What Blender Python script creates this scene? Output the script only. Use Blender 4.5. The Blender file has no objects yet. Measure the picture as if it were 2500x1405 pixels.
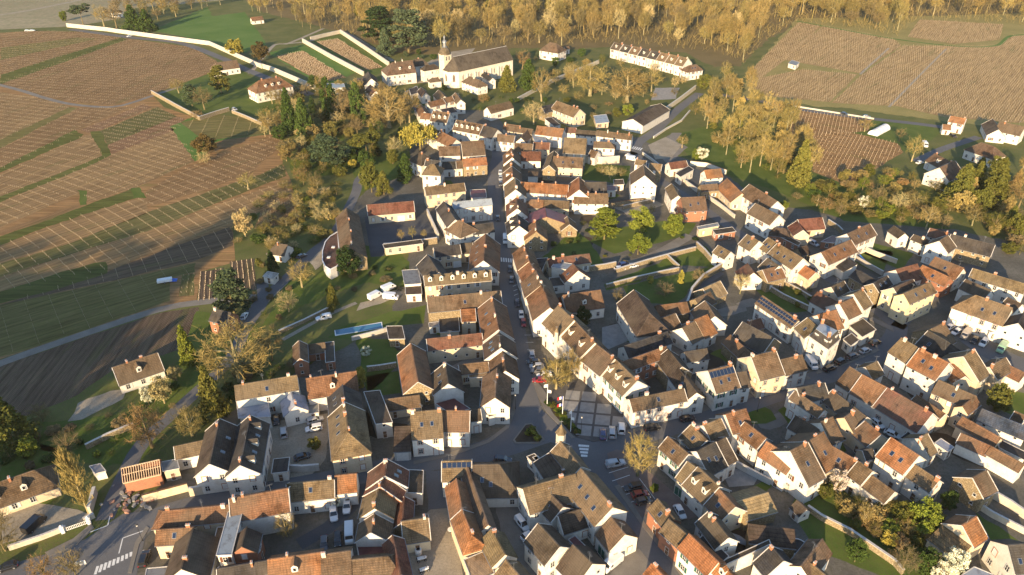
import bpy, bmesh, math, random
import numpy as np
from mathutils import Vector, Matrix
from mathutils.geometry import tessellate_polygon
S = bpy.context.scene
COL = S.collection
rnd = random.Random(7)
# ---------------------------------------------------------------- camera, sky, sun, exposure
CAM_H, FOC, PITCH = 130.0, 1780.0, math.radians(31.2)     # focal length in pixels of the 2500 px wide photograph
cd = bpy.data.cameras.new('camera'); cam = bpy.data.objects.new('camera', cd); COL.objects.link(cam)
cd.sensor_fit = 'HORIZONTAL'; cd.sensor_width = 36.0; cd.lens = 36.0 * FOC / 2500.0
cd.clip_start = 1.0; cd.clip_end = 9000.0
cam.location = (0, 0, CAM_H); cam.rotation_euler = (math.pi / 2 - PITCH, 0, 0)
S.camera = cam
SUN_EL, SHADOW_AZ = math.radians(14.5), math.radians(19.0)   # shadows run away from the camera, a little to the right
w = bpy.data.worlds.new('World'); S.world = w; w.use_nodes = True
nt = w.node_tree
bg = nt.nodes['Background']
sky = nt.nodes.new('ShaderNodeTexSky'); sky.sky_type = 'NISHITA'; sky.sun_disc = False
sky.sun_elevation = SUN_EL; sky.sun_rotation = math.pi + SHADOW_AZ; sky.dust_density = 0.5; sky.ozone_density = 2.0; sky.altitude = 200
nt.links.new(sky.outputs[0], bg.inputs[0]); bg.inputs[1].default_value = 0.13
sd = bpy.data.lights.new('sun', 'SUN'); sun = bpy.data.objects.new('sun', sd); COL.objects.link(sun)
sd.energy = 5.0; sd.angle = math.radians(0.6); sd.color = (1.0, 0.75, 0.45)
sun.rotation_euler = Vector((math.sin(SHADOW_AZ) * math.cos(SUN_EL), math.cos(SHADOW_AZ) * math.cos(SUN_EL), -math.sin(SUN_EL))).to_track_quat('-Z', 'Y').to_euler()
sun.location = (-200, -400, 300)
S.view_settings.view_transform = 'Standard'; S.view_settings.look = 'None'
S.view_settings.exposure = 1.25; S.view_settings.gamma = 1.0
S.cycles.max_bounces = 4; S.cycles.diffuse_bounces = 2; S.cycles.glossy_bounces = 2; S.cycles.transparent_max_bounces = 4
S.cycles.use_denoising = True
# ---------------------------------------------------------------- pixel -> place
CROP = {'p': (0, 0, 1), 'a': (1200, 360, 5.853), 'b': (2180, 760, 5.853), 'c': (1860, 880, 5.853), 'd': (2180, 960, 5.853),
        'e': (1700, 1080, 4.322), 'f': (1860, 540, 5.853), 'g': (340, 1180, 6.244), 'h': (640, 1180, 6.244), 'i': (980, 1080, 4.322),
        'j': (1260, 1040, 3.85), 'k': (1600, 760, 5.619), 'l': (2160, 1180, 6.244), 'q': (2100, 1050, 6.69), 'r': (1280, 900, 6.109), 'm': (940, 170, 3.409), 'n': (1230, 260, 3.409), 'o': (1520, 360, 3.409)}
for _i, _k in enumerate('0123456789AB'):
    CROP[_k] = ((0, 620, 1240, 1860)[_i % 4], (0, 460, 925)[_i // 4], 2.9266)
def px(key, x, y):
    o = CROP[key]; return (o[0] + x / o[2], o[1] + y / o[2])
def ray(q):
    u = (q[0] - 1250) / FOC; v = (q[1] - 702.5) / FOC
    return Vector((u, math.cos(PITCH) - v * math.sin(PITCH), -math.sin(PITCH) - v * math.cos(PITCH)))
def at(q, z=0.0):
    """the place at height z that a photograph pixel looks at"""
    d = ray(q); t = (z - CAM_H) / d.z
    return Vector((0, 0, CAM_H)) + d * t
def pt(s, key='p'):
    if ':' in s: key, s = s.split(':')
    x, y = s.split(','); return px(key, float(x), float(y))
def pts(s, key='p'): return [pt(a, key) for a in s.split()]
def height_over(base, q):
    """height of a thing standing at base whose top is seen at pixel row q[1]"""
    lo, hi = 0.3, 60.0
    for _ in range(40):
        m = (lo + hi) / 2
        c = Vector((base.x, base.y, m)) - Vector((0, 0, CAM_H))
        f = c.y * math.cos(PITCH) - c.z * math.sin(PITCH); up = c.y * math.sin(PITCH) + c.z * math.cos(PITCH)
        if 702.5 - FOC * up / f > q: lo = m
        else: hi = m
    return m
def mpp(p):
    """metres per photograph pixel at a place"""
    c = Vector(p) - Vector((0, 0, CAM_H)); return (c.y * math.cos(PITCH) - c.z * math.sin(PITCH)) / FOC
# ---------------------------------------------------------------- objects
def link(o, parent=None):
    COL.objects.link(o)
    if parent is not None: o.parent = parent
    return o
def tag(o, label=None, cat=None, group=None, kind=None):
    if label: o['label'] = label
    if cat: o['category'] = cat
    if group: o['group'] = group
    if kind: o['kind'] = kind
    return o
def empty(name, loc, rz=0.0):
    o = bpy.data.objects.new(name, None); o.location = loc; o.rotation_euler = (0, 0, rz); o.empty_display_size = 0.5
    return link(o)
def mesh(name, v, f, mats, idx=None, smooth=False):
    m = bpy.data.meshes.new(name); m.from_pydata([tuple(a) for a in v], [], [tuple(a) for a in f])
    for x in (mats if isinstance(mats, (list, tuple)) else [mats]): m.materials.append(x)
    if idx is not None: m.polygons.foreach_set('material_index', idx)
    if smooth: m.polygons.foreach_set('use_smooth', [True] * len(m.polygons))
    m.update(); return m
def obj(name, m, parent=None, loc=(0, 0, 0), rot=(0, 0, 0), scale=(1, 1, 1), color=None):
    o = bpy.data.objects.new(name, m); o.location = loc; o.rotation_euler = rot; o.scale = scale
    if color: o.color = (*color, 1)
    return link(o, parent)
class MB:
    def __init__(s): s.v = []; s.f = []; s.m = []
    def add(s, v, f, mi=0):
        n = len(s.v); s.v += [tuple(a) for a in v]; s.f += [tuple(n + i for i in a) for a in f]; s.m += [mi] * len(f)
    def box(s, x0, x1, y0, y1, z0, z1, mi=0):
        s.add([(x0, y0, z0), (x1, y0, z0), (x1, y1, z0), (x0, y1, z0), (x0, y0, z1), (x1, y0, z1), (x1, y1, z1), (x0, y1, z1)],
              [(3, 2, 1, 0), (4, 5, 6, 7), (0, 1, 5, 4), (1, 2, 6, 5), (2, 3, 7, 6), (3, 0, 4, 7)], mi)
    def prism(s, poly, z0, z1, mi=0):
        n = len(poly); s.add([(p[0], p[1], z0) for p in poly] + [(p[0], p[1], z1) for p in poly],
              [tuple(range(n - 1, -1, -1)), tuple(range(n, 2 * n))] + [(i, (i + 1) % n, n + (i + 1) % n, n + i) for i in range(n)], mi)
    def tube(s, a, b, ra, rb, n=5, mi=0):
        a = Vector(a); b = Vector(b); d = (b - a)
        if d.length < 1e-5: return
        d.normalize(); u = d.orthogonal().normalized(); w_ = d.cross(u)
        v = []
        for c, r in ((a, ra), (b, rb)):
            v += [c + (u * math.cos(2 * math.pi * i / n) + w_ * math.sin(2 * math.pi * i / n)) * r for i in range(n)]
        s.add(v, [(i, (i + 1) % n, n + (i + 1) % n, n + i) for i in range(n)] + [tuple(range(n, 2 * n))], mi)
    def mesh(s, name, mats, smooth=False): return mesh(name, s.v, s.f, mats, s.m, smooth)
def ccw(poly):
    a = sum(poly[i][0] * poly[(i + 1) % len(poly)][1] - poly[(i + 1) % len(poly)][0] * poly[i][1] for i in range(len(poly)))
    return poly if a > 0 else poly[::-1]
# ---------------------------------------------------------------- materials
def newmat(name, rough=0.9, spec=0.2):
    m = bpy.data.materials.new(name); m.use_nodes = True
    b = m.node_tree.nodes['Principled BSDF']; b.inputs['Roughness'].default_value = rough
    b.inputs['Specular IOR Level'].default_value = spec
    return m, m.node_tree, b
def N(t, kind, **kw):
    n = t.nodes.new('ShaderNode' + kind)
    for k, v in kw.items():
        if k in n.inputs: n.inputs[k].default_value = v
        else: setattr(n, k, v)
    return n
def mixc(t, a, b, fac, mode='MIX'):
    n = t.nodes.new('ShaderNodeMix'); n.data_type = 'RGBA'; n.blend_type = mode
    for sock, val in ((n.inputs[6], a), (n.inputs[7], b), (n.inputs[0], fac)):
        if hasattr(val, 'links'): t.links.new(val, sock)
        else: sock.default_value = (*val, 1) if isinstance(val, tuple) and len(val) == 3 else val
    return n.outputs[2]
def ramp(t, src, lo, hi, a=0.0, b=1.0):
    n = t.nodes.new('ShaderNodeMapRange'); t.links.new(src, n.inputs[0])
    n.inputs[1].default_value = lo; n.inputs[2].default_value = hi; n.inputs[3].default_value = a; n.inputs[4].default_value = b
    return n.outputs[0]
def noise(t, vec, scale, detail=4.0, rough=0.6):
    n = N(t, 'TexNoise', Scale=scale, Detail=detail, Roughness=rough); t.links.new(vec, n.inputs['Vector']); return n.outputs[0]
def bump(t, b, h, strength=0.4, dist=0.05):
    n = N(t, 'Bump', Strength=strength, Distance=dist); t.links.new(h, n.inputs['Height']); t.links.new(n.outputs[0], b.inputs['Normal'])
def world_pos(t): return N(t, 'NewGeometry').outputs['Position']
def plain(name, col, rough=0.8, spec=0.3, metal=0.0, var=0.15, scale=1.5):
    m, t, b = newmat(name, rough, spec); b.inputs['Metallic'].default_value = metal
    n = noise(t, world_pos(t), scale, 3)
    c = mixc(t, tuple(x * (1 - var) for x in col), tuple(min(1, x * (1 + var)) for x in col), ramp(t, n, .3, .7))
    t.links.new(c, b.inputs['Base Color']); return m
def ground(name, c1, c2, c3=None, s1=0.08, s2=1.2, bstr=0.3, rough=0.95):
    m, t, b = newmat(name, rough, 0.1); P = world_pos(t)
    n1 = noise(t, P, s1, 5); n2 = noise(t, P, s2, 5, .7)
    c = mixc(t, c1, c2, ramp(t, n1, .38, .62))
    if c3: c = mixc(t, c, c3, ramp(t, n2, .45, .75))
    c = mixc(t, c, (0.5, 0.5, 0.5), ramp(t, noise(t, P, s2 * 4, 3), .2, .8, 0.0, 0.35), 'OVERLAY') if False else c
    d = mixc(t, c, (0, 0, 0), ramp(t, noise(t, P, s2 * 3, 4, .75), .35, .7, 0.0, 0.35))
    t.links.new(d, b.inputs['Base Color']); bump(t, b, n2, bstr, 0.15); return m
M = {}
M['earth'] = ground('meadow_ground', (.095, .12, .032), (.15, .155, .05), (.13, .105, .055))
M['grass'] = ground('lawn_grass', (.075, .12, .02), (.115, .155, .032), (.11, .105, .04), .15, 1.5)
M['green_field'] = ground('green_crop', (.085, .16, .03), (.12, .19, .045), None, .03, .6)
M['gravel'] = ground('gravel_yard', (.115, .105, .09), (.18, .165, .14), (.09, .09, .06), .09, 1.2)
M['pale_gravel'] = ground('pale_gravel', (.31, .265, .20), (.39, .34, .265), (.23, .2, .15), .2, 2.0)
M['dark_earth'] = ground('tilled_earth', (.05, .04, .03), (.075, .06, .045), None, .2, 2.0)
M['litter'] = ground('leaf_litter', (.16, .115, .05), (.21, .15, .07), (.12, .12, .045), .05, .8)
M['valley'] = ground('valley_field', (.27, .23, .14), (.33, .28, .18), (.21, .21, .11), .01, .1)
M['asphalt'] = ground('asphalt', (.13, .13, .137), (.165, .164, .166), (.14, .14, .145), .06, 3.0, .1)
M['court'] = ground('playground_asphalt', (.075, .08, .09), (.10, .104, .112), None, .1, 2.0, .1)
M['pavement'] = ground('pavement', (.19, .172, .15), (.24, .22, .19), None, .2, 2.5, .1)
M['slab'] = ground('paving_slab', (.27, .26, .25), (.33, .32, .3), None, .6, 4.0, .2)
M['slab_band'] = ground('paving_band', (.10, .095, .09), (.13, .12, .115), None, .5, 4.0, .2)
M['red_pave'] = ground('red_paving', (.17, .13, .115), (.21, .165, .145), None, .3, 3.0, .1)
M['paint'] = plain('road_paint', (.62, .62, .60), .8, .2, 0, .2, 4)
M['bark'] = plain('bark', (.16, .125, .08), .95, .05, 0, .3, 2)
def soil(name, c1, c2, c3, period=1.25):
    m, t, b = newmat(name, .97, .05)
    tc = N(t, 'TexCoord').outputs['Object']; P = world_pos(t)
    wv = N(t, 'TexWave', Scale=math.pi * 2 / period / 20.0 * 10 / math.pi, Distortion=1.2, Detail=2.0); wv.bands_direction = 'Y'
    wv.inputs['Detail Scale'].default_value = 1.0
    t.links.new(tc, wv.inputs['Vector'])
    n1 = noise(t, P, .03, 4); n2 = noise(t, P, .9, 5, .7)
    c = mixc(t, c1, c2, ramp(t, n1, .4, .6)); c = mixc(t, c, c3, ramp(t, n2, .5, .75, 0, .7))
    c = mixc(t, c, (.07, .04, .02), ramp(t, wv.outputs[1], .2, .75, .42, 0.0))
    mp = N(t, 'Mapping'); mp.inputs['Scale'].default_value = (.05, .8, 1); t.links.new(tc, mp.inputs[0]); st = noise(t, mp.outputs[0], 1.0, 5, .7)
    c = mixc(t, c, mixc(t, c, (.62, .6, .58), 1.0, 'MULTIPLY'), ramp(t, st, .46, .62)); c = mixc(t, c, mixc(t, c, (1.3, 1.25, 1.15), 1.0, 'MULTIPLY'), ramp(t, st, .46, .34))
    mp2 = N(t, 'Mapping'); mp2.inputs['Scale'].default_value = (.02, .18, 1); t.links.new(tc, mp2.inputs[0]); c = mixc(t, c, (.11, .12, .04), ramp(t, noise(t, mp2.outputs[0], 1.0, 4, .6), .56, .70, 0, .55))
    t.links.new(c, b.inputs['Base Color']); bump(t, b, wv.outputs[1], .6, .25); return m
M['vine_brown'] = soil('vineyard_soil_brown', (.29, .178, .088), (.33, .205, .102), (.24, .18, .072))
M['vine_tan'] = soil('vineyard_soil_tan', (.34, .218, .108), (.38, .248, .122), (.29, .215, .088))
M['vine_sunlit'] = soil('vineyard_soil_sunlit', (.43, .29, .14), (.47, .32, .155), (.38, .29, .11), 1.8)  # brighter gold of sun-facing slopes put into the soil colour
M['dry'] = ground('dry_grass', (.27, .225, .08), (.33, .265, .10), (.20, .19, .06), .06, .9)
M['vine_red'] = soil('vineyard_soil_red', (.28, .16, .09), (.31, .185, .105), (.24, .17, .08))
M['vine_olive'] = soil('vineyard_soil_olive', (.145, .145, .05), (.18, .165, .065), (.21, .155, .085))
M['vine_green'] = soil('vineyard_grass', (.085, .115, .03), (.115, .135, .04), (.16, .125, .06))
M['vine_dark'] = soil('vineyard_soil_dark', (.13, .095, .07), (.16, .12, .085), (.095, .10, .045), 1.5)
def objcol_mat(name, kind):
    m, t, b = newmat(name, .85, .15)
    oi = N(t, 'ObjectInfo'); col = oi.outputs['Color']; P = world_pos(t)
    tc = N(t, 'TexCoord').outputs['Object']
    if kind == 'roof':
        sp = N(t, 'SeparateXYZ'); t.links.new(tc, sp.inputs[0])
        ad = N(t, 'Math', operation='ADD'); t.links.new(sp.outputs[0], ad.inputs[0]); t.links.new(sp.outputs[1], ad.inputs[1])
        cb = N(t, 'CombineXYZ'); t.links.new(ad.outputs[0], cb.inputs[0]); t.links.new(sp.outputs[2], cb.inputs[1])
        br = N(t, 'TexBrick', Scale=1.0); br.inputs['Color1'].default_value = (.78, .78, .78, 1); br.inputs['Color2'].default_value = (1.15, 1.1, 1.05, 1)
        br.inputs['Mortar'].default_value = (.38, .36, .34, 1); br.inputs['Mortar Size'].default_value = .035
        br.inputs['Brick Width'].default_value = .55; br.inputs['Row Height'].default_value = .30; br.inputs['Mortar Smooth'].default_value = .4
        t.links.new(cb.outputs[0], br.inputs['Vector'])
        c = mixc(t, col, br.outputs[0], 0.75, 'MULTIPLY')
        n1 = noise(t, P, .35, 5, .65); c = mixc(t, c, mixc(t, c, (.45, .42, .38), 1.0, 'MULTIPLY'), ramp(t, n1, .45, .68))
        n3 = noise(t, P, 2.6, 5, .75); c = mixc(t, c, mixc(t, c, (1.35, 1.25, 1.05), 1.0, 'MULTIPLY'), ramp(t, n3, .48, .66))
        n2 = noise(t, P, 5.0, 3, .8); c = mixc(t, c, (.22, .20, .13), ramp(t, n2, .62, .76, 0, .55)); c = mixc(t, c, (.13, .105, .075), ramp(t, noise(t, P, .09, 3), .42, .62, 0, .5))
        mp = N(t, 'Mapping'); mp.inputs['Scale'].default_value = (3.0, .25, .25); t.links.new(tc, mp.inputs[0]); c = mixc(t, c, mixc(t, c, (.6, .58, .55), 1.0, 'MULTIPLY'), ramp(t, noise(t, mp.outputs[0], 1.0, 4, .7), .5, .7))
        bump(t, b, br.outputs[1], .5, -.05)
    elif kind == 'wall':
        n1 = noise(t, P, .5, 5, .7); n2 = noise(t, P, 3.0, 4, .7)
        c = mixc(t, col, mixc(t, col, (.72, .68, .62), 1.0, 'MULTIPLY'), ramp(t, n1, .48, .72))
        c = mixc(t, c, mixc(t, col, (.86, .84, .8), 1.0, 'MULTIPLY'), ramp(t, n2, .4, .7))
        bump(t, b, n2, .15, .03)
    elif kind == 'stone':
        v = N(t, 'TexVoronoi', Scale=2.6); mp = N(t, 'Mapping'); mp.inputs['Scale'].default_value = (1, 1, 1.7)
        t.links.new(tc, mp.inputs[0]); t.links.new(mp.outputs[0], v.inputs['Vector'])
        hs = N(t, 'SeparateColor'); t.links.new(v.outputs['Color'], hs.inputs[0])
        c = mixc(t, mixc(t, col, (.62, .6, .56), 1.0, 'MULTIPLY'), mixc(t, col, (1.25, 1.2, 1.1), 1.0, 'MULTIPLY'), hs.outputs[0])
        c = mixc(t, c, mixc(t, col, (.5, .47, .4), 1.0, 'MULTIPLY'), ramp(t, v.outputs['Distance'], .28, .45))
        c = mixc(t, c, (.2, .17, .12), ramp(t, noise(t, P, .6, 4), .55, .75, 0, .6))
        bump(t, b, v.outputs['Distance'], .5, -.06)
    elif kind == 'brick':
        br = N(t, 'TexBrick', Scale=1.0); br.inputs['Color1'].default_value = (.75, .72, .7, 1); br.inputs['Color2'].default_value = (1.15, 1.1, 1.05, 1)
        br.inputs['Mortar'].default_value = (.9, .85, .8, 1); br.inputs['Mortar Size'].default_value = .015
        br.inputs['Brick Width'].default_value = .3; br.inputs['Row Height'].default_value = .1
        sp = N(t, 'SeparateXYZ'); t.links.new(tc, sp.inputs[0])
        ad = N(t, 'Math', operation='ADD'); t.links.new(sp.outputs[0], ad.inputs[0]); t.links.new(sp.outputs[1], ad.inputs[1])
        cb = N(t, 'CombineXYZ'); t.links.new(ad.outputs[0], cb.inputs[0]); t.links.new(sp.outputs[2], cb.inputs[1])
        t.links.new(cb.outputs[0], br.inputs['Vector'])
        c = mixc(t, col, br.outputs[0], .8, 'MULTIPLY'); c = mixc(t, c, (.12, .09, .07), ramp(t, noise(t, P, .7, 4), .55, .75, 0, .6))
    elif kind == 'metal':
        b.inputs['Roughness'].default_value = .5; b.inputs['Specular IOR Level'].default_value = .4
        wv = N(t, 'TexWave', Scale=1.6); wv.bands_direction = 'X'; t.links.new(tc, wv.inputs['Vector'])
        c = mixc(t, col, mixc(t, col, (.6, .6, .62), 1.0, 'MULTIPLY'), ramp(t, wv.outputs[1], .8, 1.0))
        c = mixc(t, c, mixc(t, col, (.55, .5, .48), 1.0, 'MULTIPLY'), ramp(t, noise(t, P, .6, 4), .5, .7))
    elif kind == 'car':
        b.inputs['Roughness'].default_value = .28; b.inputs['Specular IOR Level'].default_value = .6; b.inputs['Coat Weight'].default_value = .6
        c = col
    elif kind == 'leaf':
        r = oi.outputs['Random']
        n1 = noise(t, P, .7, 2)
        c = mixc(t, mixc(t, col, (.62, .7, .6), 1.0, 'MULTIPLY'), mixc(t, col, (1.45, 1.35, 1.1), 1.0, 'MULTIPLY'), ramp(t, n1, .3, .7))
        c = mixc(t, c, mixc(t, c, (.7, .78, .75), 1.0, 'MULTIPLY'), r)
        b.inputs['Specular IOR Level'].default_value = .08
    t.links.new(c, b.inputs['Base Color']); return m
for _k in ('roof', 'wall', 'stone', 'brick', 'metal', 'car', 'leaf'): M[_k] = objcol_mat({'leaf': 'foliage', 'car': 'car_paint', 'wall': 'render_wall', 'stone': 'rubble_wall', 'brick': 'brick_wall', 'roof': 'roof_tile', 'metal': 'roof_metal'}[_k], _k)
def glass(name, col, rough=.08):
    m, t, b = newmat(name, rough, .8); b.inputs['Base Color'].default_value = (*col, 1); return m
M['glass'] = glass('window_glass', (.02, .024, .03)); M['carglass'] = glass('car_glass', (.012, .014, .018), .05)
M['panel'] = glass('solar_glass', (.012, .022, .05), .12)
M['frame'] = plain('white_frame', (.62, .60, .56), .6, .3, 0, .05)
M['shutter_white'] = plain('shutter_white', (.6, .58, .54), .7, .2, 0, .1); M['shutter_green'] = plain('shutter_green', (.03, .10, .07), .6, .3, 0, .15)
M['shutter_brown'] = plain('shutter_brown', (.14, .06, .035), .7, .2, 0, .2)
M['surround'] = plain('brick_surround', (.36, .2, .14), .85, .1, 0, .2, 4)
M['wood'] = plain('door_wood', (.13, .075, .045), .7, .2, 0, .2, 3); M['pale_wood'] = plain('pale_timber', (.55, .40, .26), .8, .1, 0, .2, 3)
M['verge'] = plain('verge_mortar', (.50, .47, .43), .9, .1, 0, .2, 2); M['gutter'] = plain('zinc_gutter', (.22, .23, .24), .5, .4, .4, .1)
M['pot'] = plain('clay_pot', (.38, .17, .09), .85, .1, 0, .2, 3); M['tyre'] = plain('tyre_rubber', (.018, .018, .019), .8, .2, 0, .1)
M['rim'] = plain('wheel_rim', (.35, .35, .36), .4, .5, .6, .1); M['lamp'] = glass('headlight', (.5, .5, .5), .15); M['tail'] = glass('tail_light', (.3, .01, .01), .2)
M['water'] = glass('pool_water', (.05, .16, .25), .06); M['white'] = plain('white_paint', (.7, .69, .67), .7, .2, 0, .08)
M['black'] = plain('black_plastic', (.02, .02, .02), .6, .3, 0, .1); M['iron'] = plain('dark_iron', (.035, .036, .04), .5, .4, .3, .1)
# ---------------------------------------------------------------- the setting: ground, fields, roads
RAGGED = {'grass_strip': .55, 'grass_patch': .5, 'grass_verge': .6, 'garden_lawn': .5, 'lawn': .6, 'meadow': .8, 'yard': .4, 'vineyard': .3, 'village_ground': .8, 'forest_floor': 1.5, 'dry_meadow': 1.2, 'garden_ground': .8}
def sheet(name, poly, z, m, kind='structure', origin=None, rz=0.0):
    """flat sheet over a polygon of places; local x axis turned by rz"""
    poly = ccw([(p[0], p[1]) for p in poly])
    if name in RAGGED:                                            # field and lawn edges are never ruled
        rg = random.Random(int(abs(poly[0][0] * 97 + poly[0][1] * 31))); out = []
        for i in range(len(poly)):
            a, b = poly[i], poly[(i + 1) % len(poly)]; L = math.hypot(b[0] - a[0], b[1] - a[1]); n = max(1, min(40, int(L / 2.6))); amp = min(RAGGED[name], L * .12)
            out.append(a); o_ = 0.0
            for k in range(1, n):
                t = k / n; o_ = .6 * o_ + rg.gauss(0, amp * .6); out.append((a[0] + (b[0] - a[0]) * t - (b[1] - a[1]) / L * o_, a[1] + (b[1] - a[1]) * t + (b[0] - a[0]) / L * o_))
        poly = out
    cx = sum(p[0] for p in poly) / len(poly); cy = sum(p[1] for p in poly) / len(poly)
    c, s = math.cos(-rz), math.sin(-rz)
    loc = [((p[0] - cx) * c - (p[1] - cy) * s, (p[0] - cx) * s + (p[1] - cy) * c) for p in poly]
    tris = tessellate_polygon([[Vector((p[0], p[1], 0)) for p in loc]])
    f = []
    for t3 in tris:
        a, b, d = [loc[i] for i in t3]
        f.append(t3 if (b[0] - a[0]) * (d[1] - a[1]) - (b[1] - a[1]) * (d[0] - a[0]) > 0 else t3[::-1])
    o = obj(name, mesh(name, [(p[0], p[1], 0) for p in loc], f, m), None, (cx, cy, z), (0, 0, rz))
    return tag(o, kind=kind)
def psheet(name, s, z, m, key='p', **kw): return sheet(name, [at(q) for q in pts(s, key)], z, m, **kw)
def smooth_line(P, step=4.0):
    out = []
    for i in range(len(P) - 1):
        p0 = P[max(i - 1, 0)]; p1 = P[i]; p2 = P[i + 1]; p3 = P[min(i + 2, len(P) - 1)]
        n = max(1, int((p2 - p1).length / step))
        for k in range(n):
            t = k / n
            out.append(0.5 * ((2 * p1) + (p2 - p0) * t + (2 * p0 - 5 * p1 + 4 * p2 - p3) * t * t + (3 * p1 - p0 - 3 * p2 + p3) * t ** 3))
    return out + [P[-1]]
def ribbon_pts(line, wd, off=0.0):
    L, R = [], []
    for i, p in enumerate(line):
        d = (line[min(i + 1, len(line) - 1)] - line[max(i - 1, 0)]); d.z = 0; d.normalize()
        n = Vector((-d.y, d.x, 0)); L.append(p + n * (off + wd / 2)); R.append(p + n * (off - wd / 2))
    return L, R
def ribbon(name, s, wd, z, m, key='p', kind='structure', sm=True):
    P = [at(q) for q in pts(s, key)]; line = smooth_line(P) if sm else P
    L, R = ribbon_pts(line, wd); n = len(L)
    o = obj(name, mesh(name, [(p.x, p.y, z) for p in L] + [(p.x, p.y, z) for p in R], [(n + i, n + i + 1, i + 1, i) for i in range(n - 1)], m))
    return tag(o, kind=kind)
# the land: one sheet to the horizon
tag(obj('ground', mesh('ground', [(-2500, -600, 0), (2500, -600, 0), (2500, 3500, 0), (-2500, 3500, 0)], [(0, 1, 2, 3)], M['earth'])), kind='structure')
psheet('valley_field', '-1500,-330 900,-330 560,0 330,20 300,45 180,65 60,70 -700,110', .012, M['valley'])
psheet('forest_floor', '-100,-160 3400,-200 3000,40 2500,60 2480,70 2440,95 2200,95 1940,58 1860,110 1810,160 1740,165 1680,130 1490,115 1400,120 1250,118 1090,135 960,130 880,95 760,60 640,30 600,0 330,0', .014, M['litter'])
psheet('village_ground', '930,430 1010,360 1060,300 1120,270 1200,270 1240,320 1420,340 1560,335 1640,380 1760,420 1880,500 2120,540 2330,560 2560,610 2700,1500 320,1500 300,1290 560,1010 740,900 950,780 1000,600 830,650 780,600 880,480', .016, M['gravel'])
psheet('vineyard_ground', '-80,86 75,76 300,93 470,116 530,150 512,182 440,206 375,236 400,262 490,292 440,312 480,372 520,345 690,325 690,400 710,440 718,478 640,515 568,556 575,640 490,664 480,735 200,810 -80,905', .019, M['vine_brown'])
# vineyards: rows run along the local x axis
def clip_rows(poly, ux, uy, gap, jit=0.0):
    px_ = [p[0] * ux + p[1] * uy for p in poly]; py_ = [-p[0] * uy + p[1] * ux for p in poly]
    out = []; y = min(py_) + gap / 2
    while y < max(py_):
        xs = []
        for i in range(len(poly)):
            j = (i + 1) % len(poly)
            if (py_[i] > y) != (py_[j] > y): xs.append(px_[i] + (y - py_[i]) / (py_[j] - py_[i]) * (px_[j] - px_[i]))
        xs.sort()
        for k in range(0, len(xs) - 1, 2): out.append((xs[k] + .3, xs[k + 1] - .3, y))
        y += gap
    return out
M['post'] = plain('vine_post', (.40, .32, .22), .9, .1, 0, .2, 1); M['vine'] = plain('vine_wood', (.13, .085, .05), .95, .05, 0, .3, 1)
def vineyard(name, s, m, rows, key='p', z=.024, post=4.8, gap=1.3, ph=.85, pw=.075, stock=0.0, label=None):
    poly = [at(q) for q in pts(s, key)]; a, b = [at(q) for q in pts(rows, key)]
    ang = math.atan2(b.y - a.y, b.x - a.x); ux, uy = math.cos(ang), math.sin(ang)
    sheet(name, poly, z, m, rz=ang)
    if post:
        mb = MB(); r = random.Random(3); h = pw / 2
        def peg(x, y, h_, w_):
            X = x * ux - y * uy; Y = x * uy + y * ux
            mb.v.extend([(X - w_, Y - w_, z), (X + w_, Y - w_, z), (X + w_, Y + w_, z), (X - w_, Y + w_, z), (X - w_, Y - w_, h_), (X + w_, Y - w_, h_), (X + w_, Y + w_, h_), (X - w_, Y + w_, h_)])
            n = len(mb.v) - 8; mb.f.extend([(n + 4, n + 5, n + 6, n + 7), (n, n + 1, n + 5, n + 4), (n + 1, n + 2, n + 6, n + 5), (n + 2, n + 3, n + 7, n + 6), (n + 3, n, n + 4, n + 7)])
        off = r.uniform(0, post)
        for x0, x1, y in clip_rows(poly, ux, uy, gap):
            x = math.ceil((x0 - off) / post) * post + off
            while x < x1:
                if r.random() < .93: peg(x + r.uniform(-.06, .06), y, ph * r.uniform(.75, 1.1) + z, h)
                x += post
            if stock:
                x = x0
                while x < x1: 
                    if r.random() < .9: peg(x, y + r.uniform(-.08, .08), stock * r.uniform(.6, 1.2) + z, .09)
                    x += 1.3
        mm = mesh('vine_posts', mb.v, mb.f, M['post'])
        o = obj('vine_posts', mm); tag(o, label or 'pale posts standing in rows across the vineyard', 'vine posts', kind='stuff')
R1 = '0,330 170,265'
vineyard('vineyard', '0,84 75,76 200,78 300,93 0,187', M['vine_brown'], '0,185 300,92', post=5.2)
psheet('grass_strip', '0,183 296,92 312,97 0,207', .03, M['vine_green'])
psheet('grass_strip', '0,118 190,92 240,95 0,148', .034, M['vine_olive'])
vineyard('vineyard', '0,200 312,96 470,118 530,150 512,180 440,205 365,236 270,258 180,250 110,236 0,205', M['vine_brown'], '0,200 300,98', z=.026, post=5.2)
vineyard('vineyard', '-60,215 110,243 172,262 -60,375', M['vine_tan'], R1, post=5.2)
psheet('grass_strip', '-60,370 168,262 190,264 -60,395', .03, M['vine_olive'])
vineyard('vineyard', '-60,395 190,264 320,262 190,318 180,330 -60,445', M['vine_brown'], R1, post=5.2)
psheet('grass_strip', '-60,440 182,318 205,328 195,338 60,395 -60,452', .03, M['vine_green'])
vineyard('vineyard', '-60,455 195,335 222,328 250,375 255,385 -60,508', M['vine_tan'], '0,440 200,360', post=6.5)
psheet('grass_strip', '220,322 245,320 262,352 272,378 240,395 -60,520 -60,506 250,380', .03, M['vine_green'])
vineyard('vineyard', '245,320 385,262 432,285 262,355', M['vine_olive'], '262,355 432,285', post=4.6)
vineyard('vineyard', '195,318 350,255 372,262 246,318 215,325', M['vine_red'], '200,318 350,258', post=4.6)
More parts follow.
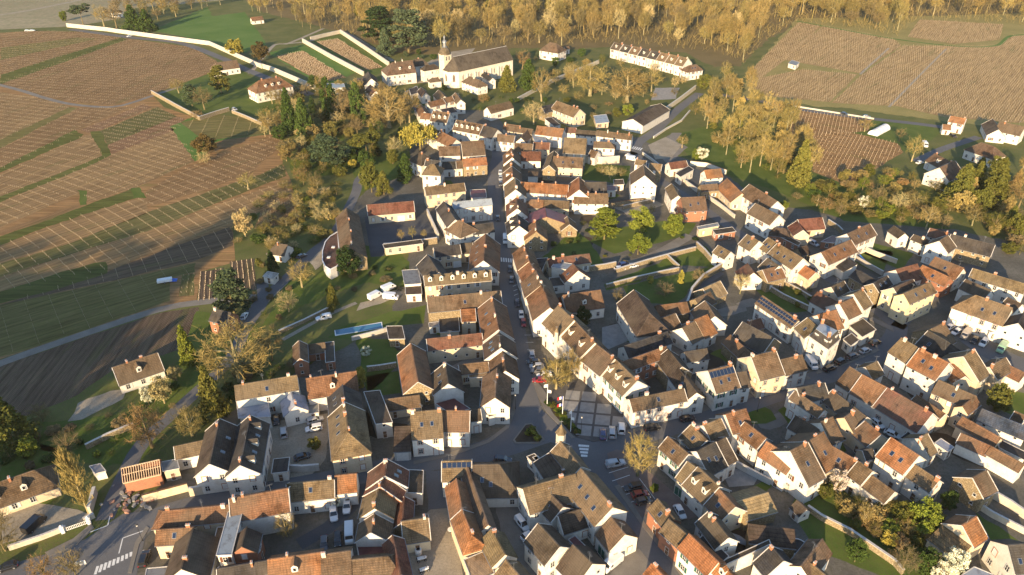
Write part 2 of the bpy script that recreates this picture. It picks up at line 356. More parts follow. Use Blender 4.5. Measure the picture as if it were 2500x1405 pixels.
vineyard('vineyard', '262,355 432,285 450,290 440,312 270,378', M['vine_red'], '262,355 432,285', post=4.6)
vineyard('vineyard', '440,312 415,315 478,372 475,395 330,460 215,495 195,470 -60,585 -60,520 240,395 272,378', M['vine_tan'], '0,530 300,420', post=4.6)
vineyard('vineyard', '-60,585 190,500 195,520 -60,590', M['vine_brown'], '0,575 190,502', post=0)
psheet('grass_verge', '415,310 470,285 600,325 520,350 500,385 475,395', .028, M['green_field'])
vineyard('vineyard', '440,300 530,280 620,290 650,325 500,345', M['vine_olive'], '440,310 600,300', z=.03, post=8, ph=.5, pw=.06)
vineyard('vineyard', '490,395 680,328 690,360 640,395 620,420 500,465 365,505 355,470 420,430', M['vine_brown'], '420,440 640,360', post=4.6)
psheet('grass_strip', '-60,600 0,578 190,510 320,462 345,480 200,525 0,600 -60,620', .03, M['vine_green'])
psheet('grass_patch', '188,465 212,466 212,500 196,502', .034, M['grass']); psheet('grass_patch', '320,460 340,458 358,484 325,484', .034, M['grass'])
vineyard('vineyard', '-60,622 0,600 200,525 345,484 360,488 362,520 160,598 -60,660', M['vine_tan'], '0,625 340,510', post=4.6)
vineyard('vineyard', '-60,662 160,598 362,518 505,470 640,425 690,400 700,430 520,500 360,565 250,598 0,678 -60,700', M['vine_olive'], '0,660 400,530', post=4.6)
vineyard('vineyard', '-60,700 0,678 250,598 360,565 520,505 640,462 705,443 715,478 640,515 430,597 265,658 0,713 -60,735', M['vine_tan'], '0,690 640,480', post=4.4, z=.03)
psheet('grass_strip', '-60,735 0,713 232,642 258,640 262,668 110,715 0,742 -60,760', .034, M['vine_green'])
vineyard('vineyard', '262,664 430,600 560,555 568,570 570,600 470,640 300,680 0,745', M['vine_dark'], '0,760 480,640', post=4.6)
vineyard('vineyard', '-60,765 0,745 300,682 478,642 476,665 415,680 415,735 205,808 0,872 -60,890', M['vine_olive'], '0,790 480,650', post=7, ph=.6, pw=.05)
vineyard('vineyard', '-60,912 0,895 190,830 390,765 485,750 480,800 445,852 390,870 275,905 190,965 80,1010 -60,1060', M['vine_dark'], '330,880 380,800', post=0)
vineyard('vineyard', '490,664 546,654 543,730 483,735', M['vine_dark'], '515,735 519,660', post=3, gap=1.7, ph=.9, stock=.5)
vineyard('vineyard', '560,640 620,632 626,708 575,716', M['vine_dark'], '600,712 592,640', post=3, gap=1.7, ph=.9, stock=.5)
vineyard('vineyard', '445,672 478,668 474,722 437,724', M['vine_olive'], '455,722 462,672', post=3, gap=1.7, ph=.8)
vineyard('vineyard', '640,510 705,455 740,540 620,560', M['vine_brown'], '640,520 705,480', z=.022, post=4.6)
# walled vineyards by the abbey and the slopes on the right
psheet('lawn', '375,232 480,190 560,160 640,200 700,235 690,262 640,290 560,265 490,290', .022, M['grass'])
psheet('meadow', '370,75 505,18 520,40 600,30 650,110 600,130 470,95', .02, M['green_field'])
psheet('meadow', '655,130 740,108 870,178 790,215', .02, M['green_field']); psheet('meadow', '750,105 830,85 950,160 920,185', .02, M['grass'])
vineyard('vineyard', '672,138 740,125 845,190 785,203', M['vine_brown'], '672,150 785,205', z=.03, post=3, ph=1.1, gap=1.8, stock=.7)
vineyard('vineyard', '772,103 825,95 935,165 895,172', M['vine_brown'], '772,103 895,172', z=.03, post=3, ph=1.1, gap=1.8, stock=.7)
psheet('dry_meadow', '1810,240 1830,175 1945,45 2240,40 2600,30 2600,320 2330,300 2030,262', .018, M['dry'])
RR = '2170,260 2290,130'
vineyard('vineyard', '1830,175 1950,55 2005,62 1960,110 1900,160 1860,190 1960,170 2095,182 2025,250 1840,232', M['vine_sunlit'], RR, z=.024, post=5, ph=1.2)
vineyard('vineyard', '1905,145 1950,110 2010,64 2180,95 2200,112 2100,180', M['vine_sunlit'], RR, z=.030, post=5, ph=1.2)
vineyard('vineyard', '2105,182 2205,112 2330,112 2260,200 2190,260 2030,252', M['vine_sunlit'], '2110,240 2290,120', z=.026, post=5, ph=1.2)
vineyard('vineyard', '2190,260 2330,113 2440,112 2470,88 2560,85 2560,300 2470,300 2300,285', M['vine_sunlit'], '2300,270 2450,120', z=.028, post=5, ph=1.2)
vineyard('vineyard', '2215,90 2245,48 2450,60 2440,98 2330,108', M['vine_sunlit'], '2260,95 2290,55', z=.028, post=5, ph=1.2)
vineyard('vineyard', '1930,268 2130,292 2120,320 1980,340 1925,330', M['vine_brown'], '1930,280 2130,305', z=.026, post=1.8, ph=1.0, gap=3.2, pw=.11)
vineyard('vineyard', '1980,338 2040,316 2190,350 2205,372 2160,400 2100,440 2060,450 1985,420', M['vine_brown'], '1985,350 2190,385', z=.03, post=1.8, ph=1.0, gap=3.4, pw=.11)
psheet('lawn', '2040,314 2130,292 2240,300 2300,320 2230,380 2200,365', .02, M['grass'])
ribbon('grass_track', '1945,52 2020,66 2180,95 2330,113 2430,112 2470,88 2560,85', 3.0, .036, M['green_field'])
ribbon('track', '2100,182 2140,145 2170,118', 1.6, .036, M['pale_gravel']); ribbon('track', '2170,262 2240,190 2310,120', 1.4, .036, M['pale_gravel'])
psheet('garden_ground', '1420,180 1580,160 1700,210 1690,240 1480,300 1330,290 1330,240', .020, M['earth'])
# roads
for s_, w_ in (('1212,352 1216,380 1207,430 1212,530 1228,620 1245,720 1262,820 1277,920 1284,1010', 6.0),
               ('1270,1060 1180,1100 1080,1122 980,1135 880,1158 720,1190 560,1216 420,1252 300,1300 170,1362 -40,1425', 6.6),
               ('1390,1088 1470,1092 1570,1062 1760,1006 1900,960 2050,905 2140,866 2186,822 2192,795 2160,768 2130,745', 6.2),
               ('1440,1090 1470,1150 1505,1215 1560,1290 1625,1370 1670,1430', 6.4),
               ('1215,365 1180,342 1120,318 1060,290 1022,268 985,235', 4.5), ('1215,358 1290,352 1400,352 1500,364 1552,378', 4.5),
               ('1552,378 1558,350 1600,320 1655,268 1708,228', 5.5), ('1552,378 1600,432 1680,484 1760,540 1820,580 1900,625 2000,668 2060,700 2140,752', 4.5),
               ('895,420 876,440 866,478 815,572 768,612 712,668 650,724 612,765 590,800', 4.2), ('170,72 320,92 440,106 540,142 600,170 690,205 760,232', 6.0),
               ('1760,232 1860,248 1930,264 2080,285 2240,303 2330,315', 5.0), ('2235,395 2300,365 2390,335', 4.5),
               ('2190,800 2240,752 2300,705 2350,672 2395,640', 4.0), ('2330,790 2420,860 2560,920', 9.0)):
    ribbon('road', s_, w_, .044, M['asphalt'])
psheet('road', '1262,945 1306,945 1322,1000 1390,1066 1445,1082 1500,1080 1470,1130 1440,1118 1345,1080 1250,1112 1120,1150 1090,1110 1185,1082 1235,1045', .047, M['asphalt'])
psheet('road', '215,1420 330,1420 360,1290 390,1245 300,1255 190,1330 100,1400', .047, M['asphalt'])
ribbon('lane', '640,690 640,740 600,800 560,880 450,985 350,1080 300,1170 255,1270', 4.0, .041, M['asphalt'])
ribbon('track', '-60,918 0,888 205,816 386,757 478,740 547,733 625,725', 3.6, .042, M['pavement'])
ribbon('track', '-40,198 0,208 60,224 110,240 180,256 270,262 320,252 370,235 440,212', 3.2, .042, M['pavement'])
ribbon('walled_lane', '1760,665 1715,695 1690,722 1675,765 1668,795', 3.2, .042, M['asphalt'])
ribbon('drive', '1685,575 1610,618 1548,642 1500,648', 4.5, .041, M['pavement'])
ribbon('drive', '1710,1080 1690,1076', 3, .041, M['pavement'])
ribbon('track', '610,180 670,110 700,108 790,70', 3, .035, M['pale_gravel']); ribbon('track', '690,108 760,100 835,78 960,150', 3, .036, M['pale_gravel'])
ribbon('footpath', '600,800 640,750 700,690', 1.2, .036, M['pale_gravel']); ribbon('footpath', '690,830 800,770 870,740', 1.6, .036, M['pale_gravel'])
ribbon('valley_road', '-40,42 60,28 160,8 240,-8', 5, .03, M['pale_gravel'])
psheet('playground', '890,530 1040,524 1072,588 1030,600 940,612 938,626 905,628', .04, M['court'])
psheet('yard', '655,1030 800,1010 805,1050 795,1120 760,1160 640,1185 650,1100', .034, M['pale_gravel'])
psheet('yard', '1050,1245 1100,1240 1130,1405 1140,1450 985,1450 1000,1300', .034, M['pale_gravel']); psheet('yard', '1040,1150 1090,1150 1095,1240 1045,1245', .036, M['asphalt'])
psheet('yard', '1210,1230 1290,1180 1300,1290 1330,1420 1250,1420', .034, M['pavement']); psheet('yard', '1490,1400 1520,1350 1560,1340 1610,1400 1620,1450 1480,1450', .034, M['pavement'])
psheet('yard', '740,1320 830,1255 880,1180 905,1190 890,1300 820,1390 700,1400', .034, M['gravel']); ribbon('drive', '885,1180 868,1225 800,1290 730,1330', 3.5, .04, M['court'])
psheet('yard', '20,1240 70,1225 160,1240 215,1255 210,1270 100,1310 0,1330 -40,1320', .034, M['pale_gravel'])
psheet('yard', '165,1030 190,985 270,955 310,950 300,975 200,1025', .034, M['pale_gravel'])
psheet('yard', '755,640 790,600 790,640 770,660', .034, M['pale_gravel']); psheet('yard', '880,740 930,720 990,700 990,715 930,742 870,760', .034, M['pale_gravel'])
psheet('yard', '1495,505 1560,480 1600,490 1620,500 1530,525', .034, M['pale_gravel']); psheet('yard', '1080,130 1160,118 1100,185 1075,200 1010,205 985,190', .03, M['pale_gravel'])
psheet('yard', '1590,365 1640,325 1665,325 1650,345 1680,360 1630,400', .036, M['pavement']); psheet('yard', '1600,215 1660,215 1650,242 1590,245', .036, M['slab'])
psheet('yard', '1665,445 1700,412 1725,425 1700,455', .037, M['court'])
psheet('terrace', '1470,800 1510,790 1540,830 1470,860', .036, M['slab']); psheet('terrace', '1760,1150 1830,1140 1855,1160 1840,1185 1780,1190', .036, M['slab'])
psheet('sunken_square', '1582,355 1625,335 1665,355 1640,385 1600,390', .04, M['pale_gravel'])
for s_ in ('870,600 960,600 1000,640 990,700 900,690 800,720 640,800 700,690 760,680', '830,800 960,760 1040,745 1035,790 940,800 860,830 800,825', '870,825 960,830 980,890 900,960 880,900',
           '895,920 975,905 980,960 900,970', '480,760 600,770 640,820 520,930 420,1010 350,1120 250,1140 100,1100 100,1030 300,1010 420,930', '1475,695 1640,625 1660,640 1560,690 1480,710',
           '1650,630 1720,600 1750,650 1660,650', '1520,700 1750,650 1690,700 1650,745 1540,740', '1480,560 1620,540 1700,545 1680,575 1500,620 1440,590',
           '1430,400 1540,405 1530,450 1420,440', '1830,1195 1890,1160 1905,1180 1850,1215', '1980,1140 2060,1160 2300,1290 2280,1400 2420,1405 2200,1430 2000,1350 1930,1240',
           '2380,1250 2500,1330 2500,1400 2420,1320', '2060,600 2180,615 2150,670 2080,640', '2120,590 2230,620 2200,660 2110,620', '1840,700 1950,700 1980,760 1900,760',
           '1640,330 1760,300 1960,420 2100,450 2320,560 2060,540 1900,470 1760,420 1680,380', '700,380 1000,370 1010,420 880,470 860,420 720,440', '780,300 850,305 840,345 760,330',
           '0,1050 150,1100 160,1180 110,1250 0,1230', '2440,1000 2500,1030 2500,960 2420,940', '1310,640 1400,560 1440,590 1480,650 1340,650'):
    psheet('garden_lawn', s_, .028, M['grass'])
r_ = random.Random(21)
for q_ in pts('1470,770 1530,800 1560,820 1640,850 1700,840 1740,880 1790,880 1650,890 1600,800 1730,790 1780,760 1830,740 1900,820 1950,860 2010,840 2100,870 2060,740 2120,700 2230,690 2290,640 2400,620 2450,680 2380,740 2440,900 2320,900 2260,980 2180,1010 2060,1010 1960,1010 1890,1030 1840,1010 1930,1100 2030,1090 2100,1090 2180,1130 2330,1090 2400,1120 2460,1160 1760,1290 1850,1330 1940,1370 1430,590 1450,540 1380,500 1330,440 1480,480 960,860 1130,900 1080,800 1000,880 950,1050 880,1040 1350,1330 1120,560 1080,450 1310,500 1330,590 1400,640 1560,660 1360,700'):
    c_ = at(q_); n_ = r_.randint(6, 9); a_ = r_.uniform(0, 3); w_, h_ = r_.uniform(4, 8), r_.uniform(2.5, 5)
    P_ = []
    for i_ in range(n_):
        t_ = 6.283 * i_ / n_; k_ = r_.uniform(.75, 1.2); x_, y_ = w_ * k_ * math.cos(t_), h_ * k_ * math.sin(t_); P_.append((c_.x + x_ * math.cos(a_) - y_ * math.sin(a_), c_.y + x_ * math.sin(a_) + y_ * math.cos(a_)))
    sheet('yard', P_, .0205 + .0004 * r_.random() + .0001 * len(COL.objects) % .001, M[r_.choice(('grass', 'grass', 'dark_earth', 'pavement', 'gravel'))])
# pavements with a raised kerb
def kerb(name, poly, h, m, z0=0.0):
    poly = ccw([(p[0], p[1]) for p in poly]); mb = MB(); n = len(poly)
    cx = sum(p[0] for p in poly) / n; cy = sum(p[1] for p in poly) / n; loc = [(p[0] - cx, p[1] - cy) for p in poly]
    tris = tessellate_polygon([[Vector((p[0], p[1], 0)) for p in loc]]); f = []
    for t3 in tris:
        a, b, d = [loc[i] for i in t3]; f.append(t3 if (b[0] - a[0]) * (d[1] - a[1]) - (b[1] - a[1]) * (d[0] - a[0]) > 0 else t3[::-1])
    mb.add([(p[0], p[1], h) for p in loc], f); mb.add([(p[0], p[1], z0) for p in loc] + [(p[0], p[1], h) for p in loc], [(i, (i + 1) % n, n + (i + 1) % n, n + i) for i in range(n)])
    return tag(obj(name, mb.mesh(name, m), None, (cx, cy, 0)), kind='structure')
def pkerb(name, s, h, m, key='p'): return kerb(name, [at(q) for q in pts(s, key)], h, m)
square = pkerb('village_square', '1333,962 1395,932 1432,926 1452,946 1530,1018 1546,1040 1530,1052 1498,1070 1448,1080 1400,1066 1345,1004', .14, M['slab_band'])
pkerb('pavement', '1306,872 1312,900 1310,930 1322,945 1334,962 1345,1004 1404,1068 1396,1072 1333,1006 1312,966 1300,930 1297,880', .12, M['pavement'])
for s_ in ('1010,1127 1100,1105 1190,1075 1235,1040 1250,1000 1256,960 1262,960 1258,1005 1242,1046 1195,1082 1110,1112 1010,1135', '1545,1042 1640,1012 1770,975 1880,945 1965,915 1980,925 1890,955 1780,988 1650,1024 1548,1056',
           '1500,1188 1560,1275 1640,1375 1660,1405 1675,1405 1650,1372 1580,1285 1512,1184', '1990,905 2070,880 2140,852 2150,856 2075,888 1995,914', '1296,640 1302,720 1312,800 1300,800 1288,720 1280,640',
           '230,1290 190,1330 120,1360 110,1350 180,1315 222,1280', '365,1290 340,1330 322,1400 312,1400 330,1325 358,1285', '2130,775 2180,800 2182,812 2120,780'):
    pkerb('pavement', s_, .12, M['pavement'])
pkerb('car_park', '1482,1108 1505,1098 1540,1108 1560,1130 1600,1165 1660,1215 1700,1262 1680,1270 1640,1248 1600,1240 1560,1270 1540,1250 1515,1195 1490,1145', .06, M['red_pave'])
# paving panels of the square: each one a piece
a0, a1, a2, a3 = [at(q) for q in pts('870,350 1080,365 1060,500 850,480', 'r')]
U = ((a1 - a0) + (a2 - a3)) / 2; V = ((a3 - a0) + (a2 - a1)) / 2
U.z = V.z = 0; gu = U * 1.16; gv = V * 1.2
def inside(p, poly):
    c = False; n = len(poly)
    for i in range(n):
        a, b = poly[i], poly[(i + 1) % n]
        if (a[1] > p[1]) != (b[1] > p[1]) and p[0] < (b[0] - a[0]) * (p[1] - a[1]) / (b[1] - a[1]) + a[0]: c = not c
    return c
sqpoly = [at(q) for q in pts('1333,962 1395,932 1432,926 1452,946 1530,1018 1546,1040 1530,1052 1498,1070 1448,1080 1400,1066 1345,1004')]
sq = [(p.x, p.y) for p in sqpoly]
slabm = None
for i in range(-4, 6):
    for j in range(-3, 7):
        c = a0 + gu * i + gv * j; quad = [c, c + U, c + U + V, c + V]
        if not all(inside(((q_ * .93 + (c + U / 2 + V / 2) * .07).x, (q_ * .93 + (c + U / 2 + V / 2) * .07).y), sq) for q_ in quad): continue
        if slabm is None:
            mb = MB(); mb.prism(ccw([(0, 0), (U.x, U.y), (U.x + V.x, U.y + V.y), (V.x, V.y)]), 0, .03); slabm = mb.mesh('paving_panel', M['slab'])
        obj('paving_panel', slabm, square, (c.x - square.location.x, c.y - square.location.y, .14))
# painted markings
def stripe(q0, q1, wd, z=.056, name='road_marking'):
    a, b = at(q0), at(q1); d = (b - a).normalized(); n = Vector((-d.y, d.x, 0)) * wd / 2
    o = obj(name, mesh(name, [(p.x, p.y, z) for p in (a + n, b + n, b - n, a - n)], [(3, 2, 1, 0)], M['paint'])); return tag(o, kind='structure')
for k in range(4): stripe(px('A', 512 + 6 * k - 8, 478 + 24 * k), px('A', 580 - 4 * k, 484 + 23 * k), .75)
for k in range(9): stripe(px('8', 680 + 32 * k, 1400 - 16 * k), px('8', 700 + 29.5 * k, 1340 - 12.5 * k), .55)
for k in range(7): stripe((1218 + 5.8 * k, 629 + .6 * k), (1219 + 5.8 * k, 639 + .5 * k), .5)
for k in range(6): stripe(px('2', 868 + 15 * k, 1062 + 3 * k), px('2', 885 + 15 * k, 1045 + 3 * k), .6)
for a_, b_ in (((850, 1250), (878, 1140)), ((878, 1140), (1060, 1075)), ((612, 1110), (770, 1050)), ((770, 1050), (790, 970))): stripe(px('8', *a_), px('8', *b_), .22)
for a_, b_ in (((722, 675), (860, 632)), ((745, 733), (872, 690)), ((775, 788), (850, 762)), ((808, 838), (890, 815)), ((852, 892), (920, 872)), ((940, 715), (1050, 860))): stripe(px('A', *a_), px('A', *b_), .14, .072)
for a_, b_ in (((1365, 1062), (1390, 880)), ((1228, 1090), (1250, 960)), ((1500, 1000), (1510, 850))): stripe(px('r', *a_), px('r', *b_), .14, .18)
for k in range(6): stripe(px('6', 118 + 10 * k, 1050 + 52 * k), px('6', 172 + 10 * k, 1050 + 52 * k), .12)
for k in range(5): stripe((1252 + k * 1.6, 700 + 11 * k), (1262 + k * 1.6, 696 + 11 * k), .2)
# low kerbed island with planting, flower beds
isl = pkerb('traffic_island', '1283,1036 1299,1034 1330,1075 1316,1084 1258,1085 1252,1076', .16, M['pavement'])
psheet('flower_bed', '1284,1039 1297,1037 1324,1073 1314,1080 1261,1081 1257,1075', .166, M['dark_earth'])
psheet('flower_bed', '1334,975 1346,970 1372,1000 1420,1062 1408,1068 1390,1055 1350,1010', .146, M['dark_earth'])
# pool
a = [at(q) for q in pts('575,1018 915,958 921,1000 580,1057', '5')]; pool = empty('swimming_pool', (sum(p.x for p in a) / 4, sum(p.y for p in a) / 4, 0))
tag(pool, 'long narrow blue swimming pool in the shaded lawn', 'swimming pool')
c = pool.location.copy(); lo = [p - c for p in a]; mb = MB(); mb.prism(ccw([(p.x * 1.0, p.y * 1.0) for p in lo]), 0.02, .16); obj('coping', mb.mesh('coping', M['white']), pool)
mb = MB(); mb.prism(ccw([(p.x * .97, p.y * .86) for p in lo]), .1, .175); obj('pool_water', mb.mesh('pool_water', M['water']), pool)
# garden walls
def wall(s, h, wd, mk, colr, label, key='p', cope=None):
    P = [at(q) for q in pts(s, key)]; L, R = ribbon_pts(P, wd); n = len(P); c = sum(P, Vector()) / n
    rt = empty('garden_wall', (c.x, c.y, 0)); tag(rt, label, 'wall', 'garden walls')
    def strip(L, R, z0, z1, m, nm):
        v = []
        for l, r in zip(L, R):
            v += [(l.x - c.x, l.y - c.y, z0), (r.x - c.x, r.y - c.y, z0), (r.x - c.x, r.y - c.y, z1), (l.x - c.x, l.y - c.y, z1)]
        f = [(3, 2, 1, 0), (4 * n - 4, 4 * n - 3, 4 * n - 2, 4 * n - 1)]
        for i in range(n - 1):
            for k in range(4): f.append((4 * i + k, 4 * i + (k + 1) % 4, 4 * i + 4 + (k + 1) % 4, 4 * i + 4 + k))
        return obj(nm, mesh(nm, v, f, m), rt, color=colr)
    strip(L, R, 0, h, M[mk], 'masonry')
    L2, R2 = ribbon_pts(P, wd + .14); strip(L2, R2, h, h + .1, M['roof'] if cope else M['verge'], 'coping').color = (*(cope or (.4, .37, .33)), 1)
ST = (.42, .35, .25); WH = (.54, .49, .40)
for s_, h, wd, mk, cl, lb, ky in (
    ('480,195 770,225 830,235 1160,280 1500,325 1690,410 1873,492', 3.0, .5, 'wall', WH, 'long white wall curving beside the upper left vineyard road', '0'),
    ('0,470 130,510 430,640 480,690', 3.0, .5, 'wall', WH, 'white wall below the walled vineyard going down towards the gardens', '1'),
    ('350,305 560,425 785,545', 3.0, .8, 'wall', WH, 'white retaining wall between the two walled vineyards', '1'), ('620,240 800,360 965,475', 3.0, .8, 'wall', WH, 'white wall on the abbey side of the upper walled vineyard', '1'),
    ('405,290 520,262 620,240', 2.6, .5, 'wall', WH, 'short white wall closing the top of the upper walled vineyard', '1'),
    ('1085,672 1250,765 1430,862', 2.2, .5, 'stone', ST, 'old stone wall on the vineyard side of the big lawn garden', '0'), ('1430,862 1540,825 1640,795', 2.2, .5, 'stone', ST, 'stone wall closing the bottom corner of the lawn garden', '0'),
    ('1660,810 1760,850 1873,900', 1.8, .5, 'stone', ST, 'stone wall running down from the garden gate to the conifers', '0'),
    ('70,725 180,665 300,605', 2.2, .5, 'wall', WH, 'white wall left half along the lane above the bare orchard', '2'), ('300,600 460,535 650,455', 2.4, .5, 'wall', WH, 'white wall right half along the lane towards the terrace row', '2'),
    ('1125,800 1230,725 1340,640', 2.6, .5, 'wall', (.55, .48, .36), 'tall pale wall along the road above the big warehouse', '2'),
    ('1040,990 1130,930 1240,870 1300,800', 1.0, .5, 'wall', WH, 'low white wall on the right side of the upper road', '2'),
    ('580,595 690,580 770,563', 2.2, .5, 'stone', ST, 'stone wall behind the three cars parked in the drive', '6'), ('770,605 1000,535 1200,480 1340,445', 1.6, .5, 'stone', ST, 'long stone wall along the top of the walled lawns', '6'),
    ('1345,420 1400,470 1450,530', 2.2, .5, 'stone', ST, 'stone wall between the walled lawn and the white gable house', '6'), ('700,712 900,660 1100,615 1220,590', 1.4, .5, 'stone', ST, 'stone wall along the lower edge of the walled lawns', '6'),
    ('1140,500 1180,540 1220,575', 1.4, .5, 'stone', ST, 'short cross wall between the two walled lawns', '6'), ('1545,570 1390,665 1310,760 1275,860', 2.8, .6, 'stone', ST, 'high curved stone wall on the garden side of the dark lane', '6'),
    ('415,160 600,150 760,135 980,105', 2.2, .6, 'stone', ST, 'long tiled stone wall above the cedar garden', '6'),
    ('930,440 1100,425 1310,395', 2.6, .5, 'stone', ST, 'stone wall at the lower side of the school playground', '5'), ('1240,190 1275,270 1320,370', 2.6, .5, 'wall', WH, 'pale wall on the street side of the school playground', '5'),
    ('180,1040 360,960 560,860', 1.2, .5, 'stone', ST, 'stone wall along the pickup path above the lawn', '5'), ('700,1090 860,1050 960,1020', 1.4, .4, 'wall', (.45, .42, .38), 'grey wall under the swimming pool garden', '5'),
    ('810,1310 900,1300 1020,1280', 1.8, .4, 'stone', ST, 'stone wall across the yard below the white blossom tree', '5'), ('620,505 780,425 960,350', 1.6, .5, 'stone', ST, 'rough stone wall below the dark lawn left of the lane', '8'),
    ('70,1225 300,1150 480,1080', 1.3, .4, 'wall', WH, 'low white roadside wall left of the white gate', '8'), ('605,1030 680,990', 1.4, .5, 'wall', WH, 'short white wall under the poplar', '8'), ('650,970 690,820', 2.2, .6, 'wall', (.5, .45, .36), 'wall with a dark coping right of the poplar', '8'),
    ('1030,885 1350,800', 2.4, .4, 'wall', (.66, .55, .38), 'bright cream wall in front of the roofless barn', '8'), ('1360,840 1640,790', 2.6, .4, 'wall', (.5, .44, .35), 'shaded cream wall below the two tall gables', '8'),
    ('235,660 350,665 470,655', 2.0, .4, 'wall', (.45, .42, .38), 'grey wall on the street side of the gravel yard', '9'), ('0,700 150,790 340,880', 1.8, .5, 'stone', ST, 'stone wall across the long gardens behind the solar roof', '7'),
    ('170,690 260,740 350,795', 1.2, .4, 'stone', ST, 'low stone wall inside the small garden of the orange roof house', '7'), ('690,430 800,480 960,540', 1.8, .4, 'wall', (.55, .47, .36), 'pale wall between the two small back lawns', '7'), ('640,500 760,570 860,625', 1.8, .4, 'wall', (.4, .37, .33), 'grey wall below the lawn with the blue slide', '7'),
    ('470,255 540,300 570,330', 2.0, .4, 'stone', ST, 'stone wall at the orchard behind the arched barn', '7'),
    ('1500,900 1640,990 1873,1110', 1.6, .4, 'wall', WH, 'white wall beside the narrow lawn at lower right', 'B'), ('1640,850 1760,920 1873,1000', 2.2, .4, 'wall', WH, 'white patio wall right of the stone house', 'B'),
    ('320,940 420,1010 620,1110 940,1330 1000,1400', 1.6, .5, 'stone', ST, 'long stone wall along the lower edge of the wild garden', 'B'), ('0,680 100,750 180,810', 2.0, .4, 'wall', WH, 'white wall left of the ivy house garden', 'B'),
    ('1620,625 1700,670 1873,760', 1.8, .4, 'wall', (.5, .5, .48), 'white wall of the garden with the small lawn', 'A'),
    ('250,380 320,410 385,442', 2.6, .5, 'wall', WH, 'white wall right of the bare park trees above the willow', 'm'), ('165,215 215,195 262,165', 2.0, .5, 'wall', WH, 'white wall beside the small gable cottage under the abbey', 'm'),
    ('675,470 820,482 960,472', 3.6, .5, 'wall', WH, 'tall white wall on the orchard side of the hip roof house', 'n'), ('165,60 240,112 310,168', 1.2, .4, 'wall', WH, 'low white curved wall beside the sunken square', 'o'),
    ('440,240 530,312 640,392', 1.8, .4, 'wall', (.55, .5, .42), 'pale wall along the fork road beside the dark court', 'o'), ('715,432 830,512 930,592', 1.6, .4, 'wall', (.55, .5, .42), 'cream wall with gate along the fork road below the orange barn', 'o'), ('560,150 700,165 860,225', 2.2, .4, 'wall', (.6, .57, .5), 'pale wall behind the brightest orange roof', 'o'),
    ('0,520 120,490 260,462', 1.8, .4, 'stone', ST, 'stone wall between gravel yard and cedar garden', 'o'), ('105,800 240,766 520,810 800,855', .7, .4, 'wall', WH, 'white ledge along the right hand field road', '3') ):
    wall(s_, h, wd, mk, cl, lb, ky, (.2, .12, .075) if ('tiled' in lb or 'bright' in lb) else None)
# ---------------------------------------------------------------- houses
RC = {'O': (.345, .16, .075), 'o': (.225, .122, .07), 'B': (.165, .112, .074), 'b': (.085, .066, .053), 'T': (.21, .153, .092), 'S': (.052, .052, .058), 'R': (.18, .082, .058),
      'M': (.16, .05, .045), 'Z': (.30, .34, .38), 'G': (.22, .21, .2), 'P': (.40, .29, .17), 'N': (.05, .075, .125), 'p': (.5, .48, .45)}
WC = {'w': ('wall', (.70, .66, .59)), 'c': ('wall', (.60, .50, .36)), 's': ('stone', (.42, .34, .23)), 'r': ('brick', (.34, .16, .10)), 'p': ('wall', (.5, .48, .45)), 'y': ('wall', (.62, .52, .34))}
BRICK = (.38, .18, .10)
# shared small meshes; windows face local -y, base at z=0, centred on x
def win_mesh(name, w_, h_, frame, pane, surround=None, mull=1, cross=1):
    mb = MB(); t = .07
    if surround: mb.box(-w_ / 2 - .17, w_ / 2 + .17, -.05, .02, -.14, h_ + .17, 2)
    else: mb.box(-w_ / 2 - .1, w_ / 2 + .1, -.11, .02, -.09, 0, 0)
    y0 = -.09
    mb.box(-w_ / 2, w_ / 2, -.06, .02, 0, h_, 1)
    for x0, x1 in ((-w_ / 2, -w_ / 2 + t), (w_ / 2 - t, w_ / 2)): mb.box(x0, x1, y0, -.05, 0, h_, 0)
    for z0, z1 in ((0, t), (h_ - t, h_)): mb.box(-w_ / 2 + t, w_ / 2 - t, y0, -.05, z0, z1, 0)
    for k in range(mull): x = -w_ / 2 + w_ * (k + 1) / (mull + 1); mb.box(x - .035, x + .035, y0 + .004, -.05, t, h_ - t, 0)
    for k in range(cross): z = h_ * (k + 1.4) / (cross + 1.5); mb.box(-w_ / 2 + t, w_ / 2 - t, y0 + .008, -.05, z - .02, z + .02, 0)
    return mb.mesh(name, [frame, pane, surround or frame])
WM = {'w': win_mesh('window', .95, 1.45, M['frame'], M['glass']), 'r': win_mesh('window_brick_surround', .95, 1.45, M['frame'], M['glass'], M['surround']),
      's': win_mesh('small_window', .7, .8, M['frame'], M['glass'], None, 0, 0), 'W': win_mesh('wide_window', 1.9, 1.45, M['frame'], M['glass'], None, 3, 1),
      'k': win_mesh('blind_window', .95, 1.45, M['frame'], M['shutter_white'], M['surround'], 0, 0),
      'd': win_mesh('door', .95, 2.1, M['frame'], M['wood'], None, 0, 1), 'D': win_mesh('door_white', 1.0, 2.15, M['frame'], M['shutter_white'], M['surround'], 0, 1), 'g': win_mesh('garage_door', 2.6, 2.3, M['frame'], M['shutter_white'], None, 0, 3),
      'G': win_mesh('barn_door', 2.8, 2.9, M['wood'], M['shutter_brown'], None, 1, 0), 'e': win_mesh('green_door', 2.2, 2.5, M['frame'], M['shutter_green'], None, 1, 0), 't': win_mesh('tall_window', 1.3, 2.4, M['frame'], M['glass'], None, 1, 3)}
def shutter_mesh(m):
    mb = MB(); mb.box(-.24, .24, -.05, 0, 0, 1.45)
    for k in range(5): mb.box(-.2, .2, -.062, -.05, .1 + .27 * k, .27 + .27 * k)
    return mb.mesh('shutter', m)
SH = {'w': shutter_mesh(M['shutter_white']), 'g': shutter_mesh(M['shutter_green']), 'b': shutter_mesh(M['shutter_brown'])}
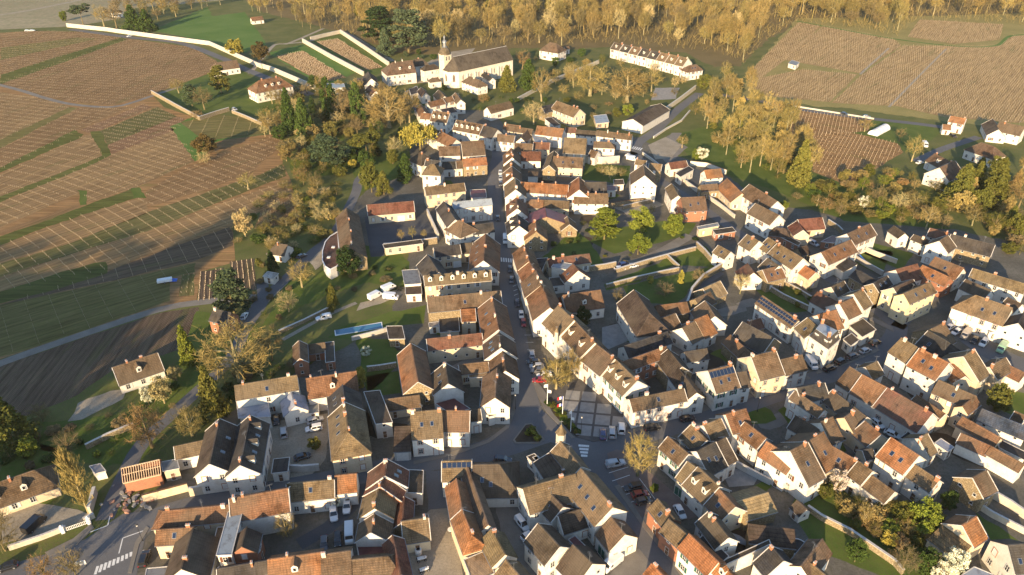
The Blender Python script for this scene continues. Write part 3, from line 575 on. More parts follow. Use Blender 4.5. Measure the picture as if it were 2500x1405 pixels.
mb = MB(); mb.box(-.42, .42, -.25, .25, -1.5, .85, 0); mb.box(-.47, .47, -.3, .3, .85, .95, 1)
for k in (-.2, .2): mb.tube((k, 0, .95), (k, 0, 1.25), .1, .08, 6, 2)
CH = {'b': mb.mesh('chimney_stack', [M['brick'], M['verge'], M['pot']]), 'w': mb.mesh('chimney_stack_rendered', [M['wall'], M['verge'], M['pot']])}
mb = MB(); mb.box(-.42, .42, -.6, .6, -.02, .09, 0); mb.box(-.34, .34, -.52, .52, .09, .11, 1); SKY = mb.mesh('skylight', [M['gutter'], M['panel']])
mb = MB(); mb.box(-.5, .5, -.8, .8, -.02, .06, 0); mb.box(-.48, .48, -.78, .78, .06, .075, 1); SOL = mb.mesh('solar_panel', [M['gutter'], M['panel']])
FOOT = []; HOUSES = []
def solve(A, B, C, e, tan):
    c = at(C, e)
    def d(z):
        a, b = at(A, z), at(B, z); u = (b - a); u.z = 0; u.normalize(); v = c - a; v.z = 0
        return (u.x * v.y - u.y * v.x), a, b
    lo, hi = e, e + 14.0; sg = 1 if d(e)[0] > 0 else -1
    for _ in range(50):
        m = (lo + hi) / 2
        if m - e < tan * d(m)[0] * sg: lo = m
        else: hi = m
    s, a, b = d(m); return s, a, b, m
def parse(line):
    f = line.split('|'); key = f[0]; A, B, C = pts(f[1], key); return A, B, C, float(f[2]), f[3], f[4], f[5].split(), f[6].strip()
def footprint(h):
    A, B, C, e, rc, wc, op, lb = h; H = dict(e=e, rc=rc, wc=wc, op=op, lb=lb)
    if 'f' in op:
        a, b, c = at(A, e), at(B, e), at(C, e); H['poly'] = ccw([(p.x, p.y) for p in (a, b, c, a + c - b)]); H['foot'] = H['poly']; return H
    pit = [float(o[1:]) for o in op if o[0] == 'p' and o[1:].isdigit()]; tan = math.tan(math.radians(pit[0] if pit else (20 if 'm' in op else 40)))
    s, a, b, zr = solve(A, B, C, e, tan)
    hw = abs(s); cl = min(max(hw, 1.6), 9.0)
    if cl != hw: print('WIDTH', round(hw, 1), lb)
    if cl != hw: hw = cl; zr = e + hw * tan; a, b = at(A, zr), at(B, zr)
    if s < 0: a, b = b, a           # visible eave always lies on local +y... side
    sw = s < 0
    u = b - a; u.z = 0; L = u.length; u.normalize(); n = Vector((-u.y, u.x, 0))
    if L < .6: L = .6
    hp = [o for o in op if o[0] == 'h']; hA = bool(hp) and 'A' in hp[0]; hB = bool(hp) and 'B' in hp[0]
    if sw: hA, hB = hB, hA
    run = hw * .85; x0 = -L / 2 - (run if hA else 0); x1 = L / 2 + (run if hB else 0)
    c = (a + b) / 2; ang = math.atan2(u.y, u.x)
    H.update(c=Vector((c.x, c.y, 0)), ang=ang, x0=x0, x1=x1, r0=-L / 2, r1=L / 2, hw=hw, zr=zr, hA=hA, hB=hB, tan=tan, sw=sw, u=u, n=n)
    y0 = 0 if 'm' in op else -hw
    H['foot'] = [tuple((c + u * x + n * y).xy) for x, y in ((x0, y0), (x1, y0), (x1, hw), (x0, hw))]; H['y0'] = y0
    return H
def solid_roof(V, F, t=.16):
    """closed slab from top faces"""
    n = len(V); v = list(V) + [(x, y, z - t) for x, y, z in V]; f = list(F) + [tuple(n + i for i in reversed(a)) for a in F]
    ed = {}
    for a in F:
        for i in range(len(a)): ed[(a[i], a[(i + 1) % len(a)])] = 1
    for (i, j) in ed:
        if (j, i) not in ed: f.append((j, i, n + i, n + j))
    return v, f
def bar(mb, a, b, w_, h_, mi=0):
    a = Vector(a); b = Vector(b); d = (b - a).normalized(); s = d.cross(Vector((0, 0, 1))); s.normalize(); up = s.cross(d)
    v = [p + s * (w_ / 2 * i) + up * (h_ / 2 * j) for p in (a, b) for i, j in ((-1, -1), (1, -1), (1, 1), (-1, 1))]
    mb.add(v, [(0, 1, 2, 3), (7, 6, 5, 4)] + [(k, 4 + k, 4 + (k + 1) % 4, (k + 1) % 4) for k in range(4)], mi)
def blocked(p, me):
    for h in HOUSES:
        if h is not me and abs(h['ctr'][0] - p[0]) + abs(h['ctr'][1] - p[1]) < 40 and inside(p, h['foot']): return True
    return False
def put_windows(rt, H, wallrun, r, floors, z_top, op, key):
    """wallrun: (a, b, normal) in world; windows on the camera side of a wall that stands free"""
    a, b, n = wallrun; mid = (a + b) / 2; cv = Vector((0, 0, CAM_H)) - mid
    if cv.normalized().dot(n) < .16: return
    L = (b - a).length
    if L < 2.4: return
    u = (b - a) / L; cnt = max(1, int(L / (3.0 if floors > 1 else 3.4))); gar = [o for o in op if o in ('G', 'gd', 'gg')]
    style = 'r' if 'q' in op else 'w'
    door_at = r.randrange(cnt)
    fh = z_top / floors if floors else z_top
    for k in range(cnt):
        p = a + u * (L * (k + .5) / cnt)
        if blocked(((p + n * 1.2).x, (p + n * 1.2).y), H): continue
        for fl in range(floors):
            if r.random() < .12 and cnt > 2: continue
            z = fl * fh + min(.95, fh * .34); kind = style; sh = None
            if fl == 0 and k == door_at and key == 'eave': kind, z = ('g' if 'gd' in op else 'G' if 'G' in op else 'e' if 'gg' in op else ('D' if 'q' in op else 'd')), .05
            elif fh < 2.7 or ('nw' in op): kind = 's'; z = fl * fh + 1.3
            else:
                if 'gs' in op: sh = 'g'
                elif 'q' not in op and r.random() < .4: sh = r.choice('wwb')
                elif r.random() < .3: kind = 'k'
            if kind == 'G' and fh < 3: sc = (fh - .2) / 2.9
            else: sc = 1.0
            lp = p + n * .012 - H['org']; ang = math.atan2(n.y, n.x) + math.pi / 2 - H['rz']
            c, s = math.cos(-H['rz']), math.sin(-H['rz'])
            wo = obj({'d': 'door', 'D': 'door', 'g': 'garage_door', 'G': 'barn_door', 'e': 'garage_door'}.get(kind, 'window'), WM[kind], rt, (lp.x * c - lp.y * s, lp.x * s + lp.y * c, z), (0, 0, ang), (sc * 1.12, 1, sc * 1.08))
            if sh and kind in 'wr':
                for q_ in (-1, 1): obj('shutter', SH[sh], wo, (q_ * .76, -.02, 0))
def build(H):
    op, e = H['op'], H['e']; r = random.Random(H['lb']); wk, wcol = WC[H['wc']]; jit = r.uniform(.9, 1.08); wcol = tuple(min(.8, x * jit) for x in wcol)
    j2 = r.uniform(.86, 1.14); rcol = tuple(.88 * x * j2 * r.uniform(.96, 1.04) for x in RC[H['rc']])
    name = next((o[2:] for o in op if o[:2] == 'n='), 'house'); rmat = M['metal'] if H['rc'] in 'ZMG' else M['roof']
    cat = {'house': 'house', 'barn': 'barn', 'shed': 'shed'}.get(name, name.replace('_', ' '))
    if 'f' in op:
        P = H['poly']; cx = sum(p[0] for p in P) / len(P); cy = sum(p[1] for p in P) / len(P); lo = [(p[0] - cx, p[1] - cy) for p in P]
        H['org'] = Vector((cx, cy, 0)); H['rz'] = 0.0; rt = empty(name, (cx, cy, 0)); tag(rt, H['lb'], cat, 'buildings of the village')
        mb = MB(); mb.prism(lo, 0, e - .1); obj('wall', mb.mesh('wall', M[wk]), rt, color=wcol)
        def grow(k): return [(p[0] + math.copysign(min(k, abs(p[0]) * .1), p[0]), p[1] + math.copysign(min(k, abs(p[1]) * .1), p[1])) for p in lo]
        mb = MB(); mb.prism(grow(.2), e - .1, e + .06); ro = obj('roof', mb.mesh('roof', rmat), rt, color=rcol)
        mb = MB(); g = grow(.24)
        for i in range(len(g)): bar(mb, (*g[i], e + .06), (*g[(i + 1) % len(g)], e + .06), .16, .18)
        obj('roof_edge', mb.mesh('roof_edge', M['verge']), ro)
        for i in range(len(P)):
            a, b = Vector((*P[i], 0)), Vector((*P[(i + 1) % len(P)], 0)); d = (b - a).normalized()
            put_windows(rt, H, (a, b, Vector((d.y, -d.x, 0))), r, 1 if e < 5 else 2, e, op, 'eave' if i == 0 else 'x')
        return rt
    H['org'] = H['c']; H['rz'] = H['ang']; rt = empty(name, tuple(H['c']), H['ang']); tag(rt, H['lb'], cat, 'buildings of the village')
    x0, x1, hw, zr, r0, r1, tan, y0 = (H[k] for k in ('x0', 'x1', 'hw', 'zr', 'r0', 'r1', 'tan', 'y0')); hA, hB = H['hA'], H['hB']; mono = 'm' in op
    zt = e - .06; za = zr - .2
    if mono:
        v = [(x0, 0, 0), (x1, 0, 0), (x1, hw, 0), (x0, hw, 0), (x0, 0, za), (x1, 0, za), (x1, hw, zt), (x0, hw, zt)]
        f = [(3, 2, 1, 0), (4, 5, 6, 7), (0, 1, 5, 4), (1, 2, 6, 5), (2, 3, 7, 6), (3, 0, 4, 7)]
    else:
        v = [(x0, -hw, 0), (x1, -hw, 0), (x1, hw, 0), (x0, hw, 0), (x0, -hw, zt), (x1, -hw, zt), (x1, hw, zt), (x0, hw, zt)]
        f = [(3, 2, 1, 0), (0, 1, 5, 4), (2, 3, 7, 6)]
        if hB: f.append((1, 2, 6, 5))
        else: v.append((x1, 0, za)); f.append((1, 2, 6, len(v) - 1, 5))
        if hA: f.append((3, 0, 4, 7))
        else: v.append((x0, 0, za)); f.append((3, 0, 4, len(v) - 1, 7))
    obj('wall', mesh('wall', v, f, M[wk]), rt, color=wcol)
    o = .28; d = o * tan; g0 = x0 - (o if hA else .16); g1 = x1 + (o if hB else .16); q0 = r0 if hA else g0; q1 = r1 if hB else g1
    if mono: V = [(g0, hw + o, e - d), (g1, hw + o, e - d), (g1, -.15, zr + .15 * tan), (g0, -.15, zr + .15 * tan)]; F = [(1, 0, 3, 2)]
    else:
        V = [(g0, -hw - o, e - d), (g1, -hw - o, e - d), (g1, hw + o, e - d), (g0, hw + o, e - d), (q0, 0, zr), (q1, 0, zr)]
        F = [(0, 1, 5, 4), (2, 3, 4, 5)] + ([(3, 0, 4)] if hA else []) + ([(1, 2, 5)] if hB else [])
    if 'raft' in op:                                             # roof timbers without tiles
        ro = obj('roof_frame', (lambda m_: (bar(m_, (g0, 0, zr), (g1, 0, zr), .22, .22), bar(m_, (g0, hw + o, e - d), (g1, hw + o, e - d), .25, .25), bar(m_, (g0, hw * .5, e + hw * .5 * tan), (g1, hw * .5, e + hw * .5 * tan), .16, .16), m_.mesh('roof_frame', M['pale_wood']))[-1])(MB()), rt)
        n = 16
        for k in range(n + 1):
            m_ = MB(); x = g0 + (g1 - g0) * k / n; bar(m_, (x, 0, zr + .1), (x, hw + o, e - d + .1), .13, .16); obj('rafter', m_.mesh('rafter', M['pale_wood']), rt)
    else:
        v, f = solid_roof(V, F); ro = obj('roof', mesh('roof', v, f, rmat), rt, color=rcol)
        if not mono:
            mb = MB(); bar(mb, (q0, 0, zr + .04), (q1, 0, zr + .04), .3, .14)
            for flag, xr, xe in ((hA, r0, g0), (hB, r1, g1)):
                if flag:
                    for sy in (-1, 1): bar(mb, (xr, 0, zr + .03), (xe, sy * (hw + o), e - d + .04), .24, .12)
            obj('ridge_tiles', mb.mesh('ridge_tiles', M['roof']), ro, color=tuple(min(.6, x * 1.25 + .02) for x in rcol))
        if r.random() < .52 and H['rc'] not in 'ZM':
            for flag, xg in ((hA, g0), (hB, g1)):
                if flag: continue
                mb = MB()
                for sy in ((1,) if mono else (-1, 1)): bar(mb, (xg, sy * (hw + o), e - d + .02), (xg, 0, zr + .02), .15, .17)
                obj('verge', mb.mesh('verge', M['verge']), ro)
        mb = MB(); bar(mb, (g0, hw + o + .05, e - d - .08), (g1, hw + o + .05, e - d - .08), .13, .13); obj('gutter', mb.mesh('gutter', M['gutter']), rt)
    L = r1 - r0
    # chimneys
    cs = [o_ for o_ in op if o_[0] == 'c' and (len(o_) > 1)]
    if cs: fr = [float(x) for x in cs[0][1:].split(',') if x]
    elif e >= 4.5 and 'n=house' not in op and name == 'house' and not mono and H['rc'] not in 'ZMG': fr = r.choice(([.06], [.94], [.06, .94], [.5], [.1], [.95]))
    else: fr = []
    for t in fr:
        if t < 0: continue
        t = 1 - t if H['sw'] else t; white = r.random() < .25; s_ = r.uniform(.8, 1.15)
        obj('chimney', CH['w' if white else 'b'], rt, (r0 + L * (.04 + .92 * t), r.choice((-.25, .25)), zr - .1), (0, 0, r.choice((0, math.pi / 2))), (s_, s_, r.uniform(.8, 1.2)), (.62, .55, .45) if white else BRICK)
    pit = math.atan(tan)
    def on_slope(t, g): y = hw * g; return (r0 + L * (1 - t if H['sw'] else t), y, e + (hw - y) * tan)
    for o_ in op:
        if o_[0] == 's' and o_[1:].isdigit():
            k = int(o_[1:])
            for i in range(k):
                x, y, z = on_slope((i + 1) / (k + 1), .55 + r.uniform(-.08, .08)); obj('skylight', SKY, rt, (x, y, z), (-pit, 0, 0))
        if o_[0] == 'd' and o_[1:].isdigit():
            k = int(o_[1:]); wd = 1.25; hh = 1.5
            for i in range(k):
                x, y, z = on_slope((i + .5) / k, .68); bk = min(y, (hh + .5) / tan)
                dm = MB(); dm.add([(x - wd / 2, y, z - .3), (x + wd / 2, y, z - .3), (x + wd / 2, y, z + hh), (x, y, z + hh + .5), (x - wd / 2, y, z + hh), (x - wd / 2, y - bk, z + hh), (x + wd / 2, y - bk, z + hh), (x, y - bk, z + hh + .5), (x - wd / 2, y - bk, z - .3), (x + wd / 2, y - bk, z - .3)],
                    [(4, 3, 2, 1, 0), (0, 8, 5, 4), (1, 2, 6, 9)])
                do = obj('dormer', dm.mesh('dormer', M['wall']), rt, color=WC['w'][1])
                V2 = [(x - wd / 2 - .15, y + .15, z + hh - .08), (x, y + .15, z + hh + .55), (x + wd / 2 + .15, y + .15, z + hh - .08), (x - wd / 2 - .15, y - bk, z + hh - .08), (x, y - bk, z + hh + .55), (x + wd / 2 + .15, y - bk, z + hh - .08)]
                v, f = solid_roof(V2, [(0, 1, 4, 3), (1, 2, 5, 4)], -.08); obj('dormer_roof', mesh('dormer_roof', v, f, M['roof']), do, color=rcol)
                obj('dormer_window', WM['s'], do, (x, y + .01, z + .2), (0, 0, math.pi), (1, 1, 1.3))
        if o_ == 'sol' or o_ == 'solh':
            n = int(L / 1.05); half = o_ == 'solh'
            for i in range(n):
                for g in ((.22,) if half else (.3, .68)):
                    x, y, z = on_slope((i + .5) / n, g); obj('solar_panel', SOL, rt, (x, y, z + .03), (-pit, 0, 0), (1, min(1.1, hw / 4.4), 1))
    # windows and doors
    if 'none' not in op:
        u, n, c = H['u'], H['n'], H['c']; fl = 1 if e < 4.7 else 2 if e < 7.6 else 3
        P = lambda x, y: c + u * x + n * y
        put_windows(rt, H, (P(x0, hw), P(x1, hw), n), r, fl, e, op, 'eave'); put_windows(rt, H, (P(x0, y0), P(x1, y0), -n), r, fl, e, op, 'eave')
        if 'raft' not in op:
            put_windows(rt, H, (P(x1, y0), P(x1, hw), u), r, fl, e, op, 'gable'); put_windows(rt, H, (P(x0, y0), P(x0, hw), -u), r, fl, e, op, 'gable')
    H['root'] = rt; return rt
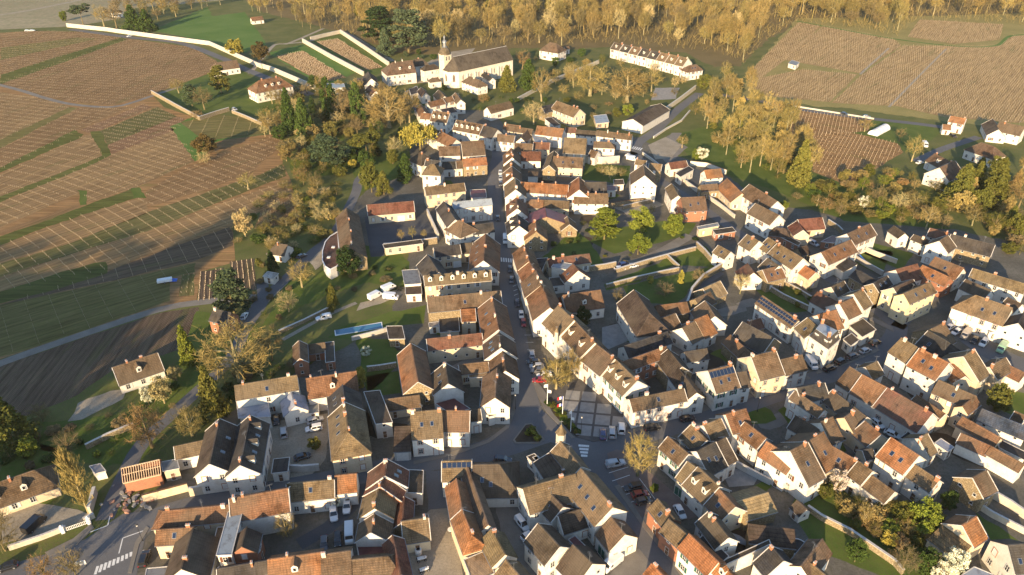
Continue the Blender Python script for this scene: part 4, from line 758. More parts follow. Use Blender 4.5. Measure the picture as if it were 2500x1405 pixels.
# key|ridge end, ridge end, a point of the visible eave (flat roofs: three corners)|eave height|roof|walls|options|label
HD = '''
8|-150,790 245,655 160,857|3|B|c|hB d2 c.55|long low brown-roofed house with dormer left of the poplar
8|645,628 715,612 752,660|2.4|G|w|f n=shed|small grey flat-roofed shed beside the lane right of the poplar
8|872,640 1132,580 1010,706|3.8|O|r|raft none n=barn|roofless brick barn with bare pale rafters and three arches
8|1155,600 1260,580 1276,640|3.4|G|c|f n=shed|small flat grey-roofed block attached to the roofless barn
4|805,1282 1122,1177 1010,1352|3.2|B|w|d1 s1 c.3,.65|low brown-roofed house with one dormer beside the dark field
4|1525,862 1650,890 1590,962|5|S|r|c.1|brick gable house with dark roof behind the great spreading tree
8|1245,485 1465,437 1340,552|4|T|w|c-1|small mossy-tiled cottage between roofless barn and tall white gable
8|1568,288 1497,608 1640,685|6|b|w|s2 c.1|tall white gable house with dark brown roof beside the blue-slate house
8|1788,262 1716,618 1858,688|6|S|w|d3 s2|white gable house with long dark slate roof and three dormers
8|1690,140 1900,130 1930,270|4|Z|w|f none n=annex|low annex under a pale zinc roof behind the slate gable house
p|573,942 724,917 650,963|7|T|w|c.1,.9 s1|long two-storey white house with mossy roof above the zinc annex
g|375,430 1365,335 800,625|5.5|o|c|hA c.02,.95|long orange-brown roof along the street at the lower left corner
g|265,715 820,680 400,925|4.6|o|c|s1 c.9|orange-brown roofed wing facing the black car at the crossing
g|820,695 640,1300 1080,1305|5|b|w|c.8|white gabled house with big dark brown roof near the zebra crossing
g|1365,455 1565,445 1400,1080|6.6|Z|w|f none n=annex|long pale zinc roof sloping beside the brick gable
g|1195,690 1310,685 1228,1015|4.6|o|w|f none n=annex|narrow orange tiled annex left of the pale zinc roof
g|1635,675 1560,960 1830,875|5.5|b|r|c-1|brick gable house with dark roof right of the pale zinc roof
g|130,1310 530,1275 510,1420|3|G|c|f none n=annex|low pebbly grey flat roof at the bottom edge left
g|1190,1310 1960,1180 1500,1440|5|S|w|c.7|long slate roof at the bottom edge below the brick gable
8|1640,860 2055,785 1945,965|6|o|w|c.04,.2 none|long bright orange roof stepping up the lower left street
9|235,755 570,722 430,855|4.5|T|w|s1 c.95|white cottage with mossy yellow-brown roof and white shutters
9|580,695 728,680 650,808|4.5|O|w|c-1|small bright orange roof beside the mossy cottage
9|648,170 675,388 551,480|6|T|c|hB s3 c.05,.4,.95 q|large cream hip-roofed house with mossy lit slope on the street
9|632,45 648,168 540,235|6|S|c|s2 c.9|dark slate-roofed wing behind the large hip-roofed house
p|748,925 869,907 9:450,130|5|o|w|d1 c.05,.6|long orange-brown roof with one dormer above the gravel yard
9|265,90 292,190 205,212|4|Z|w|c.9|small zinc-roofed wing with brick base beside the car yard
9|378,175 455,165 460,240|2.6|G|w|f none n=shed|tiny green flat-roofed shed by the gravel yard
9|790,100 900,88 985,310|5|b|p|f none n=hangar|large dark metal hangar roof between the hip house and the lawn
9|145,580 250,568 238,662|3|S|w|f n=shed|small white shed with slate roof in the yard by the street
9|935,150 1180,118 1080,210|3|B|c|c-1|low brown-roofed outbuilding behind the tall tan house
9|1120,240 1338,222 1260,420|6|T|w|q s2 c.02,.97|tall white house with tan roof and brick window surrounds at the bend
9|1345,228 1540,230 1470,372|5.5|o|w|q c.5|white house with stepped orange-brown roof right of the tall tan one
9|1008,345 1122,340 1080,515|3.2|b|p|m gd n=garage|lean-to garage with dark roof left of the tall tan house
9|1540,225 1615,215 1600,292|4.5|b|w|q c-1|small white house with dark roof beside the archway
p|1213,899 9:1722,132 9:1628,110|6|B|w|c.3|white corner house with brown roof where the main street widens
5|1365,1250 9:1388,35 9:1285,108|5|b|w|s2 c.1|white gable house with skylights behind the corner house
5|1120,1110 9:1172,22 9:1075,125|5|O|s|nw n=barn|big stone barn with bright orange left slope
9|1300,180 1430,145 1540,215|3|M|w|f none n=annex|low maroon metal roof between the white gables
5|1700,780 1748,1010 1625,1000|6|o|w|s2 c.05,.6|long orange-brown street house left of the main street bend
5|1750,1030 1765,1140 1648,1190|6|b|w|s3 c.9|dark-roofed street house with skylights left of the main street
5|1775,1160 1797,1300 1690,1290|5.5|B|w|c.5|street house above the white corner house on the main street
5|1238,782 1760,733 1400,868|6.2|B|s|s1 c.75|long stone house with brown roof below the dormer building
5|1478,866 1578,860 1530,948|5|O|c|m c-1 n=annex|small bright orange lean-to roof behind the street houses
5|1325,925 1455,915 1465,1020|3|S|c|f none n=annex|dark flat roof in the courtyard below the long stone house
5|1250,965 1315,955 1322,985|2.5|p|w|f n=shed|tiny white shed against the long stone house
5|1215,625 1690,585 1460,672|6.5|T|c|d6 c.5|long cream building with mansard roof and row of little dormers
5|1240,475 1320,600 1170,560|5|S|w|c-1|slate-roofed wing on the garden side of the dormer building
5|1285,425 1468,402 1380,478|5.5|S|c|gd c-1|grey-roofed cream garage house behind the dormer building
5|1062,590 1170,582 1192,680|4|G|w|f none n=terrace_block|flat-roofed terrace block beside the white vans
5|1085,695 1190,690 1196,755|3|b|w|f n=shed|low brown flat roof next to the white vans
5|1655,325 1640,518 1545,500|5.5|o|w|s3 c.5|white gable house at the main street zebra crossing
5|1475,395 1560,390 1510,462|4|b|c|c-1|small dark roof behind the zebra crossing house
5|1468,228 1492,240 1500,362|6|B|w|hAB c.9|white pyramid-roofed house south of the zinc-roofed mansion
5|1550,265 1705,245 1640,318|5|S|w|c.1|slate-roofed street house beside the pyramid roof
5|1420,100 1695,72 1570,128|7|Z|w|q c.5|white mansion with formal facade and zinc roof on the main street
5|1355,95 1440,225 1330,190|7|S|w|c.5|tall white wing with grey roof left of the mansion
5|808,120 1138,92 980,178|4|R|c|gd n=school|school building with long red roof above the playground
5|660,140 710,440 605,330|5|B|s|nw c.3,.6,.9 n=school_hall|long brown-roofed hall left of the school playground
5|925,402 1190,368 1206,396|3|b|c|f none n=shelter|narrow brown shelter roof at the lower playground edge
5|165,395 240,405 250,485|3|b|w|hA c.1|small hip-roofed white house with dark roof left of the lane
5|100,598 172,612 140,645|2.5|p|w|f n=garage|white flat-roofed garage below the little hip-roofed house
1|1220,1340 1500,1308 1370,1378|6|B|c|c.5 q|long cream house with brown roof and tall windows above the mansion
5|1548,15 1650,10 1660,65|3|M|w|f none n=annex|maroon metal roof behind the mansion
5|322,1090 328,1215 383,1228|5|B|r|c-1|little brick gable house in the shaded gardens
5|385,1120 505,1103 450,1172|3|B|r|c-1 n=outbuilding|low brown outbuilding right of the little brick gable
5|510,1108 570,1100 575,1235|3|S|r|f none n=outbuilding|dark flat outbuilding in the shaded garden yard
5|1235,1078 1625,1035 1430,1135|5|R|c|c.4|long maroon-roofed cream house across the courtyards
5|950,990 1055,988 1075,1075|3|b|s|f none n=shed|grey-brown shed roof right of the swimming pool
5|1465,1262 1670,1240 1560,1318|4|B|c|c-1|small brown roof among the courtyards near the corner house
5|1535,1300 1690,1290 1700,1345|3.4|P|c|f none n=annex|pale stone-tiled flat roof near the corner house
1|990,447 1130,432 1080,525|7|B|w|hA d2 c.1,.5|abbey house with brown hip roof and two dormers
1|1225,470 1290,460 1260,500|7.5|b|w|hAB c-1|tall white abbey house with hip roof left of the church
1|1150,425 1200,420 1190,470|6.5|b|w|hAB c.5|dark-roofed rear wing of the abbey house
1|1270,560 1310,555 1290,585|4|B|w|hAB c-1 gd n=gatehouse|small pavilion with pyramid roof and dark gate below the church
1|1540,548 1610,572 1600,625|5|B|w|hAB c.5|hip-roofed white house against the church apse
1|1640,515 1705,560 1690,585|5|S|w|c.5|dark-roofed house behind the chapter house at the church side
1|815,512 838,562 778,585|4|S|w|c-1|dark pointed roof at the corner of the walled vineyard
1|712,565 778,560 750,610|3.6|S|w|c-1 n=outbuilding|low dark outbuilding below the walled vineyard
1|830,605 870,650 805,655|4|R|w|c-1|small red roof hidden among the bare trees below the abbey
1|478,598 640,600 650,630|4|Z|w|f n=annex|white flat-roofed annex at the foot of the walled vineyard
m|365,455 455,520 400,580|5|b|w|c.1|dark brown roof squeezed behind the yellow willow
m|460,335 560,315 605,355|4|S|w|f none n=annex|dark slate annex behind the three-dormer house
m|850,313 1040,265 980,338|4.5|B|w|c-1|white gable house with brown roof on the lane right of the church gardens
n|915,615 990,610 998,650|3|b|w|f none n=shed|small dark shed behind the gravel yard wall
m|655,690 735,640 760,700|3|S|w|f none n=shed|little dark roof in the court above the street bend
1|1195,625 1228,668 1170,655|4|B|w|c-1|small gable cottage below the abbey pavilion
1|1320,642 1362,690 1290,690|4|T|w|c-1|tan-roofed small gable cottage under the church
1|1190,745 1218,800 1160,785|5|o|w|c-1|orange-brown gable at the top of the church lane
1|1240,735 1350,708 1300,757|6|o|w|c.1|long orange-roofed house on the church lane
1|1345,705 1415,690 1390,730|6|o|w|c-1|short orange roof next to the white end gable on the church lane
1|1440,663 1478,715 1418,700|6|T|w|c-1|white end gable house with tan roof closing the church lane
1|1280,795 1400,808 1320,870|6|B|w|d3 c.05,.95|white house with brown roof and three dormers above the willow
1|1195,810 1270,815 1230,850|5|o|w|c-1|small red-brown roof above the yellow willow
1|1450,858 1640,893 1530,945|7|B|w|d5 c.3|long row house with five dormers curving at the street top
1|1640,895 1740,925 1680,985|6.5|S|w|c.1|slate-roofed row house following the five-dormer house
1|1740,960 1865,972 1800,1012|5.5|B|w|c.5|brown-roofed row house at the inner street bend
1|1790,885 1900,900 1850,930|6|o|c|c.05|orange-brown roof behind the street bend
1|1320,932 1445,995 1370,1035|5|o|w|c.1|orange-brown roof right of the yellow willow
1|1322,1050 1470,1045 1380,1112|6|B|w|c-1|long brown-roofed barn house left of the main street top
1|1482,1015 1640,1005 1570,1110|6.5|B|w|c-1|big plain brown roof at the main street top
1|1490,1138 1658,1125 1580,1183|5.5|O|s|c-1|orange-roofed stone house with many windows by the main street top
1|1340,1160 1440,1155 1390,1207|4|S|w|c-1 n=outbuilding|low slate outbuilding in the court near the main street top
1|1440,1152 1486,1150 1462,1202|4|B|w|c-1 n=outbuilding|little brown-roofed link next to the slate outbuilding
1|1188,1090 1206,1097 1160,1168|6|b|w|hAB c.9|steep dark pyramid roof beside the conifers
1|1230,1140 1330,1150 1290,1190|6|S|w|c.1|slate roof behind the tan pyramid house
1|1265,1175 1288,1176 1280,1250|7|T|w|hAB c-1|square white villa with tan pyramid roof
p|632,197 680,188 655,222|6|o|w|hAB d3 c.1,.9|white country house with orange hip roof and dormers by the white wall
0|1545,450 1690,430 1620,495|4|B|w|hA c-1 n=barn|white barn with brown hip roof beside the upper left road
p|612,43 640,40 630,50|3|o|w|c-1 n=outbuilding|small far building with orange roof at the wood edge
p|275,26 292,25 284,31|4|o|w|hAB c-1|distant white house among the trees at upper left
2|300,305 345,312 300,372|6|B|w|hAB c-1|white hip-roofed house alone at the forest edge
2|402,335 436,332 418,350|3.5|B|w|c-1 n=chapel|tiny white chapel beside the lone hip-roofed house
2|1290,470 1345,462 1230,525|5.5|B|w|hAB s2 c-1|hip-roofed white house at the right end of the terrace row
2|350,722 515,783 385,805|6|T|c|c.75,.9|big tan-roofed house in the middle of the orchard gardens
2|240,765 320,745 290,800|5|S|s|c-1 n=outbuilding|dark-roofed stone wing left of the tan orchard house
2|265,850 310,840 375,895|3|b|w|f none n=shed|dark flat shed roof below the tan orchard house
2|1090,742 893,853 1060,843|4.5|b|w|p22 nw none n=warehouse|large white warehouse with dark low-pitched roof by the road
2|615,830 700,820 720,875|3|Z|c|f none n=shed|small shed with grey metal roof left of the warehouse
2|635,933 890,963 760,985|6|B|w|c.3,.6,.95|long curved white house with brown roof below the warehouse
2|405,985 562,993 470,1095|6|T|c|c-1|plain tall house with large tan roof behind the orange gable
a|890,128 1310,150 1150,285|5|B|c|s2 c.1|cream house with brown roof and two skylights above the white orchard
a|895,50 822,258 760,245|5|T|s|nw c-1 n=barn|steep stone gable barn with tan left slope
2|615,1013 735,1018 680,1055|6.5|B|w|hB c.9|white house with brown hip roof above the small orchard
2|595,1072 645,1085 562,1112|4|B|w|c-1 n=outbuilding|little brown gable left of the white hip house
2|210,900 400,922 300,970|6|O|w|c-1|bright orange roof on the upper cross street
2|165,950 240,945 276,1015|5|Z|w|f none n=annex|pale grey zinc roof beside the orange cross street house
2|415,912 488,915 450,948|5|R|w|c-1|short red roof on the upper cross street
2|490,928 628,940 560,968|5|b|w|c-1|dark brown roof between the red roof and the curved house
2|0,900 180,925 80,945|6|B|c|c.5|brown roof at the left end of the upper cross street
2|145,925 95,985 182,957|5|B|w|c-1|brown gable house at the bend of the cross street
2|50,1025 178,1030 110,1085|5|B|w|c-1|brown-roofed house behind the main street top right
2|185,1017 300,1022 240,1065|5|R|c|c.5|small red-roofed house beside the tall tan roof
a|530,62 705,65 600,188|4|R|w|c-1|red-roofed courtyard house behind the main street
a|530,345 665,350 590,412|3|b|w|m none c-1 n=shed|little dark red shed roof in the courtyard behind the main street
a|288,12 295,140 170,150|6|o|w|d1 c.7,.9|first street house right of the main street top with two chimneys
a|288,185 288,258 165,260|6|B|w|c.95|second street house right of the main street top
a|290,270 302,425 165,370|6|o|w|d1 c.9|orange street house opposite the parked cars on main street
a|335,435 346,605 192,600|6|T|w|c.9|tan street house with white gable on the main street right side
a|360,710 367,870 218,920|5.5|R|w|d1 s2|red street house with dormer on the main street right side
a|362,955 395,1125 222,1190|5.5|S|w|d2 c.8|slate street house with tiny dormers facing the white van
a|625,1050 640,1200 470,1220|5|o|s|s1 c.05,.9|stone gable house with orange left slope behind the slate street house
a|1085,990 1115,1105 985,1120|3|B|s|c-1 n=cottage|tiny stone gable cottage left of the spreading cedar
a|762,865 785,990 1060,960|4|M|s|p22 none n=barn|stone barn with maroon metal roof behind the red street house
a|570,750 740,755 640,862|4|o|c|hA c.6|low orange hip roof across the yard from the red street house
a|745,755 1110,770 950,865|4|B|c|c-1 n=outbuilding|low brown outbuilding continuing the orange hip roof
a|420,497 1100,540 780,655|5.5|O|w|c.45,.75|long white house with bright orange roof behind the main street
a|1248,425 1256,608 1085,690|6|O|w|c-1|tall orange gable at the end of the long white house
a|1325,500 1640,498 1480,655|5.5|S|w|none c-1 n=barn|dark barn roof right of the tall orange gable
a|1180,660 1665,663 1400,800|5|B|w|c.4,.65|low white house with brown roof and two chimneys by the gravel yard
a|1640,550 1770,550 1776,620|3|M|w|f n=shed|tiny white shed with maroon roof beside the gravel yard
2|968,1178 978,1256 882,1325|8|B|w|nw c-1 n=barn|very tall white gable barn at the upper fork
2|1012,1166 1100,1176 1060,1215|6|T|s|c-1|stone house behind the very tall white gable
2|915,1140 990,1150 935,1175|6|T|w|c.1|tan roof just above the very tall white gable
2|1148,1165 1272,1148 1220,1200|4|R|w|c-1|small white house with red roof on the fork road
2|1200,1240 1290,1190 1326,1215|4|S|w|f n=annex|slate flat-roofed white annex below the small red roof
2|1405,1218 1520,1207 1470,1270|5|O|w|c-1|white house with brightest orange roof near the wood
p|1775,436 1812,472 1770,478|4|O|c|c-1 n=barn|big square orange barn roof on the fork road
2|1375,1325 1495,1315 1440,1362|4|B|s|c-1|low brown-roofed stone house before the square orange barn
p|1640,449 1656,478 1627,464|6|T|w|c-1|white gable house with tan roof on the fork road left side
p|1830,450 1898,492 1840,495|6.5|B|w|q c.6|white house with brown roof behind the square orange barn
3|190,455 215,432 268,448|2.8|G|w|f n=vineyard_hut|small white hut standing alone in the right vineyard
3|1350,830 1460,850 1400,880|5.5|O|w|c.95|white modern house with orange roof below the right vineyard
3|1295,890 1352,895 1320,925|3|O|w|c-1 n=annex|low orange wing left of the white modern house
3|1700,870 1880,908 1770,955|5|B|w|c.2|white house with brown roof at the right edge below the vineyard
3|1650,850 1692,928 1592,930|3.5|B|w|c-1 n=annex|low brown wing left of the right edge house
3|1570,1020 1660,1050 1520,1092|4.5|B|w|hAB c-1|square bungalow with brown hip roof and balcony
3|1235,1098 1358,1163 1235,1182|4|B|w|d1 c.05|brown-roofed house with one dormer near the forsythia hedge
3|1380,1150 1270,1200 1480,1225|5|B|w|c.2|white gable house half hidden by golden conifers
6|1238,68 1407,60 1350,158|5|B|r|s2 c-1|brick house with red and tan roof above the cedar garden
6|1355,275 1495,250 1506,270|3.5|G|y|f n=garage|yellow flat-roofed block at the end of the drive
6|1465,300 1600,280 1626,310|3|b|r|f none n=shed|low brick shed next to the yellow flat-roofed block
p|1845,497 1902,526 1850,533|6.5|B|w|gd c-1|white house with big garage door on the fork road
6|1505,408 1592,455 1500,475|5|T|w|s1 c-1|white gable house at the corner of the walled lawn
6|1712,330 1795,378 1680,415|6|T|w|s1 c.5|white house with tan roof above the corner gable house
f|95,238 225,320 60,440|6|T|w|s2 c.9|left half of the long tan roof with many skylights
f|225,320 590,535 200,535|6.5|T|w|s3 c.05|right half of the long tan roof with white skylights
f|12,700 270,638 220,828|4.5|o|s|s2 c-1|stone house with orange roof beside the small garden
f|85,530 245,640 0,690|5|b|w|s1 c-1|dark roof wedged between the long tan roof and the stone house
f|612,635 770,735 580,765|4.5|O|c|q c-1|little cream house with bright orange roof by the narrow street
6|1712,537 1757,600 1632,600|4|R|w|c-1|white gable with bright red roof next to the bare round tree
f|845,453 1270,268 1190,510|6|o|w|s2 G c-1 n=barn|white barn with arched windows and two big brown doors
f|1215,185 1545,40 1500,255|6|B|w|s2 c.55|white house with brown roof and tall chimney behind the arched barn
f|500,0 590,130 425,155|4|R|c|none c-1 n=barn|maroon left roof of the arched courtyard barns
f|520,-20 860,-50 750,115|4|R|c|G c-1 n=barn|red right roof of the arched courtyard barns
f|215,95 330,110 260,215|3.5|b|r|hAB c-1 n=outbuilding|small dark hip-roofed brick outbuilding by the narrow street
f|320,195 550,310 510,355|3|b|r|f none n=outbuilding|narrow brick outbuilding range with brown roof
f|520,385 640,350 640,470|3|b|s|c-1 n=shed|little stone-tiled shed left of the arched barn
f|850,295 1000,220 1172,240|3|M|r|f none n=shelter|maroon carport roof behind the arched barn
f|1250,540 1365,612 1140,700|3.5|S|w|m none c-1 n=shed|dark lean-to shed right of the arched barn
f|1345,695 1640,860 1390,865|4|S|s|c-1|grey-roofed house below the lawn with the slide
f|1592,893 1790,780 1760,960|5|S|s|s2 c-1|stone gable house with dark roof behind the cream gables
f|990,945 1170,855 1190,1020|5|b|c|s1 c-1|cream gable house with dark brown roof in the middle of the right quarter
f|800,1010 1080,1160 780,1190|4|R|w|c.1|white house with maroon roof beside the long gardens
f|1310,1045 1440,970 1550,1200|7|T|w|c.95|tall house with mossy roof above the street corner
f|1110,1185 1300,1098 1300,1365|6.5|o|w|c.03|orange-brown roof in the middle of the stepped trio
7|400,905 f:1060,1270 540,1005|6.5|O|w|c.5|bright orange roof behind the white corner mansion
7|5,768 262,942 100,920|6|B|w|q sol c.95|white terrace with a roof full of dark solar panels
7|330,925 405,1000 265,1022|6.5|T|w|s1 q c-1|white house with tan roof between solar roof and mansion
7|630,985 720,935 810,1010|3.6|b|w|f n=workshop|flat dark roof with white rooflights beside the mansion
7|585,1080 640,1040 690,1085|3.4|b|w|f n=garage|low white garage block right of the mansion
7|945,268 1022,320 930,322|4.5|b|w|c-1|small white gable at the back orchard
7|1090,330 1202,376 1130,370|5|b|w|c.6|white house with dark roof right of the small back gable
7|1205,285 1335,320 1262,360|5|R|w|c.95|red-brown roof at the orchard edge
7|1268,378 1330,335 1355,440|7|B|w|c-1|tall white gable with tan roof at the upper right quarter
7|1355,328 1665,405 1500,452|5|S|s|c.03,.3|long dark-roofed stone house at the orchard edge
7|1240,490 1442,570 1350,640|5|o|w|s1 c-1|white house with orange-brown roof by the alley
7|1150,550 1350,640 1290,690|5|O|r|s1 c-1|brick house with bright orange roof by the alley
7|960,580 1110,540 1122,650|4|R|w|c-1|dark red roof behind the small back lawn
7|940,712 1080,650 1010,790|6.5|b|y|gd c-1|cream gable house with white garage door at the street corner
7|1015,752 1205,670 1180,768|8|T|y|s2 c-1|tall cream house with lit tan roof at the street corner
7|1510,573 1900,690 1640,680|6|T|w|c.4|long tan roof behind the alley at far right
7|1460,650 1640,730 1550,775|5|b|w|none c-1 n=barn|dark brown barn roof below the long tan roof
7|1530,765 1790,855 1570,925|6.5|T|w|hA q s2 c.3,.9|large white house with brick pilasters above the parked cars
7|700,588 820,660 760,705|4|S|s|c-1 n=outbuilding|low dark outbuilding in the shaded yards
b|555,252 735,162 870,445|4.6|B|s|c.9|brown roof with lit ridge in front of the row of parked cars
b|510,280 760,420 430,560|4.6|S|c|hB s1 c-1|black hip roof in shadow at the street corner
b|125,383 370,530 60,650|8|T|w|q c.2|tall white house with mossy roof above the street bend
b|385,532 800,740 380,860|8|O|w|s2 c.1,.55|tall white house with glowing orange roof
b|800,690 1030,930 740,890|5|O|c|s1 c-1|orange-brown roof in the gap behind the glowing orange house
b|1010,650 1165,553 1300,950|6|T|c|c.8|cream gable with steep tan roof and ivy
b|1380,800 1610,662 1540,940|5|T|c|c.05|tan roof right of the ivy gable
b|1600,745 1900,890 1720,960|4|o|w|none c-1 n=shelter|open-fronted roof at the right edge over a terrace
b|1870,30 1790,175 1500,245|5|S|w|c-1|white house with slate roof beside the green van
b|660,985 1190,1215 680,1210|6|B|c|q s1 c.5|cream house with brown roof and one lit triangle
d|1000,185 1178,45 1130,250|6|o|c|c-1|orange-brown slope joining the cream house
c|1260,95 1440,205 1130,365|4.5|B|w|q c-1|upper end of the long low red-roofed row
c|1440,205 1790,390 1390,530|4.5|o|w|q gd c-1|middle of the long low red-roofed row with garage door
c|1800,395 d:565,290 d:150,440|4.5|R|w|q c.05,.9|lower end of the long low red-roofed row behind two parked cars
c|1480,100 1645,15 1640,240|5|T|w|c-1|small tan-roofed gable at the top of the long low row
d|340,28 745,300 500,250|4|o|c|none c-1 n=outbuilding|narrow tan roof strip behind the long low row
d|370,652 490,580 550,880|4|T|w|c.05|small ribbed tan roof beside the square zinc roof
d|100,650 230,552 490,590|3|S|w|f none n=annex|dark flat roof next to the red and white car
d|605,720 690,660 860,775|3|Z|w|f none n=shed|square pale zinc shed roof in the lower right quarter
q|510,128 960,420 520,590|6.5|O|w|s2 c-1|tall white house with glowing orange roof and two skylights
q|900,572 1290,825 980,900|5.5|T|w|c.98|white house with mossy tan roof and small square windows
q|155,715 560,1010 200,1035|4|B|w|c-1|low brown-roofed cottage at the wild garden
d|1140,1213 1335,1105 1500,1375|5|B|s|nw c-1 n=barn|stone gable barn with brown roof at lower right
d|1410,765 1873,1020 1560,980|4|o|w|none c-1 n=barn|long blank white wall building with tan roof
d|980,575 1400,760 1100,790|3.5|o|w|none c-1 n=barn|low red-brown roof in line with the blank white building
d|1000,340 1540,640 1180,610|4|o|c|none c-1 n=barn|long ribbed orange roof beside the blue slate roof
d|1280,228 1950,500 1500,500|5|N|w|c-1|long building with blue slate roof at the right edge
d|1530,670 1873,840 1873,960|3|S|w|f none n=annex|dark flat roof below the blue slate building
d|1750,260 1900,330 1760,400|4|B|w|c-1|brown roof at the right edge above the blue slate building
l|1182,645 1395,512 1480,880|5|O|c|none c-1 n=barn|cream gable with bright ribbed orange roof near the white blossom
l|880,650 1310,960 900,1030|3.2|T|c|m none c-1 n=annex|tan lean-to roof left of the ribbed orange roof
l|1895,945 2200,925 1950,1370|6|S|w|s2 c-1|slate-roofed white house at the bottom right corner
l|1190,1405 1370,1290 1650,1405|4|Z|w|f none n=veranda|glazed pale roof at the bottom edge right
c|475,440 890,715 620,690|6|B|w|q c.25|white and grey gabled house with brown roof facing the curve of the street
c|500,400 890,320 780,560|6|S|w|c.8|dark street-side roof behind the white and grey gable
c|1010,430 1500,810 1000,680|5|b|c|c.02|long dark roof parallel to the low red-roofed row
c|480,795 850,1005 450,1000|4|b|w|c.3|low dark roof behind the terrace with shrubs
c|850,885 1010,812 1150,1130|5|B|w|c.3|white gable with brown roof lit by the sun in the lower quarter
c|1185,815 1290,745 1380,980|5|B|c|c.95|brown roof with pale verge in the middle of the lower quarter
c|1480,870 1700,1060 1350,1090|4.5|o|c|c.7|tan roof with long chimney shadow beside the two parked cars
c|1440,1290 1580,1260 1560,1400|4|S|c|c-1|small dark roof below the long chimney shadow roof
e|745,-5 1050,190 780,215|6|O|w|c.95|orange-roofed house with climbing plant on its wall
e|992,95 1172,0 1270,410|6|B|w|c.8 s1|steep brown roof right of the climbing plant house
B|330,450 440,380 520,620|5|o|c|s1 c.5|orange roof beside the steep brown roof
B|480,470 690,590 560,640|5|o|w|s1 c.95|orange-brown roof above the pink blossom tree
B|690,590 790,660 650,710|5|B|w|c.5|short brown roof right of the pink blossom tree
A|1285,592 1350,640 1220,720|5|T|c|gg c-1|tan roof beside the green garage doors
A|1360,632 1510,770 1330,830|5|T|w|d2 c.95|tan roof with two dark dormers by the car park
A|1500,780 1625,915 1440,930|5|o|c|s1 c-1|orange lit roof next to the pale stone roof
e|430,630 755,535 700,770|3.6|P|s|p25 none c-1 n=barn|stone barn with pale mottled stone-tile roof
A|1145,415 1290,538 1110,515|6|B|w|gs s1 c-1|white house with green shutters by the round bare tree
A|1310,330 1420,440 1260,450|6|T|w|s1 c.05,.3|mossy roof with big chimneys behind the round bare tree
A|1400,335 1520,283 1510,435|6.5|T|w|c.05|mossy roof with pale verge next to the street corner
A|1560,255 1700,215 1690,365|6.5|o|w|s1 c.3|orange-brown lit roof of the tall white-walled house
A|1695,310 1845,425 1720,450|6|o|w|s1 c-1|tiled roof with one skylight below the tall white-walled house
A|1350,520 1480,450 1530,640|5|S|w|s2 c-1|black roof with two skylights above the small patio
A|1490,455 1555,420 1610,590|5|b|w|c-1|dark brown roof right of the black skylight roof
A|1070,862 1185,1000 1050,985|5|T|r|s1 c.7|brick house with mossy roof on the side street
A|1150,1005 1278,1115 1140,1135|5|T|r|c-1|second brick house with mossy roof on the side street
A|1295,1112 1500,1308 1310,1295|6|O|w|gs c-1|white house with long glowing orange roof on the side street
A|1500,1310 1610,1410 1470,1380|6|O|w|d1 c-1|orange roof continuing at the bottom edge of the side street
e|130,735 340,1005 0,850|6|b|w|c.1,.3|dark brown roof with white chimney behind the orange side street roof
e|0,1060 100,975 330,1200|5|S|w|f none n=annex|black flat roof behind the glowing orange side street roof
e|550,865 1030,925 600,1060|3.6|b|s|m none c-1 n=barn|long dark curved roof below the stone-tile barn
e|300,1240 760,1040 775,1085|4.2|b|w|f none n=annex|narrow red-brown roof with rooflights in the dark block
e|790,1100 920,1250 640,1300|4.6|S|w|c.05|dark roof at the bottom edge in the right block
e|1330,1025 1110,1305 1080,1160|5|B|w|c-1|brown gable roof beside the round garden pool
e|1215,1285 1383,1420 1150,1380|5|T|w|c.1|tan roof at the bottom edge beside the brown gable
e|1065,615 1160,705 1025,660|2.5|b|w|c-1 n=shed|tiny brown garden shed in the long garden
j|415,150 610,385 400,330|6|T|w|c-1|corner house with little belfry facing the flower triangle
j|610,405 905,760 725,915|6.5|T|w|s3 c.97|long tan roof with three skylights on the side street corner
j|315,258 445,455 210,400|4.5|b|w|m c.95|dark lean-to wing behind the belfry house
j|70,590 555,455 190,803|6|T|w|c.75|long mossy cross roof with white end gable by the yard
j|280,590 442,762 290,850|5|b|w|s1 c.1|dark gable roof inside the courtyard block
j|400,850 670,765 580,970|4|b|w|c-1|low dark roof beside the round patio table
j|210,920 410,1135 170,1185|6|b|w|c-1|white gable house with dark roof at the bottom middle
j|535,1120 712,1290 430,1370|5|b|w|c-1|dark square roof at the bottom middle right
j|500,1080 560,1045 760,1240|3|M|w|f none n=shelter|long dark red canopy along the patio
j|895,865 1020,1015 815,1100|4.5|B|w|gg c-1|brown-roofed garage house beside the white van
j|1275,1300 1390,1420 1210,1400|5|O|w|c.2|orange roof at the bottom edge below the side street
i|430,205 735,195 560,400|5.5|T|w|solh c-1|mossy roof with dark metal upper band on the street
i|760,240 1030,235 1000,575|3.5|b|w|hB gd s2 c-1|low dark hip roof with white garage doors in the yard
i|578,390 640,715 495,640|6|O|c|c-1|upper half of the long orange roof along the paved yard
i|640,715 745,985 590,980|6|O|c|hB c.95|lower half of the long orange roof along the paved yard
i|700,270 912,868 770,690|6|B|w|c-1|long ridge roof behind the orange roof with one lit strip
i|950,920 1090,1180 925,1240|6|T|w|c.1|tan roof section below the long ridge roof
i|1105,1245 1240,1405 970,1400|6|T|w|c-1|tan gable at the bottom edge below the long ridge roof
i|670,1250 875,1160 970,1380|5|P|c|f none n=annex|mottled stone-tile roof below the orange roof
i|5,840 280,800 150,1045|3.5|T|c|c.9|mossy low house beside the paved yard
i|70,300 225,308 215,535|4|b|w|f none n=annex|dark gravelly flat roof beside the asphalt yard
9|950,578 938,692 1095,740|6|R|w|s2 c.1|red-brown gable house on the street above the drive
9|935,700 905,770 1075,805|5.5|R|r|c.95|short red-brown roof below the red-brown gable
